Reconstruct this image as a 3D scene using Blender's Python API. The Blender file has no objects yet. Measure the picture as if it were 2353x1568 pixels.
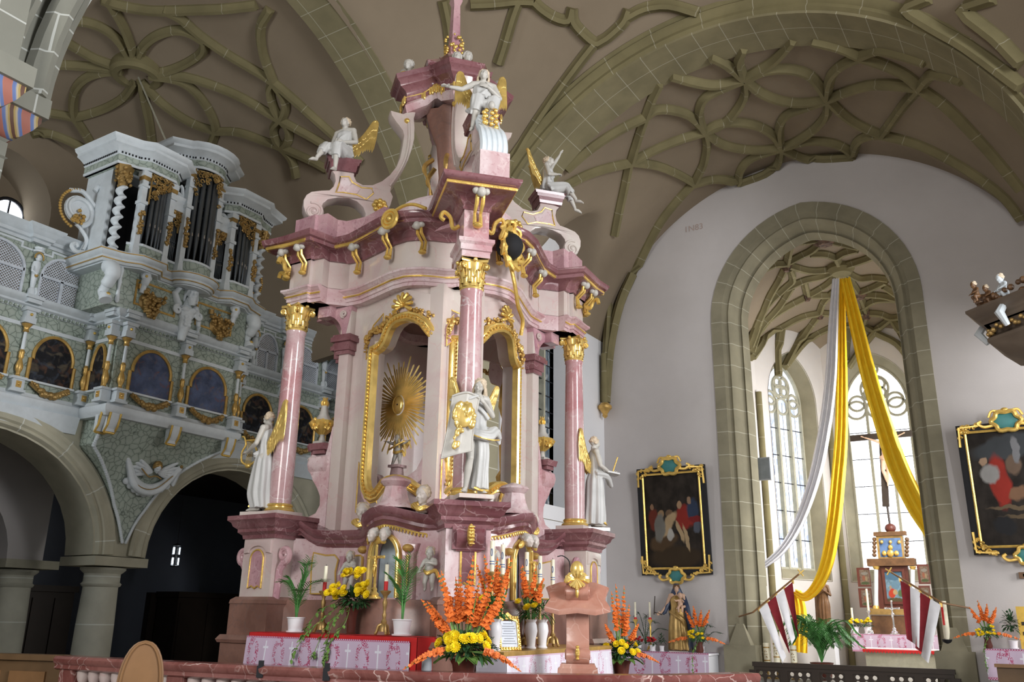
import bpy, bmesh, math, random
import numpy as np
from mathutils import Matrix, Vector
from mathutils.geometry import tessellate_polygon
PI = math.pi
rnd = random.Random(7)
sc = bpy.context.scene
col = sc.collection

# ------------------------------------------------------------------ camera
FPX, CX, CY = 2000.0, 1176.5, 784.0
PITCH, ROLL, YAW = math.radians(17.66), math.radians(0.94), math.radians(32.5)
O = np.array([0.0, 0.0, 1.65])
_fh = np.array([-math.sin(YAW), math.cos(YAW), 0]); _rt = np.array([math.cos(YAW), math.sin(YAW), 0]); _up = np.array([0, 0, 1.0])
FW = _fh*math.cos(PITCH)+_up*math.sin(PITCH); _u0 = -_fh*math.sin(PITCH)+_up*math.cos(PITCH)
UI = _u0*math.cos(ROLL)-_rt*math.sin(ROLL); RI = _rt*math.cos(ROLL)+_u0*math.sin(ROLL)
cam = bpy.data.cameras.new('camera'); cam_o = bpy.data.objects.new('camera', cam); col.objects.link(cam_o)
cam.sensor_width = 36; cam.lens = FPX*36/2353; cam.clip_end = 200
cam_o.matrix_world = Matrix([[RI[0], UI[0], -FW[0], O[0]], [RI[1], UI[1], -FW[1], O[1]], [RI[2], UI[2], -FW[2], O[2]], [0, 0, 0, 1]])
sc.camera = cam_o

# ------------------------------------------------------------------ light and exposure
w = bpy.data.worlds.new('sky'); sc.world = w; w.use_nodes = True
w.node_tree.nodes['Background'].inputs[0].default_value = (.86, .93, 1, 1)
w.node_tree.nodes['Background'].inputs[1].default_value = 0.5
sc.view_settings.view_transform = 'Standard'; sc.view_settings.look = 'None'
sc.view_settings.exposure = -0.08; sc.view_settings.gamma = 1; sc.view_settings.use_curve_mapping = False
sc.cycles.use_denoising = True
sc.cycles.max_bounces = 6; sc.cycles.diffuse_bounces = 4; sc.cycles.glossy_bounces = 3; sc.cycles.transparent_max_bounces = 8
sc.cycles.sample_clamp_indirect = 6
def sunlit(name, loc, target, sx, sy, power, colr=(1, .98, .95)):
    l = bpy.data.lights.new(name, 'AREA'); l.shape = 'RECTANGLE'; l.size = sx; l.size_y = sy; l.energy = power; l.color = colr
    o = bpy.data.objects.new(name, l); col.objects.link(o); o.location = loc
    o.rotation_euler = (Vector(target)-Vector(loc)).to_track_quat('-Z', 'Y').to_euler()
    return o
# unseen lamps added for assumed, unbuilt nave and transept windows beside and behind the camera, plus an added organ fill
sunlit('nave_fill_light', (9.5, 6.0, 7.0), (-14, 10.5, 7.0), 4.5, 7, 2600, (.97, .98, 1))
sunlit('transept_fill_light', (8.0, 18.8, 6.0), (-9, 20.5, 3.0), 3.0, 5, 900, (1, .98, .95))
sunlit('west_fill_light', (-3, -9, 8), (-9, 9, 5), 5, 6, 1500, (1, .97, .93))
sunlit('organ_bay_fill_light', (-16.8, 1.4, 8.5), (-16.4, 11, 9.2), 3, 4.5, 1300, (.93, .97, 1))  # unseen lamp added to brighten the organ; no window stands here
sunlit('choir_fill_light', (-2.35, 26.2, 5.8), (-7.5, 27.2, 3.5), 1.8, 5, 800, (1, .99, .97))  # unseen lamp added just inside the right choir window to brighten the choir

# ------------------------------------------------------------------ picture points to places
def ray(x, y): return FW+RI*((x-CX)/FPX)+UI*((CY-y)/FPX)
def ax(x, y, X): d = ray(x, y); return O+d*((X-O[0])/d[0])
def ay(x, y, Y): d = ray(x, y); return O+d*((Y-O[1])/d[1])
def az(x, y, Z): d = ray(x, y); return O+d*((Z-O[2])/d[2])
def ad(x, y, D): return O+ray(x, y)*D
def ap(x, y, base, N):          # on the upright plane through base (2D) with normal N (2D)
    r = ray(x, y); base = np.asarray(base, float)[:2]; N = np.asarray(N, float)[:2]
    return O+r*(((base-O[:2])@N)/(r[:2]@N))
def asurf(x, y, S, t0=6, t1=40):   # on the vault z = S(x, y)
    r = ray(x, y); t = t0; st = .08
    while t < t1:
        p = O+r*t
        if p[2] > S(p[0], p[1]): break
        t += st
    a, b = t-st, t
    for _ in range(20):
        m = (a+b)/2; p = O+r*m
        if p[2] > S(p[0], p[1]): b = m
        else: a = m
    return O+r*a

# ------------------------------------------------------------------ object helpers
WM = {}
def nrm(v): v = np.asarray(v, float); return v/(np.linalg.norm(v)+1e-12)
def tag(o, label=None, cat=None, group=None, kind=None):
    if label: o['label'] = label
    if cat: o['category'] = cat
    if group: o['group'] = group
    if kind: o['kind'] = kind
    return o
def thing(name, label, cat, loc=(0, 0, 0), rz=0, scale=1, group=None, rot=None, parent=None):
    o = bpy.data.objects.new(name, None); col.objects.link(o); o.empty_display_size = .1
    o.location = loc; o.rotation_euler = rot or (0, 0, rz); o.scale = (scale,)*3
    WM[o.name] = Matrix.LocRotScale(Vector(loc), o.rotation_euler, o.scale)
    return tag(o, label, cat, group)
def dup(o, loc, rz=0, scale=None, label=None, rot=None):
    r = o.copy(); col.objects.link(r); r.location = loc; r.rotation_euler = rot or (0, 0, rz)
    if scale: r.scale = (scale,)*3
    if label: r['label'] = label
    WM[r.name] = Matrix.LocRotScale(Vector(loc), r.rotation_euler, r.scale)
    def rec(src, dst):
        for ch in list(src.children):
            c = ch.copy(); col.objects.link(c); c.parent = dst; rec(ch, c)
    rec(o, r); return r
class MB:
    def __init__(s, T=None): s.v = []; s.f = []; s.uv = []; s.T = T; s.has = False
    def add(s, V, F, UV=None, M=None):
        V = np.asarray(V, float).reshape(-1, 3)
        if M is not None: V = V@M[:3, :3].T+M[:3, 3]
        if s.T: V = s.T(V)
        n = len(s.v); s.v.extend(V.tolist())
        for i, f in enumerate(F): s.f.append([n+a for a in f]); s.uv.append(UV[i] if UV else None)
        if UV: s.has = True
        return s
    def mesh(s, name, ang=38):
        me = bpy.data.meshes.new(name); me.from_pydata(s.v, [], s.f)
        if s.has:
            u = me.uv_layers.new(name='uv'); d = []
            for f, q in zip(s.f, s.uv): d.extend(q if q else [(0.0, 0.0)]*len(f))
            if len(d) == len(u.data): u.data.foreach_set('uv', np.array(d, np.float32).ravel())
        b = bmesh.new(); b.from_mesh(me); bmesh.ops.recalc_face_normals(b, faces=b.faces)
        a = math.radians(ang)
        for e in b.edges:
            if len(e.link_faces) == 2 and e.calc_face_angle(0) > a: e.smooth = False
        for f in b.faces: f.smooth = True
        b.to_mesh(me); b.free(); return me
    def obj(s, name, mat, parent=None, ang=38, local=False):
        if parent is not None and not local:
            m = np.array(WM[parent.name].inverted()); V = np.array(s.v).reshape(-1, 3); s.v = (V@m[:3, :3].T+m[:3, 3]).tolist()
        me = s.mesh(name, ang); o = bpy.data.objects.new(name, me); col.objects.link(o); me.materials.append(mat)
        if parent is not None: o.parent = parent; WM[o.name] = WM[parent.name]
        else: WM[o.name] = Matrix.Identity(4)
        return o
    # -- shapes
    def box(s, c, size, rz=0, M=None, taper=1.0):
        x, y, z = [q/2 for q in size]; ca, sa = math.cos(rz), math.sin(rz); V = []
        for dz, k in ((-z, 1), (z, taper)):
            for dx, dy in ((-x, -y), (x, -y), (x, y), (-x, y)):
                dx *= k; dy *= k; V.append((c[0]+dx*ca-dy*sa, c[1]+dx*sa+dy*ca, c[2]+dz))
        return s.add(V, [(0, 3, 2, 1), (4, 5, 6, 7), (0, 1, 5, 4), (1, 2, 6, 5), (2, 3, 7, 6), (3, 0, 4, 7)], M=M)
    def bx(s, a, b, M=None): return s.box([(p+q)/2 for p, q in zip(a, b)], [abs(p-q) for p, q in zip(a, b)], M=M)
    def lathe(s, prof, n=20, c=(0, 0, 0), M=None, a0=0, a1=2*PI, flute=None, sx=1, sy=1):
        full = abs(a1-a0-2*PI) < 1e-6; k = n if full else n+1; V = []; F = []
        for r, z in prof:
            for i in range(k):
                t = a0+(a1-a0)*i/n; rr = r*(flute(t, z) if flute else 1)
                V.append((c[0]+rr*math.cos(t)*sx, c[1]+rr*math.sin(t)*sy, c[2]+z))
        for j in range(len(prof)-1):
            for i in range(n):
                i2 = (i+1) % k; F.append((j*k+i, j*k+i2, (j+1)*k+i2, (j+1)*k+i))
        if full:
            if prof[0][0] > 1e-4: F.append(tuple(range(k))[::-1])
            if prof[-1][0] > 1e-4: F.append(tuple((len(prof)-1)*k+i for i in range(k)))
        return s.add(V, F, M=M)
    def ell(s, c, r, n=12, m=8, R=None, M=None):
        if not hasattr(r, '__len__'): r = (r, r, r)
        V = []; F = []
        for j in range(m+1):
            p = PI*j/m-PI/2
            for i in range(n):
                t = 2*PI*i/n; q = np.array((r[0]*math.cos(p)*math.cos(t), r[1]*math.cos(p)*math.sin(t), r[2]*math.sin(p)))
                if R is not None: q = R@q
                V.append(q+np.asarray(c, float))
        for j in range(m):
            for i in range(n):
                F.append((j*n+i, j*n+(i+1) % n, (j+1)*n+(i+1) % n, (j+1)*n+i))
        return s.add(V, F, M=M)
    def tube(s, path, r, n=8, closed=False, M=None, flat=1.0, ref=None):
        P = np.asarray(path, float); k = len(P)
        if not hasattr(r, '__len__'): r = [r]*k
        T = np.array([nrm((P[(i+1) % k] if closed or i+1 < k else P[i])-(P[i-1] if closed or i > 0 else P[i])) for i in range(k)])
        up = np.asarray(ref if ref is not None else (0, 0, 1.0), float)
        if abs(up@T[0]) > .95: up = np.array((1.0, 0, 0)) if abs(T[0][0]) < .9 else np.array((0, 1.0, 0))
        V = []; F = []; a = nrm(up-T[0]*(up@T[0])); u = 0; UVr = []
        for i in range(k):
            if ref is not None: a = nrm(np.asarray(ref)-T[i]*(np.asarray(ref)@T[i]))
            else: a = nrm(a-T[i]*(a@T[i]))
            b = np.cross(T[i], a)
            for j in range(n):
                t = 2*PI*j/n; V.append(P[i]+r[i]*(a*math.cos(t)*flat+b*math.sin(t)))
            if i: u += np.linalg.norm(P[i]-P[i-1])
            UVr.append(u)
        UV = []
        for i in range(k if closed else k-1):
            i2 = (i+1) % k
            for j in range(n):
                F.append((i*n+j, i*n+(j+1) % n, i2*n+(j+1) % n, i2*n+j))
                u1 = UVr[i2] if i2 else u; UV.append([(UVr[i], j/n), (UVr[i], (j+1)/n), (u1, (j+1)/n), (u1, j/n)])
        if not closed:
            F.append(tuple(range(n))[::-1]); UV.append([(0, 0)]*n); F.append(tuple((k-1)*n+j for j in range(n))); UV.append([(u, 0)]*n)
        return s.add(V, F, UV, M=M)
    def sweep(s, prof, path, N=(0, 0, 1), closed=False, ortho=False, close_prof=True, sc_=None, u0=0.0):
        """prof: (side, along N); side = right hand of travel seen with N up; mitred corners"""
        P = np.asarray(path, float); k = len(P); N = np.asarray(N, float)
        if N.ndim == 1: N = np.tile(N, (k, 1))
        seg = [nrm(P[(i+1) % k]-P[i]) for i in range(k if closed else k-1)]
        V = []; F = []; UV = []; m = len(prof); us = [u0]
        for i in range(1, k+1): us.append(us[-1]+np.linalg.norm(P[i % k]-P[i-1]))
        for i in range(k):
            ta = seg[i-1] if (i > 0 or closed) else seg[0]; tb = seg[i] if i < len(seg) else seg[-1]
            n = N[i]
            if ortho: t = nrm(ta+tb); n = nrm(n-t*(n@t))
            sa = nrm(np.cross(ta, n)); sb = nrm(np.cross(tb, n)); d = max(.35, 1+sa@sb); sd = (sa+sb)/d
            kk = sc_[i] if sc_ is not None else 1
            for a, b in prof: V.append(P[i]+sd*a*kk+n*b*kk)
        pl = [0]
        for j in range(m): pl.append(pl[-1]+math.dist(prof[j], prof[(j+1) % m]))
        for i in range(k if closed else k-1):
            i2 = (i+1) % k
            for j in range(m if close_prof else m-1):
                j2 = (j+1) % m; F.append((i*m+j, i2*m+j, i2*m+j2, i*m+j2))
                UV.append([(us[i], pl[j]), (us[i+1], pl[j]), (us[i+1], pl[j+1]), (us[i], pl[j+1])])
        if not closed and close_prof:
            F.append(tuple(range(m))); UV.append([(us[0], 0)]*m); F.append(tuple((k-1)*m+j for j in range(m))[::-1]); UV.append([(us[k-1], 0)]*m)
        return s.add(V, F, UV)
    def plate(s, outer, holes=(), c0=0.0, c1=.05, f=None, cuts=None, bev=0):
        """2D outline (a, b) with holes, thickness c0..c1; f maps (a, b, c) rows to space"""
        polys = [[Vector((p[0], p[1], 0)) for p in q] for q in (outer, *holes)]
        flat = [p for q in polys for p in q]; tri = tessellate_polygon(polys)
        b = bmesh.new(); va = [b.verts.new((p.x, p.y, c0)) for p in flat]; vb = [b.verts.new((p.x, p.y, c1)) for p in flat]
        for t in tri:
            try: b.faces.new([va[i] for i in t]); b.faces.new([vb[i] for i in t][::-1])
            except ValueError: pass
        o = 0; rim = []
        for q in polys:
            n = len(q)
            for i in range(n):
                i2 = (i+1) % n
                try: b.faces.new((va[o+i], va[o+i2], vb[o+i2], vb[o+i]))
                except ValueError: pass
            o += n
        bmesh.ops.recalc_face_normals(b, faces=b.faces)
        if bev:
            es = [e for e in b.edges if len(e.link_faces) == 2 and e.calc_face_angle(0) > 1.2 and abs(e.verts[0].co.z-e.verts[1].co.z) < 1e-6]
            bmesh.ops.bevel(b, geom=es, offset=bev, segments=2, affect='EDGES', profile=.6)
        if cuts is not None:
            for a in cuts:
                g = b.verts[:]+b.edges[:]+b.faces[:]; bmesh.ops.bisect_plane(b, geom=g, plane_co=(a, 0, 0), plane_no=(1, 0, 0))
        b.verts.index_update(); V = np.array([v.co[:] for v in b.verts]); F = [[v.index for v in fc.verts] for fc in b.faces]; b.free()
        if f: V = f(V)
        return s.add(V, F)
    def grid(s, fn, nu, nv, uv=False):
        V = [fn(i/nu, j/nv) for i in range(nu+1) for j in range(nv+1)]; F = []; UV = []
        for i in range(nu):
            for j in range(nv):
                a = i*(nv+1)+j; F.append((a, a+nv+1, a+nv+2, a+1))
                UV.append([(i/nu, j/nv), ((i+1)/nu, j/nv), ((i+1)/nu, (j+1)/nv), (i/nu, (j+1)/nv)])
        return s.add(V, F, UV if uv else None)
def arc(cx, cz, r, a0, a1, n, rz=None):
    return [(cx+r*math.cos(math.radians(a0+(a1-a0)*i/n)), cz+(rz or r)*math.sin(math.radians(a0+(a1-a0)*i/n))) for i in range(n+1)]
def smooth(P, n=6, closed=False):   # Catmull-Rom through points
    P = np.asarray(P, float); k = len(P); out = []
    for i in range(k if closed else k-1):
        p1, p2 = P[i], P[(i+1) % k]; p0 = P[i-1] if (closed or i) else 2*p1-p2; p3 = P[(i+2) % k] if (closed or i+2 < k) else 2*p2-p1
        for j in range(n):
            t = j/n; out.append(.5*((2*p1)+(p2-p0)*t+(2*p0-5*p1+4*p2-p3)*t*t+(3*p1-p0-3*p2+p3)*t**3))
    if not closed: out.append(P[-1])
    return out
def spiral(c, r0, r1, a0, turns, n=28):
    return [(c[0]+(r0+(r1-r0)*i/n)*math.cos(a0+turns*2*PI*i/n), c[1]+(r0+(r1-r0)*i/n)*math.sin(a0+turns*2*PI*i/n)) for i in range(n+1)]
def place(o, *a, **k): return o

# ------------------------------------------------------------------ materials
class NT:
    def __init__(s, name):
        s.m = bpy.data.materials.new(name); s.m.use_nodes = True; s.t = s.m.node_tree; s.b = s.t.nodes['Principled BSDF']; s.out = s.t.nodes['Material Output']
        s.co = s.n('ShaderNodeTexCoord')
    def n(s, t, **k):
        q = s.t.nodes.new(t)
        for a, v in k.items():
            if a.startswith('i_'):
                key = a[2:]; q.inputs[int(key) if key.isdigit() else key].default_value = v
            else: setattr(q, a, v)
        return q
    def l(s, a, b): s.t.links.new(a, b)
    def noise(s, scale, detail=4, vec=None, rough=.55, dist=0):
        q = s.n('ShaderNodeTexNoise'); q.inputs['Scale'].default_value = scale; q.inputs['Detail'].default_value = detail; q.inputs['Roughness'].default_value = rough; q.inputs['Distortion'].default_value = dist
        s.l(vec or s.co.outputs['Object'], q.inputs['Vector']); return q.outputs['Fac']
    def ramp(s, fac, stops):
        q = s.n('ShaderNodeValToRGB'); e = q.color_ramp.elements
        while len(e) < len(stops): e.new(.5)
        for i, (p, c) in enumerate(stops): e[i].position = p; e[i].color = (*c, 1)
        s.l(fac, q.inputs['Fac']); return q.outputs['Color']
    def mix(s, fac, a, b, mode='MIX'):
        q = s.n('ShaderNodeMix', data_type='RGBA', blend_type=mode)
        for v, i in ((fac, 0), (a, 6), (b, 7)):
            if isinstance(v, (int, float)): q.inputs[i].default_value = v
            elif isinstance(v, tuple): q.inputs[i].default_value = (*v, 1)
            else: s.l(v, q.inputs[i])
        return q.outputs[2]
    def math(s, op, a, b=0.0, c=0.0):
        q = s.n('ShaderNodeMath', operation=op)
        for i, v in enumerate((a, b, c)):
            if isinstance(v, (int, float)): q.inputs[i].default_value = v
            else: s.l(v, q.inputs[i])
        return q.outputs[0]
    def bump(s, fac, strength=.3, dist=.02):
        q = s.n('ShaderNodeBump'); q.inputs['Strength'].default_value = strength; q.inputs['Distance'].default_value = dist
        s.l(fac, q.inputs['Height']); s.l(q.outputs[0], s.b.inputs['Normal'])
    def fin(s, colr, rough=.6, metal=0.0, spec=.4):
        if isinstance(colr, tuple): s.b.inputs['Base Color'].default_value = (*colr, 1)
        else: s.l(colr, s.b.inputs['Base Color'])
        s.b.inputs['Roughness'].default_value = rough; s.b.inputs['Metallic'].default_value = metal; s.b.inputs['Specular IOR Level'].default_value = spec
        return s.m
def lin(*c): return tuple(((v/255)/12.92 if v/255 < .04045 else ((v/255+.055)/1.055)**2.4) for v in c)
def plain(name, c, rough=.6, metal=0.0, var=.12, scale=6, bump=0.0, spec=.4):
    t = NT(name); f = t.noise(scale); a = tuple(max(0, q*(1-var)) for q in c); b = tuple(min(1, q*(1+var)) for q in c)
    r = t.ramp(f, [(.3, a), (.7, b)])
    if bump: t.bump(t.noise(scale*6, 3), bump, .01)
    return t.fin(r, rough, metal, spec)
def plaster(name, c, c2):
    t = NT(name); r = t.ramp(t.noise(.45, 6), [(.3, c2), (.7, c)]); g = t.noise(28, 4)
    r = t.mix(t.math('MULTIPLY', t.noise(3.2, 5), .22), r, tuple(q*.72 for q in c)); t.bump(g, .12, .02)
    return t.fin(r, .9, 0, .15)
def marble(name, base, alt, vein, scale=.9, amt=.5, rough=.16, dark=None, grey=.0):
    t = NT(name); v = t.n('ShaderNodeVectorMath', operation='ADD')
    wn = t.n('ShaderNodeTexNoise'); wn.inputs['Scale'].default_value = 1.6; wn.inputs['Detail'].default_value = 4
    t.l(t.co.outputs['Object'], wn.inputs['Vector']); t.l(t.co.outputs['Object'], v.inputs[0]); t.l(wn.outputs['Color'], v.inputs[1])
    f = t.noise(scale, 5, v.outputs[0], .6, .6); r = t.ramp(f, [(.36, base), (.5, tuple((a+b)/2 for a, b in zip(base, alt))), (.62, alt)])
    vn = t.n('ShaderNodeTexVoronoi', feature='DISTANCE_TO_EDGE'); vn.inputs['Scale'].default_value = 3.2; t.l(v.outputs[0], vn.inputs['Vector'])
    e = t.ramp(vn.outputs['Distance'], [(0, (1, 1, 1)), (.035, (0, 0, 0))]); msk = t.math('MULTIPLY', e, t.ramp(t.noise(1.7, 3), [(.42, (0, 0, 0)), (.62, (1, 1, 1))]))
    r = t.mix(t.math('MULTIPLY', msk, amt), r, vein)
    sp = t.ramp(t.noise(19, 4), [(.57, (0, 0, 0)), (.68, (1, 1, 1))]); r = t.mix(t.math('MULTIPLY', sp, .35), r, dark or vein)
    return t.fin(r, rough, 0, .5)
def joint(t, colr, u, period, wid, jc, amt=.8):   # light mortar joint across coordinate u
    q = t.math('FRACT', t.math('DIVIDE', u, period)); q = t.math('ABSOLUTE', t.math('SUBTRACT', q, .5))
    return t.mix(t.math('MULTIPLY', t.math('LESS_THAN', q, wid/period/2), amt), colr, jc)
def stone(name, c, period=.75, jw=.018, uvv=None, jc=(.62, .6, .5), jamt=.55, zj=None):
    t = NT(name); r = t.ramp(t.noise(1.3, 6), [(.3, tuple(q*.8 for q in c)), (.7, tuple(q*1.12 for q in c))])
    uv = t.n('ShaderNodeSeparateXYZ'); t.l(t.co.outputs['UV'], uv.inputs[0])
    if period: r = joint(t, r, uv.outputs[0], period, jw, jc, jamt)
    if uvv: r = joint(t, r, uv.outputs[1], uvv, jw, jc, jamt)
    if zj:
        oz = t.n('ShaderNodeSeparateXYZ'); t.l(t.co.outputs['Object'], oz.inputs[0]); r = joint(t, r, oz.outputs[2], zj, jw, jc, jamt)
    t.bump(t.noise(35, 4), .15, .01); return t.fin(r, .85, 0, .2)
def ashlar(name, c, bw=.9, bh=.5, jc=(.6, .58, .48), mo=.012, axis='X'):
    t = NT(name); g = t.n('ShaderNodeSeparateXYZ'); t.l(t.co.outputs['Object'], g.inputs[0]); cb = t.n('ShaderNodeCombineXYZ')
    if axis == 'XY': t.l(t.math('ADD', g.outputs[0], g.outputs[1]), cb.inputs[0])
    else: t.l(g.outputs['XYZ'.index(axis)], cb.inputs[0])
    t.l(g.outputs[2], cb.inputs[1])
    b = t.n('ShaderNodeTexBrick', offset=.5); b.inputs['Scale'].default_value = 1; b.inputs['Brick Width'].default_value = bw; b.inputs['Row Height'].default_value = bh; b.inputs['Mortar Size'].default_value = mo
    b.inputs['Color1'].default_value = (*c, 1); b.inputs['Color2'].default_value = (*[q*.86 for q in c], 1); b.inputs['Mortar'].default_value = (*jc, 1)
    t.l(cb.outputs[0], b.inputs['Vector']); r = t.mix(.25, b.outputs['Color'], t.ramp(t.noise(2, 6), [(.3, tuple(q*.75 for q in c)), (.7, tuple(q*1.15 for q in c))]))
    t.bump(t.noise(35, 4), .15, .01); return t.fin(r, .85, 0, .2)
def gold_mat(name, c=(.93, .62, .16), rough=.3, bs=24, bst=.35):
    t = NT(name); f = t.noise(bs, 4); r = t.ramp(t.noise(5, 4), [(.3, tuple(q*.62 for q in c)), (.65, c)]); t.bump(f, bst, .012); return t.fin(r, rough, .5, .5)
def emit(name, c, strength):
    t = NT(name); t.b.inputs['Emission Color'].default_value = (*c, 1); t.b.inputs['Emission Strength'].default_value = strength; return t.fin(c, .4)

MT = dict(
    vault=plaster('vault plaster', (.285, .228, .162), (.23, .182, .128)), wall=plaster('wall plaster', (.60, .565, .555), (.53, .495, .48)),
    white=plaster('white plaster', (.80, .80, .82), (.74, .74, .77)), choirw=plaster('choir plaster', (.66, .62, .59), (.6, .56, .53)),
    rib=stone('olive rib stone', (.20, .172, .088), 1.1, .016, jamt=.35), arch=stone('olive arch stone', (.235, .205, .118), .62, .016, .72, jamt=.45),
    jamb=stone('chancel arch stone', (.27, .245, .17), .62, .018, jamt=.55), arc2=stone('arcade stone', (.48, .455, .35), .95, .02, jc=(.75, .77, .72), jamt=.7),
    colst=stone('arcade column stone', (.54, .53, .44), None, .02, jc=(.78, .8, .75), zj=.93, jamt=.75), pier=ashlar('pier ashlar', (.30, .30, .255), .9, .62, (.68, .7, .66), .014, 'Y'),
    pierx=ashlar('choir pier ashlar', (.36, .33, .23), .9, .55, (.66, .64, .54), .012, 'XY'), stone=plain('bare stone', (.40, .385, .30), .85, bump=.2),
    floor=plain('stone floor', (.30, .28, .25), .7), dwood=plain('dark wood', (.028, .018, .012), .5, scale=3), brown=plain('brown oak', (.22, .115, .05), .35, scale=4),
    pew=plain('pew wood', (.13, .075, .035), .45, scale=4),
    pink=marble('pink marble', (.50, .275, .29), (.72, .60, .60), (.80, .70, .67), .8, .5, dark=(.32, .10, .11)),
    pinkc=marble('column marble', (.43, .19, .20), (.62, .49, .49), (.70, .64, .63), .55, .7, .13, dark=(.36, .12, .13)),
    cream=marble('cream marble', (.62, .56, .50), (.57, .44, .42), (.60, .30, .30), .7, .35, .18, dark=(.6, .5, .48)),
    red=marble('dark red marble', (.165, .062, .07), (.29, .14, .15), (.58, .41, .41), .9, .5, dark=(.12, .02, .03)),
    mauve=marble('mauve marble', (.40, .20, .24), (.58, .36, .38), (.72, .55, .55), .9, .5, dark=(.2, .07, .09)),
    rail=marble('rail marble', (.16, .045, .038), (.27, .105, .09), (.80, .62, .56), 1.2, .8, .2, dark=(.13, .03, .03)),
    base=marble('brown marble', (.17, .085, .065), (.28, .15, .115), (.17, .11, .1), 1.0, .6, .3, dark=(.14, .09, .08)), lectern=marble('salmon marble', (.42, .18, .125), (.52, .28, .21), (.76, .58, .5), 1.6, .6, .25, dark=(.42, .18, .12)),
    gold=gold_mat('gilding'), goldd=gold_mat('dull gilding', (.70, .44, .13), .38), goldp=gold_mat('polished gilding', (.95, .66, .2), .2, 10, .15), antique=gold_mat('old gilding', (.50, .32, .11), .42),
    statue=plain('white painted carving', (.50, .475, .43), .42, var=.06, scale=5, bump=.06), robe=plain('white carved cloth', (.52, .515, .50), .4, var=.06, scale=4, bump=.05),
    face=plain('pale painted flesh', (.58, .51, .46), .4, var=.05), hairw=plain('pale carved hair', (.62, .50, .36), .5, var=.2, scale=20, bump=.3), stucco=plain('blue white paint', (.68, .73, .76), .45, var=.06, bump=.05),
    stucco2=plain('grey white paint', (.58, .63, .66), .5, var=.08), black=plain('black void', (.012, .012, .014), .8), iron=plain('black iron', (.03, .03, .035), .5, .6),
    pipe=plain('organ pipe tin', (.16, .18, .20), .3, .85, var=.15, scale=2), lattice=plain('lattice paint', (.62, .66, .72), .5), redcloth=plain('red cloth', (.55, .018, .018), .8), maroon=plain('maroon cloth', (.22, .015, .022), .85, scale=9),
    whitecloth=plain('white cloth', (.80, .79, .82), .85, var=.05), yellow=plain('yellow cloth', (.92, .60, .02), .7, var=.05), wax=plain('wax', (.85, .80, .62), .45), redwax=plain('red wax', (.6, .02, .02), .4),
    goldr=gold_mat('sunlit ray gilding', (.92, .66, .22), .3, 14, .2), pot=plain('white pot', (.82, .80, .82), .35, var=.03), leaf=plain('leaf green', (.055, .16, .045), .5, var=.45, scale=9), leafd=plain('dark leaf green', (.03, .085, .03), .5, var=.45, scale=9), leafl=plain('light leaf green', (.15, .27, .06), .5, var=.4, scale=9),
    palm=plain('palm green', (.09, .27, .07), .45, var=.4, scale=7), ylw=plain('yellow petals', (.92, .68, .01), .6, var=.14, scale=30), orange=plain('orange petals', (.88, .17, .03), .55, var=.45, scale=45), redfl=plain('red petals', (.5, .02, .03), .6, var=.3, scale=26),
    carved=plain('brown carved wood', (.14, .07, .03), .45, var=.3, scale=6, bump=.1), bluerobe=plain('dark blue paint', (.03, .045, .09), .4, var=.3), flesh=plain('flesh paint', (.56, .36, .25), .5), silver=plain('silver', (.7, .7, .72), .25, .9), grey=plain('grey box', (.30, .32, .34), .4), terr=plain('red brown wood', (.11, .03, .02), .4, scale=5))
def crackle():
    t = NT('green crackled paint'); v = t.n('ShaderNodeTexVoronoi', feature='DISTANCE_TO_EDGE'); v.inputs['Scale'].default_value = 7.5
    wv = t.n('ShaderNodeVectorMath', operation='ADD'); wn = t.n('ShaderNodeTexNoise'); wn.inputs['Scale'].default_value = 5
    sc1 = t.n('ShaderNodeVectorMath', operation='SCALE'); sc1.inputs['Scale'].default_value = .12; t.l(t.co.outputs['Object'], wn.inputs['Vector']); t.l(wn.outputs['Color'], sc1.inputs[0])
    t.l(t.co.outputs['Object'], wv.inputs[0]); t.l(sc1.outputs[0], wv.inputs[1]); t.l(wv.outputs[0], v.inputs['Vector'])
    e = t.ramp(v.outputs['Distance'], [(0.0, (.13, .16, .13)), (.06, (.36, .42, .36)), (.3, (.42, .47, .41))]); return t.fin(e, .45)
MT['green'] = crackle(); MT['goldr'].node_tree.nodes['Principled BSDF'].inputs['Metallic'].default_value = .15  # brightness put into the ray gilding: less metallic, since little light reaches it
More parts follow.
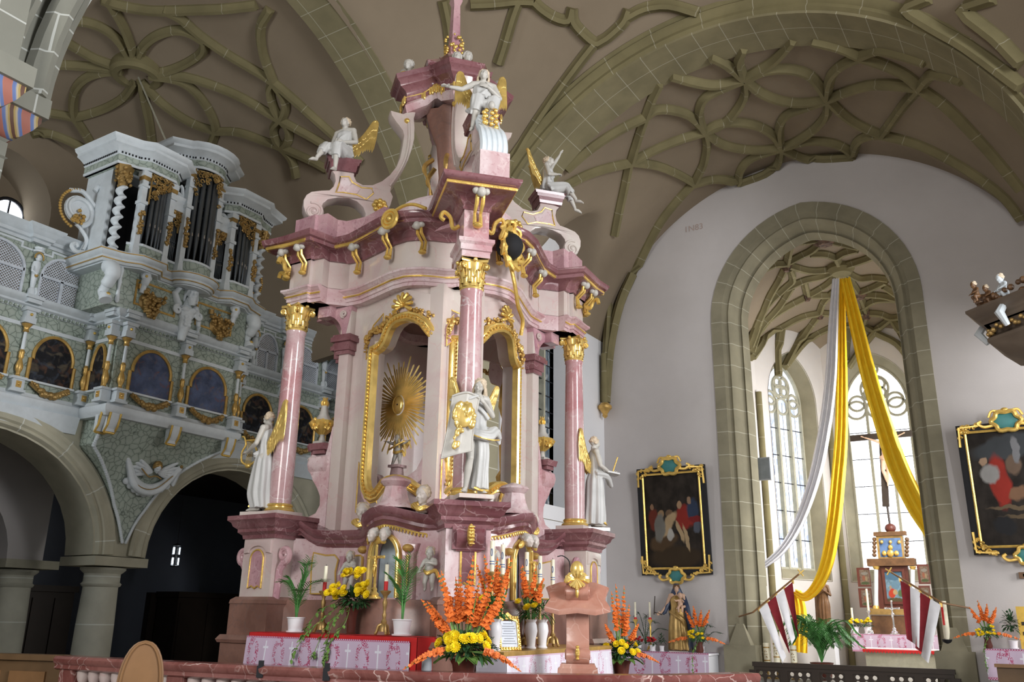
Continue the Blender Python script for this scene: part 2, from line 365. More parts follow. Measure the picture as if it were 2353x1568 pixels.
def lace(name, field, motif, white):
    t = NT(name); uv = t.n('ShaderNodeSeparateXYZ'); t.l(t.co.outputs['UV'], uv.inputs[0]); U, V = uv.outputs[0], uv.outputs[1]
    vn = t.n('ShaderNodeTexVoronoi', feature='DISTANCE_TO_EDGE'); vn.inputs['Scale'].default_value = 15; t.l(t.co.outputs['UV'], vn.inputs['Vector'])
    e = t.ramp(vn.outputs['Distance'], [(.05, (1, 1, 1)), (.12, (0, 0, 0))]); pu = t.math('ABSOLUTE', t.math('SUBTRACT', t.math('FRACT', t.math('DIVIDE', U, 1.12)), .5)); pv = t.math('ABSOLUTE', t.math('SUBTRACT', V, .52))
    rad = t.math('ABSOLUTE', t.math('SUBTRACT', t.math('ADD', t.math('MULTIPLY', t.math('MULTIPLY', pu, pu), 5.0), t.math('MULTIPLY', pv, pv)), .16)); area = t.math('MULTIPLY', t.math('LESS_THAN', rad, .10), t.math('GREATER_THAN', t.noise(6, 2, t.co.outputs['UV']), .44))
    r = t.mix(t.math('MULTIPLY', e, area), field, motif)
    cu = t.math('ABSOLUTE', t.math('SUBTRACT', pu, .5)); cr = t.math('MAXIMUM', t.math('MULTIPLY', t.math('LESS_THAN', cu, .022), t.math('LESS_THAN', pv, .36)), t.math('MULTIPLY', t.math('LESS_THAN', cu, .10), t.math('LESS_THAN', t.math('ABSOLUTE', t.math('SUBTRACT', V, .70)), .03)))
    r = t.mix(cr, r, white); ck = t.n('ShaderNodeTexChecker'); ck.inputs['Scale'].default_value = 26; t.l(t.co.outputs['UV'], ck.inputs['Vector'])
    edge = t.math('ADD', t.math('LESS_THAN', V, .09), t.math('GREATER_THAN', V, .95)); r = t.mix(t.math('MULTIPLY', edge, ck.outputs['Fac']), r, motif)
    return t.fin(r, .85, 0, .1)
MT['lace'] = lace('pink lace over red', (.60, .47, .60), (.42, .05, .13), (.76, .74, .82)); MT['lacew'] = lace('white lace cloth', (.78, .74, .82), (.60, .30, .42), (.84, .84, .88))
def canvas(name, dark, cols, scale=2.2, seed=0, mid=None):
    """painted canvas: dark ground, soft patches of colour"""
    t = NT(name); mp = t.n('ShaderNodeMapping'); mp.inputs['Location'].default_value = (seed*3.7, seed*1.9, seed); t.l(t.co.outputs['UV'], mp.inputs[0])
    r = t.ramp(t.noise(scale, 4, mp.outputs[0]), [(.35, dark), (.7, mid or tuple(q*2.2 for q in dark))])
    for i, c in enumerate(cols):
        m2 = t.n('ShaderNodeMapping'); m2.inputs['Location'].default_value = (seed*2+i*5.1, i*2.3, i); t.l(t.co.outputs['UV'], m2.inputs[0])
        r = t.mix(t.ramp(t.noise(scale*1.5, 3, m2.outputs[0], .5, .8), [(.55, (0, 0, 0)), (.68, (1, 1, 1))]), r, c)
    return t.fin(r, .6, 0, .15)
# ================================================================== SETTING
nt = [0]
def trim(m, mat, ang=38): nt[0] += 1; return tag(m.obj('trim_%d' % nt[0], mat, ang=ang), kind='structure')
def struct(m, name, mat, ang=38): return tag(m.obj(name, mat, ang=ang), kind='structure')
m = MB(); m.bx((-26, -14, -.3), (14, 36, 0)); struct(m, 'floor', MT['floor'])
m = MB(); m.bx((-12.2, 6.6, 0), (-2.2, 15.2, .18)); m.bx((-11.9, 6.95, .18), (-2.6, 15.0, .34)); struct(m, 'floor_altar_steps', MT['base'])
m = MB(); m.bx((-11.1, 18.9, 0), (1.3, 22.5, .02)); m.bx((-8.4, 22.0, 0), (-2.0, 32, .34)); struct(m, 'floor_choir', MT['floor'])

# --- the wall with the chancel arch
AXC, HW = -4.98, 2.72
def pointed(cx, z0, hw, rise, n=14):
    r = (hw*hw+rise*rise)/(2*hw); a = math.asin(rise/r); L = []
    for i in range(n+1): t = a*i/n; L.append((cx-hw+r-r*math.cos(t), z0+r*math.sin(t)))
    return L+[(2*cx-p[0], p[1]) for p in L[-2::-1]]
def xz_plane(y): return lambda V: np.c_[V[:, 0], V[:, 2]+y, V[:, 1]]
def yz_plane(x): return lambda V: np.c_[V[:, 2]+x, V[:, 0], V[:, 1]]
ZS = 9.62
ho = [(AXC-2.6, 0)]+pointed(AXC, ZS, 2.6, 2.93)+[(AXC+2.6, 0)]
m = MB(); m.plate([(-11.4, 0)]+ho+[(2.2, 0), (2.2, 15), (-11.4, 15)], c0=0, c1=.85, f=xz_plane(22.5)); struct(m, 'wall_chancel', MT['wall'])
m = MB(); path = [(AXC-HW, 22.5, 0)]+[(p[0], 22.5, p[1]) for p in pointed(AXC, ZS, HW, 3.05)]+[(AXC+HW, 22.5, 0)]
# profile: side grows towards the opening, N points to the nave (-y)
m.sweep([(0, -.9), (0, .04), (.30, .04), (.34, -.06), (.40, -.10), (.46, -.05), (.52, -.12), (.58, -.34), (.66, -.52), (.70, -.48), (.76, -.9)], path, N=(0, -1, 0)); trim(m, MT['jamb'])
m = MB()
for sx in (-1, 1):
    m.box((AXC+sx*(HW-.32), 22.5, .55), (.8, .5, 1.1)); m.box((AXC+sx*(HW-.32), 22.44, 1.35), (.55, .3, .5), taper=.3)
trim(m, MT['jamb'])

# --- chancel bay: barrel vault with a side lunette, net of ribs
BX, BZ, BR = -5.22, 7.9, 6.12
def zl(y):
    u = abs(y-19.4)/2.0
    return 7.9+4.3*math.sqrt(max(0, 1-u**1.8)) if u < 1 else 0
def S_bay(x, y):
    if x < -11.15 or x > 1.25 or y > 22.5: return -1
    q = BR*BR-(x-BX)**2; z = BZ+math.sqrt(max(q, 0))
    return max(z, zl(y)) if x < -8 else z
m = MB()
def fb(u, v):
    t = PI*(1-u); y = 16.2+6.3*v; x = BX+BR*math.cos(t); z = BZ+BR*math.sin(t)
    return (x, y, max(z, zl(y)) if x < -8 else z)
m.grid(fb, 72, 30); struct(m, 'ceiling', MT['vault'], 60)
RIBP = [(-.12, .06), (-.12, -.05), (-.07, -.10), (-.045, -.19), (.045, -.19), (.07, -.10), (.12, -.05), (.12, .06)]
def surf_n(S, p, e=.05):
    gx = (S(p[0]+e, p[1])-S(p[0]-e, p[1]))/(2*e); gy = (S(p[0], p[1]+e)-S(p[0], p[1]-e))/(2*e)
    gx = max(-4, min(4, gx)); gy = max(-4, min(4, gy)); return nrm((-gx, -gy, 1))
def ribs(S, lists, mat, k=1.0, f=None, smo=3):
    m = MB()
    for L in lists:
        P = [asurf(*(f(q) if f else q), S) for q in L]
        if len(P) > 2: P = smooth(P, smo)
        N = [surf_n(S, p) for p in P]
        Q = [P[0]]; NN = [N[0]]
        for p, n in zip(P[1:], N[1:]):
            if np.linalg.norm(p-Q[-1]) > .05: Q.append(p); NN.append(n)
        if len(Q) > 1: m.sweep([(a*k, b*k) for a, b in RIBP], Q, N=np.array(NN), ortho=True)
    return trim(m, mat)
f2 = lambda q: (1160+q[0]/1.972, q[1]/1.972)
BAY = [[(1090,355),(1160,315),(1250,300),(1340,310),(1400,345),(1460,430)],[(1085,350),(1150,405),(1230,440),(1320,455),(1400,450),(1465,440)],[(1080,350),(960,400),(900,440),(880,500),(885,550),(900,590)],[(1090,350),(1090,420),(1050,490),(990,550),(900,590)],
 [(900,590),(960,555),(1050,545),(1140,560),(1210,600),(1250,660)],[(900,590),(970,640),(1060,665),(1150,670),(1250,660)],[(1465,440),(1350,480),(1280,510),(1245,570),(1248,660)],[(1468,445),(1460,510),(1410,570),(1330,625),(1250,662)],
 [(1250,662),(1130,700),(1080,740),(1060,790),(1065,832)],[(1252,665),(1240,730),(1180,790),(1065,832)],[(1250,660),(1370,630),(1480,635),(1550,665),(1578,700)],[(1252,665),(1350,705),(1450,720),(1580,712)],
 [(635,520),(680,490),(750,490),(820,510),(870,550),(900,590)],[(900,590),(800,620),(700,660),(600,710),(565,730)],[(905,590),(915,650),(900,730),(870,790),(850,828)],[(565,730),(680,745),(780,785),(850,825)],[(850,828),(950,805),(1065,825)],
 [(635,520),(600,620),(565,730)],[(635,520),(670,430),(700,370)],[(635,522),(500,590),(380,670),(270,765)],[(565,732),(430,765),(340,800),(250,850)],[(560,735),(535,850),(510,960),(490,1060)],[(845,828),(770,910),(700,1000),(640,1110),(580,1240)],
 [(1080,345),(1000,280),(930,245)],[(1080,345),(1060,270),(1085,210)],[(1085,345),(1200,280),(1260,230),(1310,170)],[(1080,348),(960,375),(860,365),(750,335)],[(1460,435),(1480,340),(1540,280),(1620,245)],[(1620,245),(1520,200),(1400,172)],[(1620,245),(1740,285),(1830,330),(1890,385)],
 [(1620,240),(1700,212),(1800,230),(1920,268)],[(1465,438),(1580,395),(1700,370),(1890,385)],[(1468,440),(1540,510),(1620,560),(1715,600)],[(1890,385),(1820,460),(1760,540),(1715,600)],[(1575,705),(1600,635),(1650,605),(1715,600)],[(1715,600),(1870,640),(2020,710),(2150,790),(2280,890),(2353,985)],[(1890,385),(2010,470),(2120,580),(2230,700),(2353,850)],[(1890,385),(1940,330),(2000,325),(2090,352)]]
ribs(S_bay, BAY, MT['rib'], 1.0, f2)
# wall ribs running down into the corner corbel
m = MB(); cb = ay(1390, 935, 22.2)
for L in ([(1413, 537), (1404, 640), (1396, 780), (1388, 925)], [(1454, 630), (1424, 700), (1402, 800), (1392, 925)]):
    P = [ay(x, y, 22.38) for x, y in L]; m.sweep([(a*1.1, b*1.1) for a, b in RIBP], smooth(P, 4), N=(-.5, 1, 0), ortho=True)
m.tube([cb+(0, 0, 1.6), cb+(0, 0, .1)], .09, 10); trim(m, MT['rib'])
m = MB(); m.lathe([(.02, -.34), (.08, -.28), (.07, -.22), (.15, -.1), (.20, -.06), (.20, .02), (.15, .06), (.12, .1)], 12, cb); trim(m, MT['goldd'])
# left wall of the bay with its tall window
WY0 = 19.45
hole = [(WY0-.85, 4.4)]+pointed(WY0, 9.6, .85, 1.3, 8)+[(WY0+.85, 4.4)]
m = MB(); m.plate([(16.97, 0), (22.6, 0), (22.6, 12.8), (16.97, 12.8)], [hole], c0=-.8, c1=0, f=yz_plane(-11.1)); struct(m, 'wall_bay', MT['white'])

# --- crossing arches, piers and the sail vault
def arch_sweep(m, cen, R, prof, plane, a0=0, a1=180, n=64):
    P, N = [], []
    for i in range(n+1):
        t = math.radians(a0+(a1-a0)*i/n); c, s = math.cos(t), math.sin(t)
        if plane[0] == 'y': P.append((cen[0]+R*c, plane[1], cen[1]+R*s)); N.append((c, 0, s))
        else: P.append((plane[1], cen[0]+R*c, cen[1]+R*s)); N.append((0, c, s))
    m.sweep(prof, P, N=np.array(N))
A1C, A1R = (9.04, 7.96), 6.68
A2C, A2R = (-5.22, 7.98), 5.97
m = MB(); arch_sweep(m, A2C, A2R, [(0, 0), (0, 1.0), (1.25, 1.0), (1.25, 0.0)], ('y', 15.72)); trim(m, MT['arch'])
m = MB(); arch_sweep(m, A2C, A2R, [(-a, b) for a, b in ((.0, .06), (.07, .12), (.05, .2), (.13, .27), (.16, .36), (.1, .42), (.16, .5), (.05, .62), (.0, .9), (-.2, .9), (-.2, .06))], ('y', 15.72)); trim(m, MT['rib'])
m = MB(); arch_sweep(m, A1C, A1R, [(0, 0), (0, 1.0), (-1.1, 1.0), (-1.1, 0.0)], ('x', -12.8), 0, 180); trim(m, MT['arch'])
m = MB(); arch_sweep(m, A1C, A1R, [(-a, b) for a, b in ((0, .05), (.06, .1), (.04, .2), (.14, .27), (.18, .36), (.12, .42), (.18, .52), (.05, .66), (0, .9), (-.2, .9), (-.2, .05))], ('x', -11.7)); trim(m, MT['rib'])
m = MB()
for P in ([(-13.4, 15.75), (-13.4, 16.97), (-11.15, 16.97), (-11.15, 15.72), (-11.65, 15.72), (-11.65, 15.2), (-12.85, 15.2), (-12.85, 15.75)],):
    m.plate(P, c0=0, c1=8.1, f=lambda V: V, bev=.06)
trim(m, MT['pierx'])
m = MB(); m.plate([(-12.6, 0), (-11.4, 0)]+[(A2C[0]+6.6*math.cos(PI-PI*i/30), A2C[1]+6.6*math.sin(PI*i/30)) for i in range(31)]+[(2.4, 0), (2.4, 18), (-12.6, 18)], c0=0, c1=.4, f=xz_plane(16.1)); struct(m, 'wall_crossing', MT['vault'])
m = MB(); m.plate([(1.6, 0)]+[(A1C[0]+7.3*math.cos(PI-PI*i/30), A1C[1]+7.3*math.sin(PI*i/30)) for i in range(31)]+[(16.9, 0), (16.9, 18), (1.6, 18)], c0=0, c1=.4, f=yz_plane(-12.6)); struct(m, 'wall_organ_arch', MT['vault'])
SC, SR, SZ = (-5.4, 9.2), 9.0, 8.1
def S_x(x, y):
    if x < -11.7 or y > 15.8: return -1
    return SZ+math.sqrt(max(.1, SR*SR-(x-SC[0])**2-(y-SC[1])**2))
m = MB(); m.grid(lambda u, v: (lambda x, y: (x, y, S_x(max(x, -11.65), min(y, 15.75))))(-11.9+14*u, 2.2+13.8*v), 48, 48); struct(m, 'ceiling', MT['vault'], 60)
ribs(S_x, [[(1167,425),(1190,352),(1260,242),(1324,153),(1367,98)],[(1226,3),(1245,21),(1275,40),(1306,46),(1316,18)],[(1315,20),(1318,49),(1337,73),(1367,98),(1385,92),(1403,80),(1434,50),(1446,22)],[(1440,40),(1484,18),(1540,12),(1606,30)],[(1144,147),(1159,101),(1178,37),(1192,0)],[(1040,150),(1030,60),(1018,0)],[(1080,10),(1130,8),(1190,2),(1226,3)],
 [(2140,-8),(2088,20),(2154,66),(2230,110),(2353,200)],[(2290,-8),(2220,23),(2296,89),(2353,147)]], MT['rib'], 1.1)

# --- organ bay: vault with a ring and leaf shaped ribs
OC = (-16.9, 9.9)
def S_o(x, y):
    if x < -21.4 or y > 16.3 or y < 1.5: return -1
    if x > -12.7: return 60
    return 7.96+math.sqrt(max(.02, 6.95**2-(y-9.04)**2))-.028*max(0, -13.2-x)**2*.6
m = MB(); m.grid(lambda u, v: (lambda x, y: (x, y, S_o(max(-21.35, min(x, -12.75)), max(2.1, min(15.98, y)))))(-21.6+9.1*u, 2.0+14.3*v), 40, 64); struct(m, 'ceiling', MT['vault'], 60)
f1 = lambda q: (q[0]/3.267, q[1]/3.267)
ORG = [[(1030,470),(1060,380),(1120,300),(1220,240),(1340,215),(1440,240),(1535,300)],[(1535,300),(1530,370),(1470,430),(1360,490),(1240,530),(1130,535)],[(920,520),(790,530),(680,560),(600,620),(560,700),(550,800),(562,875)],[(562,875),(700,840),(830,790),(940,720),(1020,610)],
 [(1010,470),(960,400),(880,280),(780,200),(650,150),(500,140)],[(1020,470),(980,330),(930,200),(870,90),(800,-20)],[(420,255),(560,340),(700,420),(830,470),(920,510)],[(320,480),(500,475),(700,490),(920,515)],[(1060,600),(1150,700),(1250,790),(1380,880),(1500,940),(1625,980)],[(1130,560),(1330,590),(1450,660),(1550,780),(1610,900),(1625,980)],
 [(1130,555),(1400,570),(1650,650),(1850,740),(2100,890),(2352,1030),(2520,1130)],[(1230,60),(1350,120),(1500,250),(1700,390),(1900,510),(2070,620),(2352,870),(2540,1040),(2720,1220)],[(1625,985),(1800,990),(2000,1060),(2130,1110),(2352,1210),(2460,1270)],[(2030,60),(1960,200),(1980,400),(2060,610)],[(2060,610),(2030,680),(2060,800),(2115,895)],[(2115,895),(2060,960),(2080,1050),(2125,1108)],[(2060,615),(2130,720),(2150,810),(2115,895)],[(2115,895),(2170,960),(2170,1050),(2125,1108)],
 [(1060,600),(1090,760),(1120,900),(1150,1120)],[(562,875),(640,990),(720,1130),(790,1230)],[(562,872),(450,850),(330,830)],[(230,1010),(350,990),(480,1030),(640,1110),(760,1220)],[(760,-20),(900,25),(1080,60),(1230,70),(1500,62),(1700,55),(1930,30)],[(2125,1110),(2200,1200),(2230,1330)],[(1625,985),(1590,1080)]]
ribs(S_o, ORG, MT['rib'], .95, f1)
pr = asurf(315, 165, S_o); RO = math.hypot(*(asurf(345, 175, S_o)-pr)[:2])
m = MB(); m.lathe([(.62, .3), (.62, -.12), (.55, -.2), (.42, -.2), (.40, -.1), (.40, .3)], 28, pr); trim(m, MT['rib'])
m = MB(); m.lathe([(.01, .05), (.40, .05)], 28, pr); trim(m, MT['black'])
# outer walls of the organ bay
hw_ = [(ax(20, 500, -20.5)[1], ax(20, 500, -20.5)[2])]
yb = ax(104, 560, -21.4)[1]; zb = ax(30, 345, -21.4)[2]; yc = yb-1.35
win = [(yc-1.35, 8.2)]+arc(yc, zb-1.35, 1.35, 180, 0, 16)+[(yc+1.35, 8.2)]
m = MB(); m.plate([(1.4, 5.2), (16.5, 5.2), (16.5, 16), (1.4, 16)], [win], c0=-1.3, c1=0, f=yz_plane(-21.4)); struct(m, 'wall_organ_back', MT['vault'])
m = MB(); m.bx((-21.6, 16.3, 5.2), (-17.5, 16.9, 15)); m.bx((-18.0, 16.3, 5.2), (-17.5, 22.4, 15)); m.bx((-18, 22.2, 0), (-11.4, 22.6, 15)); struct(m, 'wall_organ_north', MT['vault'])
m = MB(); m.bx((-23.2, 1.0, 0), (-23.0, 23, 6)); m.bx((-23.2, 22.6, 0), (-12.9, 22.8, 6)); m.bx((-23.2, .8, 0), (-12.9, 1.0, 13)); struct(m, 'wall_aisle', plaster('shaded aisle plaster', (.17, .19, .23), (.13, .145, .18)))  # shade of the dim aisle is put into this darker bluish plaster colour
# the bay's own round window deep in its reveal
gy, gz = ax(18, 492, -22.75)[1:]
m = MB(); m.plate([(yc-1.6, 8.0), (yc+1.5, 8.0), (yc+1.5, zb+.3), (yc-1.6, zb+.3)], [[(gy+.42*math.cos(k*PI/12), gz+.42*math.sin(k*PI/12)) for k in range(24)]], c0=-.1, c1=0, f=yz_plane(-22.7)); struct(m, 'wall_window_reveal', MT['vault'])
m = MB(); m.bx((-22.95, gy-.6, gz-.6), (-22.9, gy+.6, gz+.6)); struct(m, 'window_1', emit('organ bay window daylight', (.85, .92, 1), 6))
m = MB(); m.tube([(-22.72, gy+.42*math.cos(k*PI/12), gz+.42*math.sin(k*PI/12)) for k in range(24)], .05, 6, closed=True); m.bx((-22.8, gy-.4, gz-.02), (-22.75, gy+.4, gz+.02)); m.bx((-22.8, gy-.02, gz-.4), (-22.75, gy+.02, gz+.4)); trim(m, MT['iron'])

# --- left front pier with painted capitals
pA = ax(77, 203, -10.9); zc = pA[2]; pB = az(112, 275, zc)
m = MB()
for (x, y) in ((pA[0], pA[1]), (pB[0], pB[1])): m.bx((x-2.4, y-2.6, 0), (x-.32, y-.32, zc-.45))
struct(m, 'pillar', MT['pier'])
m = MB()
for (x, y) in ((pA[0], pA[1]), (pB[0], pB[1])):
    Q = [(x-2.4, y-.45, 0), (x-.45, y-.45, 0), (x-.45, y-2.6, 0)]
    pf = [(-.3, -.75), (.05, -.75), (.16, -.68), (.05, -.6), (.02, -.5), (.10, -.45), (.14, -.40), (-.3, -.40)]
    m.sweep([(-a, b) for a, b in pf], [(q[0], q[1], zc) for q in Q], N=(0, 0, 1))
    m.bx((x-2.4, y-2.6, zc), (x, y, zc+.30))
    m.bx((x-2.4, y-2.6, zc+.3), (x-.18, y-.18, zc+6.5))
trim(m, MT['pier'])
def band():
    t = NT('painted capital band'); g = t.n('ShaderNodeSeparateXYZ'); t.l(t.co.outputs['Object'], g.inputs[0])
    u = t.math('FRACT', t.math('DIVIDE', t.math('ADD', g.outputs[0], g.outputs[1]), .40)); c = t.math('ABSOLUTE', t.math('SUBTRACT', u, .5))
    r = t.ramp(c, [(0, (.42, .16, .12)), (.13, (.45, .18, .13)), (.16, (.14, .20, .42)), (.26, (.2, .26, .48)), (.29, (.50, .42, .28)), (.36, (.45, .33, .12)), (.43, (.14, .07, .05))]); r.node.color_ramp.interpolation = 'CONSTANT'
    return t.fin(r, .6)
m = MB()
for (x, y) in ((pA[0], pA[1]), (pB[0], pB[1])):
    Q = [(x-2.4, y-.42, zc-.2), (x-.42, y-.42, zc-.2), (x-.42, y-2.6, zc-.2)]
    m.sweep([(.3, -.2), (-.05, -.2), (-.20, -.12), (-.30, 0), (-.36, .12), (-.36, .2), (.3, .2)], Q)
trim(m, band())
m = MB()   # ribs fanning up from the pier
for dx, dy, r in ((0, 0, .13), (.0, -.5, .12), (0, -1.0, .12), (-.3, .2, .12)):
    p0 = np.array((pB[0]-.15+dx, pB[1]-.25+dy, zc+.3)); P = []
    for i in range(14): t = i/13; P.append(p0+np.array((3.2*t*t, (2.6-dy*1.5)*t*t*.6, 4.6*math.sin(t*1.35))))
    m.sweep([(a*1.2, b*1.2) for a, b in RIBP], P, N=(-.8, -.4, .4), ortho=True)
trim(m, MT['pier'])

# --- arcade below the gallery
XG = -16.5; YC = 11.15
def arch_open(y0, y1, zs, rise, n=20): return arc((y0+y1)/2, zs, (y1-y0)/2, 180, 0, n, rise)
BAYS = [(5.55, 10.55), (11.75, 16.25), (17.35, 21.6)]
m = MB(); hs = [(q[0], q[1]) for a, b in BAYS for q in ([(a, 0)]+arch_open(a, b, 2.72, 2.2)+[(b, 0)])]
# one hole-less outline walking round both arches; each spandrel rests on a column
out = [(2.5, 0)]
for a, b in BAYS: out += [(a, 0 if a < 6 else 2.72)]+arch_open(a, b, 2.72, 2.15)[1:-1]+[(b, 2.72 if b < 20 else 0)]
out += [(22.2, 0), (22.2, 5.3), (2.5, 5.3)]
m.plate(out, c0=-.95, c1=0, f=yz_plane(XG)); trim(m, MT['arc2'])
m = MB()
for a, b in BAYS:
    P = [(XG, q[0], q[1]) for q in arch_open(a-.02, b+.02, 2.72, 2.17, 30)]
    m.sweep([(-.42, -.05), (-.42, .05), (-.36, .09), (-.30, .06), (-.24, .10), (-.16, .10), (-.12, .05), (-.06, .08), (-.0, -.02), (.02, -.3), (.02, -.9), (-.1, -.9)], P, N=(1, 0, 0))
trim(m, MT['arc2'])
COLP = [(.42, 0), (.42, .2), (.375, .24), (.36, 1.4), (.335, 2.12), (.37, 2.14), (.39, 2.18), (.35, 2.22), (.35, 2.38), (.40, 2.42), (.44, 2.46), (.44, 2.5), (.3, 2.5)]
for x, y in ((XG-.48, YC), (XG-.48, 16.8), (-20.0, YC-.1), (-20.0, 5.4)):
    m = MB(); m.lathe(COLP, 28, (x, y, 0)); struct(m, 'pillar', MT['colst']); m = MB(); m.box((x, y, 2.61), (1.2, 1.2, .18)); trim(m, MT['arc2'])
m = MB()   # inner arcade arches: light side walls and vault strips behind the column
hi = [(5.9, 0)]+arch_open(5.9, 10.5, 2.7, 2.1)+[(10.5, 0)]
out = [(2.5, 0), (5.9, 0)]+arch_open(5.9, 10.5, 2.7, 1.9)[1:-1]+[(10.5, 2.7), (11.3, 2.7), (11.3, 5.2), (2.5, 5.2)]
m.plate(out, c0=-.9, c1=0, f=yz_plane(-19.5)); struct(m, 'wall_inner_arcade', MT['wall'])
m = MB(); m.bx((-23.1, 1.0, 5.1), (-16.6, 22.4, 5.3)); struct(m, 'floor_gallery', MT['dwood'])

# --- choir
PTS = [(-8.3, 23.3), (-8.3, 28.4), (-6.8, 31.6), (-3.6, 31.6), (-2.1, 28.4), (-2.1, 23.3)]
def S_c(x, y):
    if y < 23.2: return 60
    if not (-8.25 < x < -2.15) or y > 31.5: return -1
    if y > 28.4 and (x < -8.3+(y-28.4)*.469 or x > -2.1-(y-28.4)*.469): return -1
    d = math.hypot(x+5.2, max(0, y-29.3))
    return 8.4+4.2*math.sqrt(max(.001, 1-(d/3.75)**2))
m = MB(); m.grid(lambda u, v: (lambda x, y: (x, y, 8.4+4.2*math.sqrt(max(.001, 1-(math.hypot(x+5.2, max(0, y-29.3))/3.75)**2))))(-8.6+6.8*u, 23.2+8.7*v), 36, 44); struct(m, 'ceiling', MT['vault'], 60)
f7 = lambda q: (1580+q[0]/2.704, 420+q[1]/2.704)
CH = [[(430,550),(520,500),(600,490),(700,440),(780,400),(850,335)],[(620,350),(720,350),(850,330)],[(850,335),(1000,370),(1070,385)],[(610,500),(640,375)],[(610,505),(560,600),(500,700),(430,870),(375,1020)],[(620,505),(740,535),(850,530),(950,510)],[(760,430),(850,430),(920,450),(980,420),(1060,400)],[(920,450),(945,510)],[(950,510),(1090,470),(1180,440)],
 [(630,520),(650,590),(600,640),(480,760),(400,930)],[(600,650),(720,595),(830,570),(945,520)],[(720,600),(740,690)],[(740,695),(600,770),(500,840),(420,940)],[(740,690),(830,640),(900,590),(950,520)],[(745,690),(860,690),(960,670)],[(950,520),(1060,580),(1160,575),(1250,585)],[(815,805),(850,720),(940,640)],[(815,805),(700,830),(600,880),(480,960),(390,1090)],[(820,805),(750,900),(680,1000),(600,1150)],[(900,890),(780,950),(700,1020),(610,1140)],
 [(1060,675),(1150,640),(1240,600)],[(1065,685),(1200,690),(1310,715)],[(1090,770),(1180,720),(1310,715)],[(1110,805),(1200,810),(1270,835),(1360,820)],[(1090,890),(1180,940),(1300,1000),(1390,1110)],[(1270,840),(1330,940),(1390,1070)],[(1270,840),(1170,920),(1080,1030),(1000,1150)],[(1220,630),(1320,695)],[(575,900),(558,1050),(565,1200)],[(820,805),(960,815),(1090,800)],[(950,520),(1060,675),(1110,805),(1090,890)],[(640,640),(560,760),(440,900),(385,1050)],[(1000,900),(980,1100)],[(900,890),(1090,890)]]
ribs(S_c, CH, MT['rib'], 1.0, f7)
m = MB()
for q, r in (((950, 515), .42),): 
    p = asurf(*f7(q), S_c); m.lathe([(r, .1), (r, -.15), (r*.7, -.3), (.02, -.3)], 18, p)
trim(m, MT['rib'])
bm_ = plain('painted boss', (.13, .075, .05), .6, var=.8, scale=9, bump=.4)
m = MB()
for q, r in (((850, 340), .36), ((1065, 680), .26), ((740, 692), .15), ((820, 806), .15), ((612, 505), .15), ((1110, 806), .18), ((1310, 716), .13)):
    p = asurf(*f7(q), S_c); m.lathe([(r, .1), (r*1.05, -.1), (r*.7, -.2), (r*.5, -.26), (.02, -.26)], 14, p, flute=lambda t, z: 1+.14*math.cos(7*t))
trim(m, bm_)
# choir walls, windows with tracery
def glassmat(name, c, strength, seed):
    t = NT(name); v = t.n('ShaderNodeTexVoronoi'); v.inputs['Scale'].default_value = 7; mp = t.n('ShaderNodeMapping'); mp.inputs['Scale'].default_value = (2.4, 2.4, 1); mp.inputs['Location'].default_value = (seed, 0, 0)
    t.l(t.co.outputs['Object'], mp.inputs[0]); t.l(mp.outputs[0], v.inputs['Vector']); b = t.n('ShaderNodeTexNoise'); b.inputs['Scale'].default_value = 1.3; t.l(t.co.outputs['Object'], b.inputs['Vector'])
    f = t.math('MULTIPLY', v.outputs['Color'], t.ramp(b.outputs['Fac'], [(.35, (.25, .25, .25)), (.6, (1, 1, 1))]))
    r = t.ramp(f, [(0, c[0]), (.45, c[1]), (.8, (1, 1, 1))]); t.l(r, t.b.inputs['Emission Color']); t.b.inputs['Emission Strength'].default_value = strength
    return t.fin((.05, .05, .05), .4)
G1 = glassmat('leaded choir glass', ((.26, .30, .42), (.70, .76, .86)), 2.2, 0); G2 = glassmat('bright choir glass', ((.8, .86, 1), (1, 1, 1)), 6.0, 4)
G3 = glassmat('blue grey leaded glass', ((.10, .15, .20), (.20, .27, .33)), .42, 2)
wn = [1]
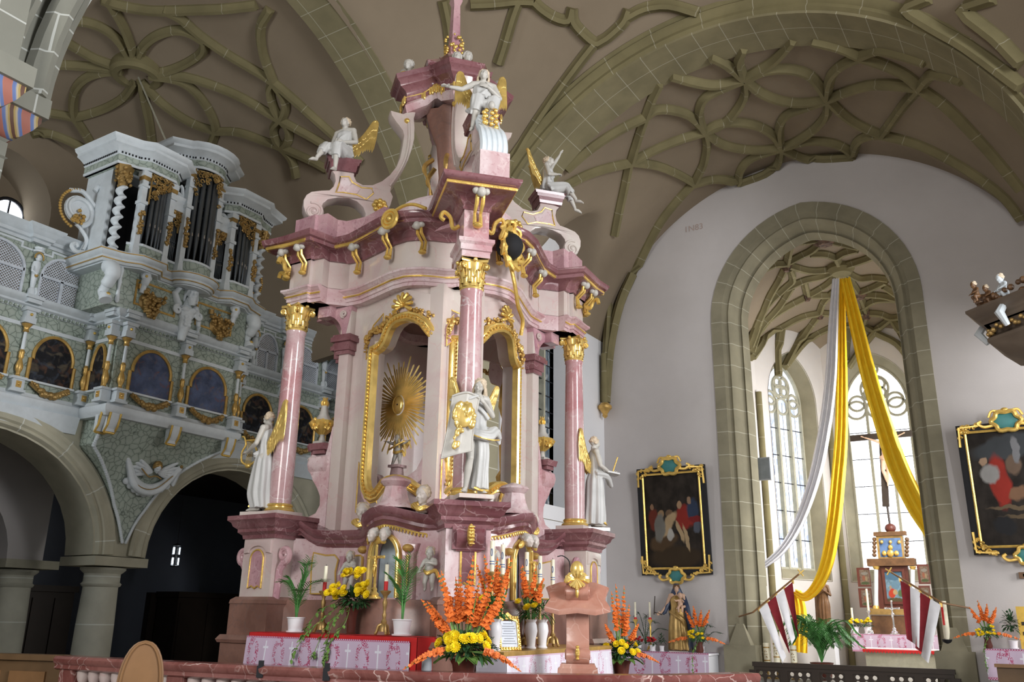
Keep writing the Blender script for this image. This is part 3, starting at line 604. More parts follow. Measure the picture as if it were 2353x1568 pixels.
def tall_window(p, q, cen, hw, z0, zs, rise, glass, n_mull=2, depth=.45, rose=True, bars=7, name_=None, skip=False):
    """window in the wall from p to q (plan), opening on the left of travel"""
    p = np.array(p); q = np.array(q); d = nrm(q-p); n = np.array((d[1], -d[0])); L = np.linalg.norm(q-p); a0 = cen-hw; a1 = cen+hw
    F = lambda V: np.c_[p[0]+d[0]*V[:, 0]-n[0]*V[:, 2], p[1]+d[1]*V[:, 0]-n[1]*V[:, 2], V[:, 1]]
    hole = [(a0, z0)]+pointed(cen, zs, hw, rise, 9)+[(a1, z0)]
    if not skip:
        m = MB(F); m.plate([(-.1, 0), (L+.1, 0), (L+.1, 13), (-.1, 13)], [[(a0-.28, z0-.35)]+pointed(cen, zs, hw+.28, rise+.3, 9)+[(a1+.28, z0-.35)]], c0=0, c1=.9); struct(m, 'wall_choir', MT['choirw'])
    PO = lambda L_, c: [F(np.array([[a, z, c]]))[0] for a, z in L_]
    ring = [(a0-.3, z0-.38)]+pointed(cen, zs, hw+.3, rise+.32, 9)+[(a1+.3, z0-.38)]
    V = []; k = len(hole); m = MB()
    m.add(PO(ring, -.02)+PO(hole, depth)+PO(hole, .9), [(i, (i+1) % k, k+(i+1) % k, k+i) for i in range(k)]+[(k+i, k+(i+1) % k, 2*k+(i+1) % k, 2*k+i) for i in range(k)]); trim(m, MT['jamb'])
    wn[0] += 1; m = MB(); H = PO(hole, depth+.12); m.add(H, [tuple(range(k))]); struct(m, 'window_%d' % wn[0], glass)
    m = MB(); P3 = lambda a, z: F(np.array([[a, z, depth+.03]]))[0]
    for j in range(1, n_mull+1):
        a = a0+2*hw*j/(n_mull+1); m.sweep([(-.045, -.08), (.045, -.08), (.045, .08), (-.045, .08)], [P3(a, z0), P3(a, zs+.1)], N=(n[0], n[1], 0))
    if rose:
        cz = zs+rise*.36; R = hw*.42
        for a, z, r in [(cen, cz+.06, R*1.08)]+[(cen+hw*.62*s, zs+.12, R*.62) for s in (-1, 1)]+[(cen+R*.52*math.cos(t), cz+.06+R*.52*math.sin(t), R*.46) for t in (0.785, 2.356, 3.927, 5.498)]+[(cen-hw*.66+hw*.66*j, zs-.12, hw*.31) for j in range(3)]+[(cen, zs+rise*.86, hw*.17)]:
            m.tube([P3(a+r*math.cos(2*PI*i/20), z+r*math.sin(2*PI*i/20)) for i in range(20)], .05, 6, closed=True)
        m.sweep([(-.04, -.06), (.04, -.06), (.04, .06), (-.04, .06)], [P3(*h) for h in hole], N=(n[0], n[1], 0), closed=True)
    trim(m, MT['stone'])
    m = MB()
    for j in range(1, bars):
        z = z0+(zs-z0)*j/bars; m.tube([P3(a0, z), P3(a1, z)], .017, 5)
    for j in range(n_mull+1): 
        for f_ in (.5,): a = a0+2*hw*(j+f_)/(n_mull+1); m.tube([P3(a, z0), P3(a, zs)], .007, 4)
    trim(m, MT['iron'])
LW = [np.linalg.norm(np.subtract(PTS[i+1], PTS[i])) for i in range(5)]
tall_window(PTS[0], PTS[1], 3.75, .62, 3.1, 8.3, 1.5, G3, 1)
tall_window(PTS[1], PTS[2], LW[1]/2+.02, .93, 3.35, 9.0, 1.45, G1, 2, bars=6)
tall_window(PTS[2], PTS[3], LW[2]/2+.02, 1.02, 3.35, 9.0, 1.5, G2, 2, bars=6)
tall_window(PTS[3], PTS[4], LW[3]/2, .9, 3.2, 9.0, 1.4, G2, 2)
tall_window(PTS[4], PTS[5], 2.6, .9, 3.2, 9.0, 1.4, G2, 2)
tall_window((-11.1, 16.9), (-11.1, 22.5), WY0-16.9, .85, 4.4, 9.6, 1.3, G3, 2, skip=True, rose=False, bars=12)
m = MB()   # slender shafts in the corners of the apse
for x, y in PTS[1:5]: m.tube([(x+(.1 if x < -5 else -.1), y-.1, .3), (x+(.1 if x < -5 else -.1), y-.1, 9.0)], .10, 10)
m.tube([(-8.15, 23.6, .3), (-8.15, 23.6, 9.5)], .13, 10); m.tube([(-8.15, 24.7, 5.6), (-8.15, 24.7, 9.5)], .09, 10); trim(m, MT['rib'])
# ================================================================== BALDACHIN ALTAR
C2 = np.array((-6.198, 8.721)); L2 = np.array((-9.493, 8.817)); R2 = np.array((-6.585, 12.259)); D2 = L2+R2-C2
MID = (L2+R2)/2
def wing_axes(a, b):
    d = (b-a); L = np.linalg.norm(d); d = d/L; n = np.array((d[1], -d[0]))
    if n@((a+b)/2-MID) < 0: n = -n
    return d, n, L/3.4
_ws = np.array([-1, .55, .7, .88, 1.05, 1.3, 1.6, 2.0, 2.45, 2.8, 3.0, 3.1, 5]); _wn = np.array([-.62, -.62, -.6, -.5, -.3, -.17, -.18, -.28, -.38, -.34, -.30, -.28, -.28])
def wave(s): return np.interp(s, _ws, _wn)
class Wing:
    def __init__(w, a, b): w.a = a; w.d, w.n, w.k = wing_axes(a, b)
    def P(w, s, n, z):
        q = w.a+w.d*(s*w.k)+w.n*n; return np.array((q[0], q[1], z))
    def flat(w, n0=0.0): return lambda V: np.c_[w.a[0]+w.d[0]*V[:, 0]*w.k+w.n[0]*(V[:, 2]+n0), w.a[1]+w.d[1]*V[:, 0]*w.k+w.n[1]*(V[:, 2]+n0), V[:, 1]]
    def bent(w, n0=0.0, f=wave):
        def g(V):
            n = f(V[:, 0])+V[:, 2]+n0; return np.c_[w.a[0]+w.d[0]*V[:, 0]*w.k+w.n[0]*n, w.a[1]+w.d[1]*V[:, 0]*w.k+w.n[1]*n, V[:, 1]]
        return g
    def N3(w): return np.array((w.n[0], w.n[1], 0))
WL, WR, WBL, WBR = Wing(C2, L2), Wing(C2, R2), Wing(D2, L2), Wing(D2, R2)
CUTS = [.6, .75, .9, 1.05, 1.2, 1.35, 1.5, 1.65, 1.8, 1.95, 2.1, 2.25, 2.4, 2.55, 2.7]
altar = thing('altar', 'free-standing pink marble baldachin altar with gilded capitals and a volute crown', 'altar', (MID[0], MID[1], .34))
def part(m, name, mat, parent=altar, label=None, ang=38):
    o = m.obj(name, MT[mat] if isinstance(mat, str) else mat, parent, ang)
    if label: o['label'] = label
    return o
def sgn_path(w, pts):   # (s, n, z) -> space, ordered so that the outward side is on the right of travel (profile +side = outwards)
    P = [w.P(*p) for p in pts]; t = P[-1]-P[0]; side = np.cross(t, (0, 0, 1))
    return P if side@w.N3() > 0 else P[::-1]

# --- capital of the columns
def capital(m, c, r, h, rz, n=8):
    x, y, z = c; M = lambda V: np.c_[x+V[:, 0]*math.cos(rz)-V[:, 1]*math.sin(rz), y+V[:, 0]*math.sin(rz)+V[:, 1]*math.cos(rz), z+V[:, 2]]
    q = MB(M); q.lathe([(r*1.1, 0), (r*1.15, .02), (r*1.02, .05), (r*1.0, h*.3), (r*1.1, h*.62), (r*1.32, h*.86), (r*1.3, h*.9)], 20)
    for row, (z0, z1, o, wd) in enumerate(((.03, h*.42, .30, .62), (.08, h*.68, .42, .6))):
        for i in range(n):
            a = 2*PI*(i+.5*row)/n
            def lf(u, v, a=a, z0=z0, z1=z1, o=o, wd=wd):
                zz = z0+(z1-z0)*min(1, u*1.25)-(z1-z0)*.28*max(0, u-.72)*3; rr = r*(1.06+o*u**2.2+.16*math.sin(PI*v)*(1-u)); b = a+(v-.5)*wd*(1.05-.75*u**2.5)*(1+.12*math.sin(u*20))
                return (rr*math.cos(b), rr*math.sin(b), zz)
            q.grid(lf, 8, 4)
    for i in range(4):
        a = PI/4+i*PI/2; R = Matrix.Rotation(a, 3, 'Z')
        for s in (-1, 1):
            P = [(r*1.05+.0, 0, h*.45)]+[(r*1.55+dx, 0, h*.74+dz) for dx, dz in spiral((0, 0), r*.30, r*.05, 2.2, -1.6, 20)]
            q.tube([np.array(R@Vector(p))+np.array(R@Vector((0, s*r*.14, 0))) for p in P], [r*.10]*2+[r*.11]*(len(P)-2), 6)
        q.ell(R@Vector((r*1.55, 0, h*.74)), r*.16, 8, 6)
        b = a+PI/4; q.ell((r*1.42*math.cos(b), r*1.42*math.sin(b), h*.93), r*.22, 8, 6)
    k = r*1.62; pts = []
    for i in range(4):
        a = PI/4+i*PI/2; p0 = (k*1.12*math.cos(a), k*1.12*math.sin(a)); a2 = a+PI/2; p1 = (k*1.12*math.cos(a2), k*1.12*math.sin(a2))
        for j in range(8):
            u = j/8; xx = p0[0]*(1-u)+p1[0]*u; yy = p0[1]*(1-u)+p1[1]*u; f = 1-.22*math.sin(PI*u); pts.append((xx*f, yy*f))
    q.plate(pts, c0=h*.89, c1=h, f=lambda V: V, bev=.008); m.add(q.v, q.f)
PED = dict(C=(C2, math.atan2(*(WL.n+WR.n)[::-1]), .30), L=(L2, math.atan2(*WL.n[::-1]), .33), R=(R2, math.atan2(*WR.n[::-1]), .33), D=(D2, math.atan2(*(-(WL.n+WR.n))[::-1]), .30))
def rot_square(c, ang, hw, hd=None):
    hd = hd or hw; f = np.array((math.cos(ang), math.sin(ang))); s = np.array((-f[1], f[0])); c = np.asarray(c)
    return [c+f*hd+s*hw, c-f*hd+s*hw, c-f*hd-s*hw, c+f*hd-s*hw]     # clockwise seen from above: outwards on the left -> reversed below
def ring_mould(m, sq, z, prof):
    """closed moulding round a square in plan; prof = (out, up)"""
    m.sweep(prof, [(p[0], p[1], z) for p in sq], closed=True)
def solid(m, sq, z0, z1): m.plate([tuple(p) for p in sq], c0=z0, c1=z1, f=lambda V: V)
def ccw(sq):
    a = sum(sq[i-1][0]*sq[i][1]-sq[i][0]*sq[i-1][1] for i in range(len(sq))); return sq if a > 0 else sq[::-1]
CORN = [(-.1, 0), (.06, 0), (.06, .05), (.10, .07), (.10, .12), (.16, .17), (.24, .20), (.24, .26), (.29, .30), (.31, .36), (.31, .40), (-.1, .40)]
for kk, (c, a, hw) in PED.items():
    x, y = c; mC = MB()
    col_o = None
    # column
    m = MB(); m.lathe([(.158, 3.14), (.162, 3.5), (.160, 4.2), (.150, 5.0), (.138, 5.66), (.150, 5.68), (.150, 5.72)], 36, (x, y, 0)); shaft = part(m, 'column_shaft', 'pinkc')
    m = MB(); m.lathe([(.20, 3.03), (.215, 3.05), (.20, 3.075), (.175, 3.085), (.175, 3.10), (.19, 3.115), (.175, 3.14), (.1, 3.14)], 36, (x, y, 0)); part(m, 'column_base', 'goldp', shaft)
    m = MB(); capital(m, (x, y, 5.72), .138, .41, a, 8); part(m, 'capital', 'goldp', shaft)
    m = MB(); solid(m, rot_square(c, a, .23), 2.95, 3.03); part(m, 'plinth', 'cream', shaft)
    # pedestal
    big = kk in 'CD'
    m = MB(); solid(m, rot_square(c, a, hw-.03), 1.86, 2.72); ped = part(m, 'pedestal', 'pink' if big else 'cream')
    m = MB(); ring_mould(m, ccw(rot_square(c, a, hw-.03)), 2.64, [(-.1, 0), (.02, 0), (.03, .05), (.08, .09), (.08, .13), (.13, .17), (.15, .22), (.19, .25), (.19, .31), (-.25, .31)]); part(m, 'pedestal_cornice', 'red', ped)
    m = MB(); solid(m, rot_square(c, a, hw+.05), 1.36, 1.80); ring_mould(m, ccw(rot_square(c, a, hw)), 1.78, [(-.1, 0), (.06, 0), (.05, .05), (0, .09), (-.1, .09)]); solid(m, rot_square(c, a, hw+.10), .34, 1.36); ring_mould(m, ccw(rot_square(c, a, hw+.06)), 1.28, [(-.1, 0), (.07, 0), (.09, .04), (.05, .1), (-.1, .1)]); part(m, 'pedestal_base', 'base', ped)
    f = np.array((math.cos(a), math.sin(a))); s = np.array((-f[1], f[0]))
    # inlaid arched panel with gold frame on the front, volutes at the sides
    fr = lambda V, f=f, s=s, c=c, hw=hw: np.c_[c[0]+f[0]*(hw-.03+V[:, 2])+s[0]*V[:, 0], c[1]+f[1]*(hw-.03+V[:, 2])+s[1]*V[:, 0], V[:, 1]]
    wv, zb_, zt = (.085, 2.0, 2.40) if big else (.13, 1.98, 2.36)
    out = [(-wv, zb_), (-wv*.5, zb_+.03), (0, zb_), (wv*.5, zb_+.03), (wv, zb_)]+arc(0, zt, wv, 0, 180, 12)
    m = MB(fr); m.plate(out, c0=-.02, c1=.012); pn = part(m, 'inlaid_panel', 'red' if big else 'mauve', ped)
    m = MB(); F3 = lambda q: fr(np.array([[q[0], q[1], .012]]))[0]
    m.tube([F3(q) for q in out], .013, 6, closed=True); part(m, 'panel_frame', 'gold', pn)
    m = MB(fr)
    if big:
        m.grid(lambda u, v: (lambda t: (.17*(2*u-1)*(1-.1*v), 2.64-.26*v, .03+.10*math.sin(PI*min(1, .25+v*.8))))(0), 10, 8); m.plate([(-.2, 2.4), (.2, 2.4), (.2, 2.66), (-.2, 2.66)], c0=0, c1=.05); part(m, 'bracket', 'red', ped)
        m = MB(); m.ell(F3((0, 2.56))+np.array((f[0], f[1], 0))*.12, (.045, .045, .13), 10, 8)
        for i in range(6): m.ell(F3((0, 2.46+i*.038))+np.array((f[0], f[1], 0))*.16, (.045, .045, .014), 8, 5)
        part(m, 'bracket_ornament', 'gold', ped)
    else:
        m.plate([(-.27, 2.44), (-.2, 2.45)]+arc(0, 2.45, .17, 180, 0, 10, .09)+[(.2, 2.45), (.27, 2.44), (.27, 2.62), (-.27, 2.62)], c0=-.02, c1=.03, bev=.008); part(m, 'pedestal_crest', 'cream', ped)
        for sd in (1, -1):
            P = [np.array(F3((sd*(.31+dx), 2.42+dz)))-np.array((f[0], f[1], 0))*.12 for dx, dz in [(.0, -.62), (.02, -.4), (.03, -.2), (.1, -.1)]+spiral((.10, 0), .11, .02, -PI/2, -sd*0+1.6, 26)]
            m = MB(); m.tube(P, [.05]*4+[.045-.02*i/27 for i in range(27)], 8, flat=1); part(m, 'pedestal_scroll', 'mauve', ped)

# --- the four sides
def panel(w, pts, n0, mat, parent, thick=.015, name='inlaid_panel', frame=.012, f=wave, gold='gold'):
    m = MB(w.bent(n0, f)); m.plate(pts, c0=-.03, c1=thick, cuts=CUTS); o = part(m, name, mat, parent)
    if frame:
        m = MB(); P = []
        for i in range(len(pts)):
            a, b = np.array(pts[i]), np.array(pts[(i+1) % len(pts)]); k = max(1, int(np.linalg.norm(b-a)/.12))
            for j in range(k): q = a+(b-a)*j/k; P.append(w.bent(n0, f)(np.array([[q[0], q[1], thick]]))[0])
        m.tube(P, frame, 6, closed=True); part(m, 'panel_frame', gold, o)
    return o
HALF = [(0, 5.70), (.12, 5.69), (.23, 5.655), (.32, 5.59), (.38, 5.50), (.43, 5.42), (.50, 5.37), (.60, 5.35), (.69, 5.34), (.70, 5.30), (.70, 3.60), (.69, 3.45), (.65, 3.33), (.57, 3.24), (.46, 3.205), (.36, 3.22), (.27, 3.28), (.19, 3.34), (.10, 3.37), (0, 3.38)]
NC = 1.43
NICHE = [(NC+a, z) for a, z in HALF]+[(NC-a, z) for a, z in HALF[-2:0:-1]]
def garland(m, P, r0=.035, k=26, seed=1):
    q = random.Random(seed); P = smooth(P, 8); n = len(P)
    for i in range(k):
        t = i/(k-1)*(n-1); p = np.array(P[int(t)]); e = r0*(.55+.6*math.sin(PI*i/(k-1)))
        for _ in range(2): m.ell(p+np.array([q.uniform(-1, 1)*e*.8 for _ in range(3)]), [e*q.uniform(.5, .9) for _ in range(3)], 6, 4)
def shell(m, cen, ux, uz, un, r, n=9):
    for i in range(n):
        a = math.radians(-25+230*i/(n-1)); d = ux*math.cos(a)+uz*math.sin(a)
        m.tube([cen+d*r*.15+un*.02, cen+d*r*.6+un*.05, cen+d*r+un*.03], [r*.05, r*.14, r*.16], 6)
        m.ell(cen+d*r*1.02+un*.03, r*.17, 6, 5)
    m.ell(cen+un*.04, r*.2, 8, 6)
def wing(w, front=True, mir=False):
    N3 = w.N3(); UZ = np.array((0, 0, 1.0)); US = np.array((w.d[0], w.d[1], 0))
    # wall with niche opening
    m = MB(w.bent(-.12)); m.plate([(.5, 2.5), (2.72, 2.5), (2.72, 6.15), (.5, 6.15)], [NICHE] if front else ([[(.7, 2.6), (2.5, 2.6), (2.5, 5.6), (1.6, 5.95), (.7, 5.6)]] if w is WBR else []), c0=-.22, c1=.0, cuts=CUTS, bev=0); wall = part(m, 'retable_wall', 'cream')
    m = MB(w.bent(-.12)); inner = [(1.43+(s-1.43)*1.14, 4.5+(z-4.5)*1.07) for s, z in NICHE]
    m.plate([(.62, 2.9), (2.4, 2.9), (2.4, 5.6), (2.2, 5.9), (1.43, 6.12), (.8, 5.95), (.62, 5.6)], [inner], c0=0, c1=.035, cuts=CUTS, bev=.01)
    if front: part(m, 'wall_moulding', 'cream', wall)
    P = []
    for i in range(len(NICHE)):
        a, b = np.array(NICHE[i]), np.array(NICHE[(i+1) % len(NICHE)]); k = max(1, int(np.linalg.norm(b-a)/.16))
        for j in range(k): q = a+(b-a)*j/k; P.append(w.bent(-.12)(np.array([[q[0], q[1], .02]]))[0])
    m = MB()
    if front: m.sweep([(-.075, -.03), (-.075, .03), (-.055, .06), (-.03, .055), (-.015, .03), (.02, .045), (.05, .085), (.075, .06), (.08, -.03)] if not (np.cross(P[1]-P[0], N3)@UZ > 0) else [(-a, b) for a, b in [(-.075, -.03), (-.075, .03), (-.055, .06), (-.03, .055), (-.015, .03), (.02, .045), (.05, .085), (.075, .06), (.08, -.03)]], P, N=N3, closed=True)
    q = 0
    for i in range(len(P)):
        a, b = P[i], P[(i+1) % len(P)]; k = max(1, int(np.linalg.norm(b-a)/.05))
        for j in range(k):
            if front: m.ell(a+(b-a)*j/k+N3*.075, .02, 6, 4)
    if front: part(m, 'gilded_frame', 'goldp', wall)
    # pilaster beside the open bay, arch to the column
    m = MB(w.bent(-.06)); m.plate([(2.62, 2.6), (2.80, 2.6), (2.80, 6.15), (2.62, 6.15)], c0=-.25, c1=.05, bev=.012); pil = part(m, 'pilaster', 'cream')
    m = MB(w.bent(-.06))
    for z0, z1, e in ((5.36, 5.42, .03), (5.42, 5.55, .05), (5.55, 5.62, .09), (5.62, 5.66, .07)): m.plate([(2.62-e, z0), (2.80+e, z0), (2.80+e, z1), (2.62-e, z1)], c0=-.28, c1=.05+e)
    part(m, 'pilaster_capital', 'red', pil)
    m = MB(w.bent(-.06)); m.plate([(2.70, 5.66)]+[(3.13-.36*math.cos(math.radians(t)), 5.66+.36*math.sin(math.radians(t))) for t in range(0, 91, 10)]+[(3.13, 6.02), (3.13, 5.95), (3.28, 5.95), (3.28, 6.15), (2.60, 6.15)], c0=-.18, c1=.06, bev=.01); part(m, 'arch', 'mauve')
    SP = [w.bent(-.06)(np.array([[2.74+dx, 6.0+dz, .08]]))[0] for dx, dz in spiral((0, 0), .06, .012, -PI/2, 1.7, 20)]; m = MB(); m.tube(SP, .018, 6); part(m, 'arch_scroll', 'cream')
    # volute bracket carrying the urn
    BR_ = [(2.80, 2.72), (3.16, 2.72), (3.16, 2.95), (3.10, 2.98), (2.98, 3.03), (2.92, 3.14), (2.93, 3.28), (3.0, 3.40), (3.08, 3.5), (3.12, 3.58), (3.19, 3.65), (3.22, 3.74), (3.20, 3.83), (3.12, 3.88), (3.05, 3.86), (2.99, 3.79), (2.93, 3.78), (2.89, 3.86), (2.86, 4.02), (2.80, 4.3)]
    m = MB(w.bent(-.1)); m.plate(BR_, c0=-.2, c1=.1, bev=.018); br = part(m, 'volute_bracket', 'pink')
    m = MB(); m.tube([w.bent(-.1)(np.array([[3.12+dx, 3.77+dz, .11]]))[0] for dx, dz in spiral((0, 0), .07, .01, .4, 1.5, 18)], .016, 6); part(m, 'bracket_scroll', 'cream', br)
    UB = w.bent(-.1)(np.array([[3.10, 3.88, -.05]]))[0]
    m = MB(); m.box(UB+(0, 0, .03), (.2, .2, .06), math.atan2(w.d[1], w.d[0])); m.box(UB+(0, 0, .10), (.26, .26, .09), math.atan2(w.d[1], w.d[0]), taper=1.15); part(m, 'urn_stand', 'red', br)
    # entablature following the waving plan
    def path(z, outp=0, inner=.62, lift=0):
        pts = [(3.4+.11+outp, -.5, z), (3.4+.11+outp, .12+outp, z), (3.08-outp*.5, .12+outp, z), (3.04-outp*.5, -.14+outp, z)]
        for s in np.arange(2.9, inner-.01, -.12):
            u = min(1, max(0, (2.35-s)/.9)); u = u*u*(3-2*u); pts.append((s, wave(s)+.02+outp, z+lift*u))
        return sgn_path(w, pts)
    m = MB(); m.sweep([(-.5, 0), (0, 0), (0, .05), (.018, .055), (.018, .10), (.03, .105), (.03, .16), (.05, .17), (.06, .19), (.09, .21), (.09, .24), (.05, .26), (-.5, .26)], path(6.12)); ar = part(m, 'architrave', 'pink')
    m = MB()
    PP = path(6.12+.13, .035)
    m.tube(PP, .016, 6); part(m, 'gilded_bead', 'gold', ar)
    m = MB(); m.sweep([(-.5, 0), (.0, 0), (.0, .45), (-.5, .45)], path(6.37)); part(m, 'frieze', 'cream')
    m = MB(); m.sweep([(-.5, 0), (.04, 0), (.04, .05), (.06, .07), (.09, .13), (.17, .17), (.27, .18), (.27, .235), (.31, .25), (.34, .30), (.34, .33), (-.5, .33)], path(6.80)); co = part(m, 'cornice', 'red')
    m = MB(); PP = path(6.80+.207, .275); m.sweep([(-.02, -.03), (.0, -.025), (.012, 0), (.0, .025), (-.02, .03)], PP)
    part(m, 'gilded_bead', 'gold', co)
    m = MB(); m.sweep([(-.4, 0), (.02, 0), (.02, .44), (-.4, .44)], path(7.12, -.02, 1.9)); part(m, 'attic', 'mauve')
    # consoles with winged heads
    for s, n in ((3.52, .14), (3.16, .14), (2.42, wave(2.42)+.08), (1.62, wave(1.62)+.08), (1.05, wave(1.05)+.08)):
        m = MB(); dz = -.18
        for e in (-.035, .035): m.tube([w.P(s+e, n+.16, 7.16+dz), w.P(s+e, n+.14, 7.02+dz), w.P(s+e, n+.03, 6.92+dz), w.P(s+e, n+.05, 6.78+dz)], [.022, .026, .02, .026], 6)
        m.ell(w.P(s, n+.06, 6.76+dz), (.06, .06, .035), 8, 6); k = part(m, 'console', 'gold', co)
        m = MB(); m.ell(w.P(s, n+.2, 7.12+dz), (.06, .06, .065), 10, 8)
        for e in (-1, 1): m.ell(w.P(s+e*.06, n+.17, 7.13+dz), (.05, .05, .04), 8, 6)
        part(m, 'carved_head', 'statue', k)
    for e in ((3.78, -.0),):
        m = MB(); m.tube(smooth([w.P(3.62, .05, 6.67), w.P(3.70, .05, 6.63), w.P(3.76, .05, 6.73), w.P(3.84, .05, 6.76), w.P(3.87, .05, 6.68)], 5), .035, 6); part(m, 'side_console', 'gold', co)
    # shell and garland over the niche, coloured marble fields
    cen = w.bent(-.1)(np.array([[NC, 5.86, .03]]))[0]
    m = MB(); shell(m, cen, US, UZ, N3, .17); part(m, 'shell', 'gold', wall)
    for sd in (1, -1):
        m = MB(); garland(m, [w.bent(-.1)(np.array([[NC+sd*a, z, .05]]))[0] for a, z in ((.1, 5.78), (.3, 5.74), (.52, 5.62), (.72, 5.62), (.84, 5.52), (.86, 5.36))], .04, 40, 3+sd); part(m, 'garland', 'goldd', wall)
    for sd in (1, -1):
        panel(w, [(NC+sd*a, z) for a, z in ((.48, 5.86), (.72, 5.74), (.80, 5.62), (.86, 5.5), (.86, 5.24), (.66, 5.40), (.52, 5.46), (.46, 5.6))], -.10, 'pink', wall)
        panel(w, [(NC+sd*a, z) for a, z in ((.30, 3.02), (.86, 3.02), (.86, 3.72), (.78, 3.62), (.76, 3.4), (.66, 3.2), (.52, 3.12), (.36, 3.13))], -.10, 'pink', wall)
    m = MB()
    for i in range(5): m.tube(smooth([cen*0+w.bent(-.1)(np.array([[NC+(i-2)*.015, 3.06, .05]]))[0], w.bent(-.1)(np.array([[NC+(i-2)*.06, 3.16, .06]]))[0], w.bent(-.1)(np.array([[NC+(i-2)*.03, 3.36-.04*abs(i-2), .05]]))[0]], 4), .02, 5)
    part(m, 'leaf_spray', 'gold', wall)
    # base zone
    _ps = np.array([.2, .48, .6, .8, 1.05, 1.3, 1.45, 1.56, 1.66, 2.0, 2.5, 2.85, 3.1]); _pn = np.array([.14, .16, .24, .33, .37, .33, .24, .1, .02, -.03, -.06, -.02, .05])
    pf = lambda s: np.interp(s, _ps, _pn)
    if front:
        m = MB(w.bent(-.1, pf)); th = [(.81, 1.86)]+arc(1.055, 2.34, .24, 180, 0, 12, .27)+[(1.30, 1.86)]
        m.plate([(.3, 1.8), (3.1, 1.8), (3.1, 2.66), (1.5, 2.60), (1.3, 2.74), (.85, 2.76), (.5, 2.66), (.3, 2.66)], [th], c0=-.14, c1=0, cuts=CUTS+[2.85]); pred = part(m, 'predella', 'pink')
        pz = [(3.1, 2.70), (2.98, 2.70), (2.86, 2.62), (2.7, 2.55), (2.45, 2.52), (2.1, 2.51), (1.75, 2.50), (1.6, 2.52), (1.5, 2.58), (1.38, 2.66), (1.2, 2.72), (1.05, 2.74), (.9, 2.72), (.75, 2.68), (.6, 2.64), (.48, 2.62), (.3, 2.62)]
        m = MB(); m.sweep([(-.15, 0), (0, 0), (.02, .04), (.06, .06), (.06, .10), (.10, .13), (.13, .18), (.13, .22), (-.45, .26)], sgn_path(w, [(s, pf(s)-.10, z) for s, z in pz])); part(m, 'predella_cornice', 'red', pred)
        m = MB()
        for i in range(26):
            s = .5+i*.042; z = np.interp(s, [p[0] for p in pz[::-1]], [p[1] for p in pz[::-1]])-.03; m.ell(w.P(s, pf(s)-.07, z), (.014, .014, .03), 6, 5)
        m.tube([w.P(s, pf(s)-.07, np.interp(s, [p[0] for p in pz[::-1]], [p[1] for p in pz[::-1]])-.012) for s in np.linspace(.5, 1.56, 26)], .012, 5)
        part(m, 'gilded_fringe', 'gold', pred)
        m = MB(w.bent(-.1, pf)); m.plate([(.78, 1.84), (1.33, 1.84), (1.33, 2.66), (.78, 2.66)], c0=-.2, c1=-.15, cuts=CUTS); part(m, 'niche_back', plain('pale blue niche', (.42, .50, .56), .6), pred, 'pale blue back of the niche')
        m = MB(); P = [w.bent(-.1, pf)(np.array([[a, z, .02]]))[0] for a, z in th]; m.tube(P, .045, 8, flat=.8); m.tube([p+N3*.03 for p in P], .02, 6); part(m, 'niche_frame', 'goldp', pred)
        fl = MB()
        for sd in (1, -1):
            panel(w, [(a, z) for a, z in ([(1.72, 1.92), (1.72, 2.34), (1.78, 2.40), (1.98, 2.40), (2.04, 2.34), (2.02, 2.2), (2.04, 1.92)] if sd > 0 else [(2.24, 1.92), (2.28, 2.2), (2.24, 2.36), (2.32, 2.42), (2.50, 2.42), (2.72, 2.46), (2.74, 2.3), (2.72, 1.92)])], -.08, 'cream', pred, f=pf)
        m = MB(w.bent(-.1, pf)); m.plate([(2.09, 1.84), (2.19, 1.84), (2.17, 2.3), (2.2, 2.4), (2.08, 2.4), (2.11, 2.3)], c0=0, c1=.06, bev=.01)
        m.add(*(lambda q: (q.v, q.f))(MB(lambda V: V).tube([(2.14+dx, 2.38+dz, .06) for dx, dz in spiral((0, 0), .055, .01, 0, 1.5, 16)], .02, 6))) if False else None
        part(m, 'predella_pilaster', 'mauve', pred)
        for s in (.66, 1.44):
            m = MB(w.bent(-.1, pf)); m.plate([(s-.06, 1.84), (s+.06, 1.84), (s+.05, 2.36), (s+.09, 2.5), (s-.09, 2.5), (s-.05, 2.36)], c0=0, c1=.07, bev=.015); part(m, 'niche_pilaster', 'pink', pred)
            m = MB(); m.ell(w.P(s, pf(s), 2.44), (.07, .07, .05), 10, 6); m.tube([w.P(s, pf(s)+.0, 2.0), w.P(s, pf(s)+.0, 2.36)], .018, 6); part(m, 'pilaster_ornament', 'goldd', pred)
        # little tent-shaped crest above the niche
        m = MB(); c0 = w.P(1.055, .12, 2.94); m.lathe([(.30, 0), (.26, .04), (.20, .08), (.17, .16), (.14, .28), (.17, .30), (.21, .34), (.19, .37), (.05, .42), (.01, .43)], 8, c0, a0=.39, a1=2*PI+.39); part(m, 'niche_crest', 'pink', pred)
        m = MB(); m.sweep([(-.5, 0), (0, 0), (.05, 0), (.05, 1.38), (.02, 1.44), (0, 1.50), (-.5, 1.50)], sgn_path(w, [(s, pf(s)+.02, .34) for s in (3.1, 2.85, 2.5, 2.0, 1.66, 1.45, 1.3, 1.05, .8, .6, .48, .3)])); part(m, 'altar_base', 'base')
    else:
        m = MB(w.flat(-.3)); m.plate([(.3, .34), (3.1, .34), (3.1, 2.8), (.3, 2.8)], c0=-.3, c1=.1); part(m, 'altar_base', 'base')
    return UB
URN = [wing(WL), wing(WR, mir=True)]; wing(WBL, False); wing(WBR, False)
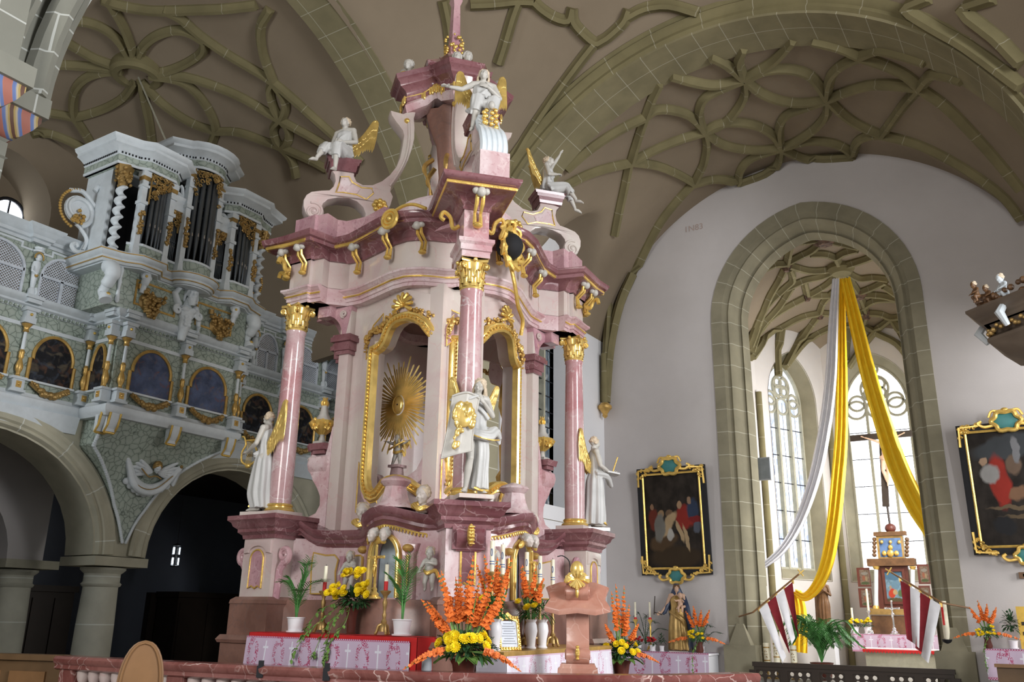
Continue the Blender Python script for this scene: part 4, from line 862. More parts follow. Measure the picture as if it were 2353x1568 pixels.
# centre and rear corner blocks of the entablature stand across the corner
for kk in 'CD':
    c, a, hw = PED[kk]; f = np.array((math.cos(a), math.sin(a))); c = np.asarray(c)
    m = MB(); solid(m, rot_square(c-f*.05, a, .17, .24), 6.13, 7.0); ring_mould(m, ccw(rot_square(c-f*.05, a, .17, .24)), 6.13, [(-.1, 0), (.02, 0), (.02, .08), (.04, .09), (.04, .17), (.07, .20), (.07, .25), (-.1, .25)]); blk = part(m, 'corner_block', 'pink')
    m = MB(); ring_mould(m, ccw(rot_square(c-f*.05, a, .17, .24)), 6.80, [(-.16, 0), (.02, 0), (.02, .06), (.05, .09), (.10, .16), (.20, .20), (.29, .21), (.29, .26), (.33, .28), (.36, .33), (.36, .36), (-.16, .36)]); part(m, 'corner_cornice', 'red', blk)
    m = MB(); s = np.array((-f[1], f[0]))
    for k in (1, -1):
        pass
    sq = ccw(rot_square(c-f*.05, a, .462, .532)); m.sweep([(-.02, -.025), (.01, -.02), (.018, 0), (.01, .02), (-.02, .025)], [(p[0], p[1], 7.035) for p in sq], closed=True); part(m, 'gilded_bead', 'gold', blk)
    m = MB()
    for e in (-.04, .04): m.tube([(c+f*.40+s*e)[:2].tolist()+[6.98], (c+f*.36+s*e).tolist()+[6.84], (c+f*.24+s*e).tolist()+[6.74], (c+f*.25+s*e).tolist()+[6.58]], [.025, .03, .022, .03], 6)
    m.ell((c+f*.26).tolist()+[6.56], (.07, .07, .04), 8, 6); k = part(m, 'console', 'gold', blk)
    m = MB(); m.ell((c+f*.44).tolist()+[6.96], (.065, .065, .07), 10, 8)
    for e in (-1, 1): m.ell((c+f*.42+s*e*.07).tolist()+[6.98], (.05, .05, .05), 8, 6)
    part(m, 'carved_head', 'statue', k)
    for e in (-1, 1):
        m = MB(); p = lambda u, v, z: (c-f*.05+f*v+s*e*u).tolist()+[z]
        m.tube(smooth([p(.19, .0, 6.66), p(.27, 0, 6.62), p(.31, 0, 6.77), p(.40, 0, 6.84), p(.44, 0, 6.76), p(.39, 0, 6.72)], 5), .03, 6); part(m, 'side_console', 'gold', blk)
# inner ceiling of the baldachin
m = MB(); q = [MID+(p-MID)*.70 for p in (C2, L2, D2, R2)]; m.plate([tuple(p) for p in q], c0=6.25, c1=6.5, f=lambda V: V); part(m, 'baldachin_ceiling', 'base')
m = MB(); m.plate([tuple(MID+(p-MID)*.84) for p in (C2, L2, D2, R2)], c0=6.92, c1=7.03, f=lambda V: V); part(m, 'baldachin_roof', 'mauve')
# mirrors, swags: the gilded cartouche hanging beside the centre column on the right
m = MB(); cp = WR.P(.95, -.05, 6.76); N3 = WR.N3(); US = np.array((WR.d[0], WR.d[1], 0)); UZ = np.array((0, 0, 1.0))
P = [cp+US*.24*math.cos(t)+UZ*.26*math.sin(t)+N3*.12 for t in np.linspace(0, 2*PI, 26)[:-1]]
m.tube(P, [.045+.02*math.sin(i*1.9) for i in range(25)], 7, closed=True)
for i in range(10): a = 2*PI*i/10; m.tube(smooth([cp+US*.26*math.cos(a)+UZ*.28*math.sin(a)+N3*.12, cp+US*.34*math.cos(a+.3)+UZ*.37*math.sin(a+.3)+N3*.16, cp+US*.33*math.cos(a+.7)+UZ*.36*math.sin(a+.7)+N3*.10], 4), [.04]*4+[.03]*4+[.012], 6)
m.tube(smooth([cp+N3*.12-UZ*.3, cp+US*.1-UZ*.55+N3*.14, cp+US*.3-UZ*.8+N3*.1, cp+US*.55-UZ*.95+N3*.06, cp+US*.62-UZ*1.15], 6), .03, 7); ct = part(m, 'cartouche', 'gold')
m = MB(); m.ell(cp+N3*.1, .2, 14, 10); part(m, 'cartouche_medallion', 'black', ct)
m = MB(); cp = WL.P(1.34, .2, 7.0); N3 = WL.N3(); US = np.array((WL.d[0], WL.d[1], 0))
for k in (1, .6): m.tube([cp+US*.13*k*math.cos(t)+UZ*.13*k*math.sin(t)+N3*.05 for t in np.linspace(0, 2*PI, 20)[:-1]], .03, 6, closed=True)
m.ell(cp+N3*.05, .05, 8, 6); m.tube(smooth([cp+UZ*.12, cp-US*.2+UZ*.17, cp-US*.4+UZ*.14, cp-US*.62+UZ*.02], 4), .025, 6); part(m, 'cornice_rosette', 'gold')

# --- volute arms carrying the crown
UD = (R2-L2)/np.linalg.norm(R2-L2); ND = np.array((UD[1], -UD[0])); ND = ND if ND@(C2-MID) > 0 else -ND
HWD = np.linalg.norm(R2-L2)/2
def tz(q):   # a point of the picture on the upright diagonal plane -> (distance outwards, height)
    p = ap(660+q[0]/2.8, q[1]/2.8, MID, ND); return (-float((p[:2]-MID)@UD), float(p[2]))
ARM = [tz(q) for q in [(98,1350),(100,1310),(118,1278),(150,1258),(215,1250),(265,1248),(290,1225),(303,1190),(298,1150),(280,1125),(425,1125),(424,1160),(440,1195),(480,1215),(540,1215),(600,1190),(650,1150),(690,1100),(715,1040),(732,960),(740,900),(733,868),(705,830),(690,812),(662,770),(655,738),(690,748),(735,760),(775,745),(795,705),(785,650),(765,600),(860,600),(850,690),(822,735),(806,790),(810,850),(808,920),(795,980),(770,1050),(740,1110),(700,1170),(665,1215),(655,1255),(672,1290),(655,1345),(610,1415),(540,1458),(470,1472),(488,1440),(494,1400),(480,1360),(440,1322),(390,1303),(320,1298),(255,1310),(225,1335),(215,1365),(232,1385),(228,1412),(190,1432),(150,1428),(115,1402)]]
SEAT = []
for dirv, base, k in ((-UD, L2, 1.0), (UD, R2, 1.0), (ND, C2, np.linalg.norm(C2-MID)/HWD), (-ND, D2, np.linalg.norm(D2-MID)/HWD)):
    pv = np.array((-dirv[1], dirv[0])); 
    g = lambda V, d=dirv, p=pv, k=k: np.c_[MID[0]+d[0]*V[:, 0]*k+p[0]*V[:, 2], MID[1]+d[1]*V[:, 0]*k+p[1]*V[:, 2], V[:, 1]]
    G = lambda a, z, c=0.0: g(np.array([[a, z, c]]))[0]
    m = MB(g); m.plate(ARM, c0=-.15, c1=.15, bev=.03); arm = part(m, 'volute_arm', 'cream')
    sc_c = tz((165, 1385))
    for sd in (-1, 1):
        m = MB(); m.tube([G(sc_c[0]+dx, sc_c[1]+dz, sd*.15) for dx, dz in spiral((0, 0), .15, .02, 1.2, 1.8, 26)], .025, 6); m.ell(G(sc_c[0], sc_c[1], sd*.15), .045, 8, 6); part(m, 'arm_scroll', 'cream', arm); m = MB()
        m.tube(smooth([G(*tz(q), sd*.16) for q in [(650,1225),(700,1150),(745,1060),(768,960),(772,880),(770,820)]], 4), .02, 6); part(m, 'arm_moulding', 'cream', arm)
        m = MB(); rc = G(*tz((585, 1352)), sd*.15)
        pvv = np.array((pv[0], pv[1], 0))*sd; dvv = np.array((dirv[0], dirv[1], 0))
        for i in range(8): a = i*PI/4; m.ell(rc+(dvv*math.cos(a)+np.array((0, 0, 1))*math.sin(a))*.085+pvv*.01, .045, 8, 6)
        m.ell(rc+pvv*.03, .05, 8, 6); part(m, 'gilded_rosette', 'gold', arm); m = MB()
        m.tube([G(*tz(q), sd*.155) for q in [(335,1165),(390,1165),(410,1200),(470,1235),(535,1240),(545,1270),(500,1310),(440,1280),(350,1265),(305,1265),(325,1215)]], .012, 5, closed=True)
        part(m, 'inlay_line', 'gold', arm); st = G(*tz((760, 808)), sd*.15); m = MB(); m.ell(st, .05, 6, 5); part(m, 'gilded_star', 'gold', arm)
        m = MB(g); sg = sorted((sd*.14, sd*.158)); m.plate([tz(q) for q in [(345,1175),(380,1175),(405,1215),(460,1245),(440,1275),(350,1262),(315,1262),(330,1215)]], c0=sg[0], c1=sg[1]); part(m, 'arm_inlay', 'pink', arm)
    ptop = tz((352, 1125))
    m = MB(); cpt = G(ptop[0], ptop[1]); rr = math.atan2(dirv[1], dirv[0])
    for z0, z1, hw0 in ((-.02, .03, .20), (.03, .10, .21), (.10, .16, .24), (.16, .21, .27)): m.box(cpt+(0, 0, (z0+z1)/2), (hw0*2, .34+hw0*.2, z1-z0), rr, taper=1.06)
    part(m, 'arm_pedestal', 'red', arm); SEAT.append(cpt+(0, 0, .21))
# front arm: fluted volute front below the seat
m = MB(); g = lambda a, z, c: np.array((MID[0]+ND[0]*a+UD[0]*c, MID[1]+ND[1]*a+UD[1]*c, z))
kC = np.linalg.norm(C2-MID)/HWD; zo = SEAT[2][2]
for i in range(5):
    c = (i-2)*.075; m.tube(smooth([g(2.35*kC, 7.62, c), g(2.42*kC, 7.8, c), g(2.33*kC, 8.06, c), g(2.14*kC, 8.28, c*.9), g(2.05*kC, 8.5, c*.8)], 5), .05, 7)
part(m, 'volute_front', 'stucco', altar, 'bluish white fluted volute front')
m = MB(); m.box((*(MID+ND*2.3*kC), 7.36), (.42, .42, .66), math.atan2(ND[1], ND[0])); part(m, 'volute_block', 'pink')
m = MB(); p = g(2.2*kC, 8.46, 0)
for i in range(22): a = i*.7; m.ell(p+np.array((UD[0]*math.cos(a)*.1, UD[1]*math.cos(a)*.1, math.sin(a)*.10-.010*i))+np.array((ND[0], ND[1], 0))*.03*(i % 3), .034, 7, 5)
m.ell(p-(0, 0, .28), (.05, .05, .09), 8, 6); part(m, 'volute_ornament', 'gold')
m = MB(); m.ell(p+np.array((ND[0]*.08, ND[1]*.08, .1)), (.05, .05, .06), 10, 8); part(m, 'carved_head', 'statue')
# attic wall behind arms (curved pieces rising to the centre block)
for w in (WL, WR):
    m = MB(w.bent(-.1)); m.plate([(.5, 7.1), (2.2, 7.1), (1.9, 7.34), (1.55, 7.42), (1.2, 7.5), (.85, 7.58), (.5, 7.62)], c0=-.1, c1=.12, cuts=CUTS, bev=.02); part(m, 'attic_wing', 'pink')
# crown
def star(r0, r1, bw, n=6):
    P = []
    ds = [-UD, -ND, UD, ND]
    if (ds[0][0]*ds[1][1]-ds[0][1]*ds[1][0]) < 0: ds = ds[::-1]
    for i in range(4):
        d, e = ds[i], ds[(i+1) % 4]; pd = np.array((-d[1], d[0])); pe = np.array((-e[1], e[0]))
        P += [MID+d*r0-pd*bw, MID+d*r0+pd*bw]; a = MID+d*r0*.86+pd*bw*1.1; b = MID+e*r0*.86-pe*bw*1.1; mid = MID+nrm(d+e)*r1
        for j in range(1, n): t = j/n; P.append(a*(1-t)**2+mid*2*t*(1-t)*1.0+b*t*t if False else (a*(1-t)+b*t)*(1-math.sin(PI*t))+(mid)*math.sin(PI*t))
    return P
def rise(P, base, amp):
    out = []
    for p in P:
        v = nrm(p-MID); c = max(abs(v@UD), abs(v@ND)); out.append((p[0], p[1], base+amp*(1-min(1, (c-.707)/.293))))
    return out
sp = star(.82, .50, .16)
m = MB(); m.sweep([(-.3, 0), (.0, 0), (.0, .16), (.03, .2), (.12, .24), (.14, .30), (.2, .34), (.22, .42), (-.3, .42)], rise(sp, 9.93, .22), closed=True); cr = part(m, 'crown', 'red')
m = MB(); m.sweep([(-.25, 0), (-.02, 0), (.02, .12), (-.02, .2), (-.25, .2)], rise(sp, 9.73, .28), closed=True); part(m, 'crown_frieze', 'pink', cr)
m = MB(); m.plate([tuple(p) for p in star(.7, .42, .12)], c0=10.08, c1=10.28, f=lambda V: V); part(m, 'crown_roof', 'base', cr)
m = MB()
tq = [np.array(q) for q in rise(star(.86, .53, .13, 8), 9.96, .22)]; m.tube([q+V_ for q in tq for V_ in [np.array((0, 0, .06))]], .014, 5, closed=True)
for q in tq:
    for e in (-.03, .03): m.ell(q+np.array((-(q[1]-MID[1]), q[0]-MID[0], 0))*e*1.4, (.028, .028, .085), 7, 6)
part(m, 'crown_tassels', 'goldp', cr)
sp2 = star(.40, .26, .13, 4)
m = MB(); m.sweep([(-.2, 0), (0, 0), (.02, .2), (.08, .3), (.12, .4), (-.2, .4)], rise(sp2, 10.40, .06), closed=True); m.plate([tuple(p) for p in star(.36, .24, .12, 4)], c0=10.2, c1=10.8, f=lambda V: V); part(m, 'crown_tier', 'base', cr)
m = MB(); m.lathe([(.26, 10.78), (.20, 10.88), (.13, 11.08), (.16, 11.23), (.11, 11.4), (.085, 12.2), (.13, 12.3), (.05, 12.5), (.01, 12.5)], 4, (MID[0], MID[1], 0), a0=.3, a1=2*PI+.3); fn = part(m, 'finial', 'mauve', cr)
m = MB(); random.seed(3)
for i in range(60): a = random.uniform(0, 6.28); z = random.uniform(11.1, 11.5); m.ell((MID[0]+.16*math.cos(a), MID[1]+.16*math.sin(a), z), random.uniform(.018, .036), 6, 5)
part(m, 'finial_ornament', 'gold', fn)
for d in (-UD, UD, ND, -ND):
    m = MB(); P = [MID+d*r for r in (.2, .45, .62)]
    m.tube([(*P[0], 10.38), (*(MID+d*.55), 10.40), (*(MID+d*.7), 10.44)], [.12, .12, .1], 8); m.lathe([(.08, 0), (.11, .04), (.12, .1), (.09, .16)], 8, (*(MID+d*.62), 10.40)); part(m, 'crown_scroll', 'base', cr)
# hanging drapery cone inside the crown
m = MB(); m.lathe([(.42, 9.9), (.34, 9.6), (.22, 9.3), (.16, 8.7), (.18, 8.1), (.3, 7.6), (.34, 7.44)], 20, (MID[0], MID[1], 0), flute=lambda t, z: 1+.12*math.cos(6*t)); part(m, 'inner_shaft', 'base')
m = MB()
for i in range(6):
    a = i*PI/3; c_, s_ = math.cos(a), math.sin(a); m.tube(smooth([(MID[0]+c_*.3, MID[1]+s_*.3, 9.0), (MID[0]+c_*.45, MID[1]+s_*.45, 8.8), (MID[0]+c_*.34, MID[1]+s_*.34, 8.5), (MID[0]+c_*.3, MID[1]+s_*.3, 8.1)], 4), [.04]*6+[.02]*7, 6)
part(m, 'inner_ornament', 'goldd')
# --- aureole in the heart of the altar
au = ap(918, 932, MID, ND); aur = thing('sunburst', 'gilded sunburst of pointed rays round an oval medal inside the niche', 'sunburst', tuple(au))
fd = nrm(np.array((.12, -1.0))); sd_ = np.array((-fd[1], fd[0])); sd_ = sd_ if sd_[0] > 0 else -sd_
A3 = lambda a, z, n=0.0: au+np.array((sd_[0]*a+fd[0]*n, sd_[1]*a+fd[1]*n, z))
m = MB(); rr = random.Random(5)
for i in range(88):
    t = 2*PI*i/88; c, s = math.cos(t), math.sin(t); Lr = (.74 if s > 0 else .74)*(1 if i % 2 else .78)*rr.uniform(.88, 1.06); k = Lr/math.hypot(c/.72, s); e1, e2 = np.array((c*k, s*k)), np.array((c*.1, s*.16)); wd = .0075; px, pz = -s*wd, c*wd
    V = [A3(e2[0]+px, e2[1]+pz, .0), A3(e2[0]-px, e2[1]-pz, 0), A3(e1[0]-px*1.6, e1[1]-pz*1.6, .01), A3(e1[0]+px*1.6, e1[1]+pz*1.6, .01), A3(e2[0], e2[1], .03), A3(e1[0], e1[1], .035), A3(e1[0]*1.05, e1[1]*1.05, .01)]
    m.add(V, [(0, 4, 5, 3), (4, 1, 2, 5), (1, 0, 3, 2), (3, 5, 6), (5, 2, 6), (2, 3, 6)])
part(m, 'rays', 'goldr', aur)
m = MB(); m.ell((0, 0, 0), (.085, .03, .14), 20, 10, R=np.array([[sd_[0], fd[0], 0], [sd_[1], fd[1], 0], [0, 0, 1.0]])); m.v = [list(np.array(v)+A3(0, 0, .03)) for v in m.v]
m.tube([A3(.09*math.cos(t), .145*math.sin(t), .05) for t in np.linspace(0, 2*PI, 24)[:-1]], .012, 6, closed=True); part(m, 'medal', 'goldp', aur)
m = MB(); m.ell(A3(0, 0, .065), .012, 6, 5); part(m, 'medal_stone', 'black', aur)
# pedestal stele with gilded statue seen behind the frame, scroll bracket for the cherub
bk = [(868, 1090), (880, 1108), (905, 1105), (935, 1098), (960, 1080), (975, 1050), (984, 1020), (984, 995), (1000, 995), (1003, 1040), (990, 1085), (960, 1115), (900, 1122), (870, 1112)]
m = MB(); bp = [ap(*q, MID+fd*.45, fd) for q in bk]
P2 = [((p[:2]-MID)@sd_, p[2]) for p in bp]; m.plate(P2, c0=.30, c1=.5, f=lambda V: np.c_[MID[0]+sd_[0]*V[:, 0]+fd[0]*V[:, 2], MID[1]+sd_[1]*V[:, 0]+fd[1]*V[:, 2], V[:, 1]], bev=.02); part(m, 'inner_scroll', 'pink')
m = MB(); p = ap(912, 1085, MID+fd*.4, fd); m.box(p-(0, 0, .02), (.16, .16, .16), 0, taper=.8); m.box(p+(0, 0, .08), (.2, .2, .04)); part(m, 'inner_pedestal', 'pink'); CHER = p+(0, 0, .10)
m = MB(); q = ap(912, 1105, MID+fd*.4, fd); m.tube([(MID[0], MID[1], .34), (MID[0], MID[1], 3.1), ], .3, 8); m.tube([(MID[0], MID[1], 3.0), tuple(q-(0, 0, .05))], [.2, .12], 8); part(m, 'inner_column', 'base')
m = MB(); p = WR.P(2.45, -.75, 0); m.bx((p[0]-.1, p[1]-.1, .34), (p[0]+.1, p[1]+.1, 3.6)); m.lathe([(.12, 3.6), (.14, 3.7), (.08, 3.8), (.1, 4.2), (.06, 4.6), (.12, 4.8), (.1, 5.1), (.02, 5.3)], 8, (p[0], p[1], 0)); part(m, 'gilded_stele', 'gold')
# ================================================================== ORGAN GALLERY
gal = thing('organ_gallery', 'green crackled organ gallery parapet with painted arches, gilt columns and lattice screens', 'gallery', (-16.5, 11.15, 5.3))
def gp(m, name, mat, parent=None, label=None): return part(m, name, mat, parent or gal, label)
class Seg:
    def __init__(s, p, q, left=True):
        s.p = np.array(p, float); d = np.array(q, float)-s.p; s.L = np.linalg.norm(d); s.d = d/s.L; s.n = np.array((s.d[1], -s.d[0]))
    def f(s, V): return np.c_[s.p[0]+s.d[0]*V[:, 0]+s.n[0]*V[:, 2], s.p[1]+s.d[1]*V[:, 0]+s.n[1]*V[:, 2], V[:, 1]]
    def P(s, a, z, c=0.0): return s.f(np.array([[a, z, c]]))[0]
SEGS = [(Seg((-16.5, 4.0), (-16.5, 9.8)), [0.15, 1.58, 2.98, 4.40, 5.72]), (Seg((-16.5, 9.8), (-15.6, 9.8)), [.82]), (Seg((-15.6, 9.8), (-15.6, 12.95)), [.14, 1.55, 3.0]), (Seg((-15.6, 12.95), (-16.5, 12.95)), [.1]), (Seg((-16.5, 12.95), (-16.5, 22.2)), [.65, 2.05, 3.5, 4.95, 6.4, 7.85])]
dark_c = canvas('dark painted scene', (.012, .012, .014), [(.09, .05, .035), (.05, .06, .08), (.12, .10, .07)], 3.0, 1); blue_c = canvas('blue grey painted scene', (.06, .075, .13), [(.10, .12, .20), (.20, .10, .10), (.15, .15, .20)], 3.2, 5)
def uv_fan(m, P):   # flat canvas with upright uv
    P = np.array(P); lo, hi = P.min(0), P.max(0); n = len(P); h = np.array([hi[1]-lo[1] > .01 or 1]); 
    w_ = np.hypot(P[:, 0]-P[0, 0], P[:, 1]-P[0, 1]); 
    m.add(P, [tuple(range(n))], [[(float(a), float(z-lo[2])) for a, z in zip(w_, P[:, 2])]])
np_ = 0
outer = [(-16.5, 4.0), (-16.5, 9.8), (-15.6, 9.8), (-15.6, 12.95), (-16.5, 12.95), (-16.5, 22.2)]
def run(z, out=0.0): 
    P = [(x+(out if True else 0), y, z) for x, y in outer]; return [(q[0], q[1], z) for q in outer]
# profile side: travel +y, right of travel = +x = outwards
m = MB(); m.sweep([(-.12, 5.5), (.0, 5.5), (0, 7.25), (-.12, 7.25)], [(x, y, 0) for x, y in outer]); gp(m, 'parapet', 'green')
m = MB(); m.sweep([(-.2, 5.30), (.02, 5.30), (.06, 5.36), (.10, 5.42), (.10, 5.50), (.05, 5.54), (.03, 5.60), (-.1, 5.60)], [(x, y, 0) for x, y in outer]); gp(m, 'base_moulding', 'stucco')
m = MB(); m.sweep([(-.1, 4.98), (.05, 4.98), (.07, 5.06), (.11, 5.24), (.13, 5.31), (-.1, 5.31)], [(-16.5, 4.0, 0), (-16.5, 9.75, 0)]); m.sweep([(-.1, 4.98), (.05, 4.98), (.07, 5.06), (.11, 5.24), (.13, 5.31), (-.1, 5.31)], [(-16.5, 13.0, 0), (-16.5, 22.2, 0)]); gp(m, 'beam', 'stucco')
m = MB(); m.sweep([(-.1, 6.86), (.02, 6.86), (.03, 6.93), (-.1, 6.93)], [(x, y, 0) for x, y in outer]); gp(m, 'string_course', 'stucco')
m = MB(); m.sweep([(-.15, 7.18), (.04, 7.18), (.05, 7.24), (.10, 7.27), (.10, 7.31), (.17, 7.36), (.19, 7.42), (.19, 7.45), (-.2, 7.47)], [(x, y, 0) for x, y in outer]); cor = gp(m, 'parapet_cornice', 'stucco2')
m = MB()
for sg, cols in SEGS:
    n = int(sg.L/.09)
    for i in range(n): p = sg.P((i+.5)*sg.L/n, 7.21, .055); m.box(p, (.05, .05, .05), math.atan2(sg.d[1], sg.d[0]))
m.sweep([(.03, 7.195), (.045, 7.195), (.045, 7.225), (.03, 7.225)], [(x, y, 0) for x, y in outer]); gp(m, 'dentils', 'green', cor)
LOWC = [(.05, 0), (.055, .03), (.035, .06), (.04, .1), (.065, .16), (.07, .22), (.045, .32), (.03, .36), (.05, .40), (.045, .46), (.055, .5), (.035, .54), (.035, .56)]
first = None
for si, (sg, cols) in enumerate(SEGS):
    for a in cols:
        if si == 4 and a > 6: continue
        e = .11; px = sg.P(a, 0, .09); rz = math.atan2(sg.d[1], sg.d[0])
        m = MB(); m.box(px+(0, 0, 5.68), (.22, .2, .26), rz); 
        for z in (5.57, 5.81): m.box(px+(0, 0, z), (.28, .25, .05), rz)
        pd = gp(m, 'column_pedestal', 'stucco2')
        m = MB(); m.box(sg.P(a, 5.69, .192), (.10, .02, .12), rz); m.ell(sg.P(a, 5.69, .205), .028, 8, 6); gp(m, 'gilded_rosette', 'goldd', pd)
        m = MB(); m.lathe(LOWC, 12, px+(0, 0, 5.83)); lo = gp(m, 'gilded_baluster', 'goldd', pd)
        m = MB(); m.lathe([(.036, .55), (.036, .6), (.03, .9), (.03, .93)], 10, px+(0, 0, 5.83)); gp(m, 'column_shaft', 'stucco', pd)
        m = MB(); m.lathe([(.035, .90), (.05, .92), (.038, .95), (.05, 1.0), (.075, 1.04), (.085, 1.06), (.06, 1.07)], 8, px+(0, 0, 5.83), flute=lambda t, z: 1+.15*math.cos(8*t)); gp(m, 'gilded_capital', 'goldd', pd)
        m = MB(); m.box(px+(0, 0, 6.96), (.22, .2, .12), rz); m.box(px+(0, 0, 7.07), (.17, .17, .14), rz); m.box(px+(0, 0, 7.17), (.24, .24, .06), rz, taper=1.15); m.box(px+(0, 0, 7.42), (.34, .30, .07), rz); m.box(px+(0, 0, 7.34), (.27, .26, .08), rz); gp(m, 'column_block', 'stucco2', pd)
        m = MB(); m.ell(sg.P(a, 7.07, .185), (.03, .03, .03), 8, 6); gp(m, 'gilded_boss', 'gold', pd)
    ends = list(cols)
    prs = list(zip(ends[:-1], ends[1:])) if len(ends) > 1 else ([(0.0, .82)] if si == 1 else [])
    for a0, a1 in prs:
        c = (a0+a1)/2; hw_ = (a1-a0)/2-.21; 
        if si == 1: hw_ = .26
        OUT = [(c-hw_, 5.86), (c-hw_, 6.28), (c-hw_+.05, 6.28)]+arc(c, 6.30, hw_-.04, 180, 0, 16, .50)[1:-1]+[(c+hw_-.05, 6.28), (c+hw_, 6.28), (c+hw_, 5.86)]
        m = MB(); P = [sg.P(q[0], q[1], .03) for q in OUT]; m.tube(P, .035, 6); fr_ = gp(m, 'painting_frame', 'goldd')
        m = MB(); uv_fan(m, [sg.P(q[0], q[1], .02) for q in OUT]); gp(m, 'painted_panel', dark_c if si != 2 else blue_c, fr_, ('dark painting of a standing figure' if si != 2 else 'blue grey painted scene'))
        m = MB(); 
        for z in (5.84,): m.box(sg.P(c, z, .03), (2*hw_+.1, .08, .04), math.atan2(sg.d[1], sg.d[0]))
        gp(m, 'panel_sill', 'stucco')
        if si != 1:
            m = MB(); q = random.Random(int(c*100)+si)
            for i in range(34):
                t = i/33; x = c-hw_*.85+2*hw_*.85*t; zz = 5.80-.16*math.sin(PI*t)-.04*t; r = .025+.045*math.sin(PI*t)*q.uniform(.5, 1); m.ell(sg.P(x, zz+q.uniform(-.03, .03), .1+q.uniform(-.02, .05)), r, 7, 5)
            m.tube([sg.P(c-hw_*.85+2*hw_*.85*t, 5.80-.17*math.sin(PI*t), .08) for t in np.linspace(0, 1, 9)], .05, 6)
            gp(m, 'fruit_garland', 'antique')
# lattice screens
m = MB(); ww = []
def lattice(sg, a0, a1):
    c = (a0+a1)/2; hw_ = (a1-a0)/2; OUT = [(c-hw_, 7.5), (c-hw_, 7.98)]+arc(c, 7.98, hw_, 180, 0, 16, .48)[1:-1]+[(c+hw_, 7.98), (c+hw_, 7.5)]
    m = MB(sg.f); m.plate([(a0-.17, 7.46), (a1+.17, 7.46), (a1+.17, 8.62), (a0-.17, 8.62)], [OUT], c0=-.16, c1=-.08); scn = gp(m, 'lattice_surround', 'green')
    m = MB()
    for s in (1, -1):
        k = -1.0
        while k < 2*hw_+1.0:
            # diagonal strip from (a0+k, 7.5) upwards
            pts = []
            for i in range(41):
                z = 7.5+i*.025; a = a0+k+s*(z-7.5); top = 7.98+.48*math.sqrt(max(0, 1-((a-c)/hw_)**2)) if abs(a-c) < hw_ else 0
                if abs(a-c) < hw_ and z <= top: pts.append((a, z))
            if len(pts) > 1: m.sweep([(-.008, -.006), (.008, -.006), (.008, .006), (-.008, .006)], [sg.P(*pts[0], -.12+s*.006), sg.P(*pts[-1], -.12+s*.006)], N=(sg.n[0], sg.n[1], 0))
            k += .062
    gp(m, 'lattice', 'lattice', scn)
    m = MB(); f3 = lambda a, z: sg.P(a, z, -.09)
    m.sweep([(-.025, -.02), (.025, -.02), (.025, .02), (-.025, .02)], [f3(*q) for q in OUT], N=(sg.n[0], sg.n[1], 0), closed=True)
    m.sweep([(-.03, -.03), (.03, -.03), (.03, .02), (-.03, .02)], [f3(a0, 8.0), f3(a1, 8.0)], N=(sg.n[0], sg.n[1], 0)); m.sweep([(-.03, -.03), (.03, -.03), (.03, .02), (-.03, .02)], [f3(c, 7.5), f3(c, 8.0)], N=(sg.n[0], sg.n[1], 0)); gp(m, 'lattice_frame', 'lattice', scn)
    m = MB(); m.sweep([(-.02, -.01), (.02, -.01), (.02, .02), (-.02, .02)], [sg.P(a, z, -.08) for a, z in ((a0-.15, 8.44), (a0+.14, 8.44), (a0+.14, 8.54), (a1-.14, 8.54), (a1-.14, 8.44), (a1+.15, 8.44))], N=(sg.n[0], sg.n[1], 0)); gp(m, 'surround_moulding', 'stucco', scn)
def herm(sg, a):
    P = lambda z, c=0.0, da=0.0: sg.P(a+da, z, .0+c)
    m = MB(); m.tube([P(7.5), P(7.62), P(7.66), P(7.75), P(7.95), P(8.1), P(8.2)], [.07, .07, .04, .05, .06, .085, .07], 10); m.ell(P(8.28, .04), (.06, .06, .08), 10, 8); m.ell(P(8.28, .1), (.018, .018, .025), 6, 5); m.tube([P(8.08, .04, -.08), P(7.98, .06, -.09), P(7.92, .1, .0)], .025, 6)
    m.lathe([(.10, 0), (.11, .03), (.08, .06), (.10, .1)], 8, P(8.40)); m.tube([P(7.66, .04, .05), P(7.56, .06, .07), P(7.5, .05, .05)], .03, 6); h = gp(m, 'carved_herm', 'stucco')
    m = MB(); m.tube([P(8.28+.10*math.sin(t), .0+.06, .085*math.cos(t)) for t in np.linspace(-.3, PI+.3, 12)], .016, 6); m.ell(P(7.9, .08), .035, 7, 5); m.ell(P(8.43, .04), (.06, .06, .025), 8, 5); gp(m, 'gilded_wreath', 'goldd', h)
for sg, ends in ((SEGS[0][0], [.15, 1.58, 2.98, 4.40, 5.62]), (SEGS[4][0], [.0, 1.05, 2.05, 3.5, 4.95, 6.4, 7.85])):
    for a in ends: herm(sg, a)
    for a0, a1 in zip(ends[:-1], ends[1:]):
        if a1-a0 > .8: lattice(sg, a0+.17, a1-.17)
    m = MB(); PT = [sg.P(0, 0, -.08)*(1, 1, 0)]
    for a in ends[1:-1] if sg is SEGS[0][0] else ends[1:-1]: PT += [sg.P(a-.14, 0, -.08)*(1, 1, 0), sg.P(a-.14, 0, .02)*(1, 1, 0), sg.P(a+.14, 0, .02)*(1, 1, 0), sg.P(a+.14, 0, -.08)*(1, 1, 0)]
    PT.append(sg.P(sg.L, 0, -.08)*(1, 1, 0))
    m.sweep([(-.15, 8.58), (.03, 8.58), (.04, 8.64), (.08, 8.66), (.09, 8.72), (.16, 8.78), (.17, 8.82), (.22, 8.86), (.23, 8.90), (-.15, 8.92)], PT); gp(m, 'screen_cornice', 'stucco2')
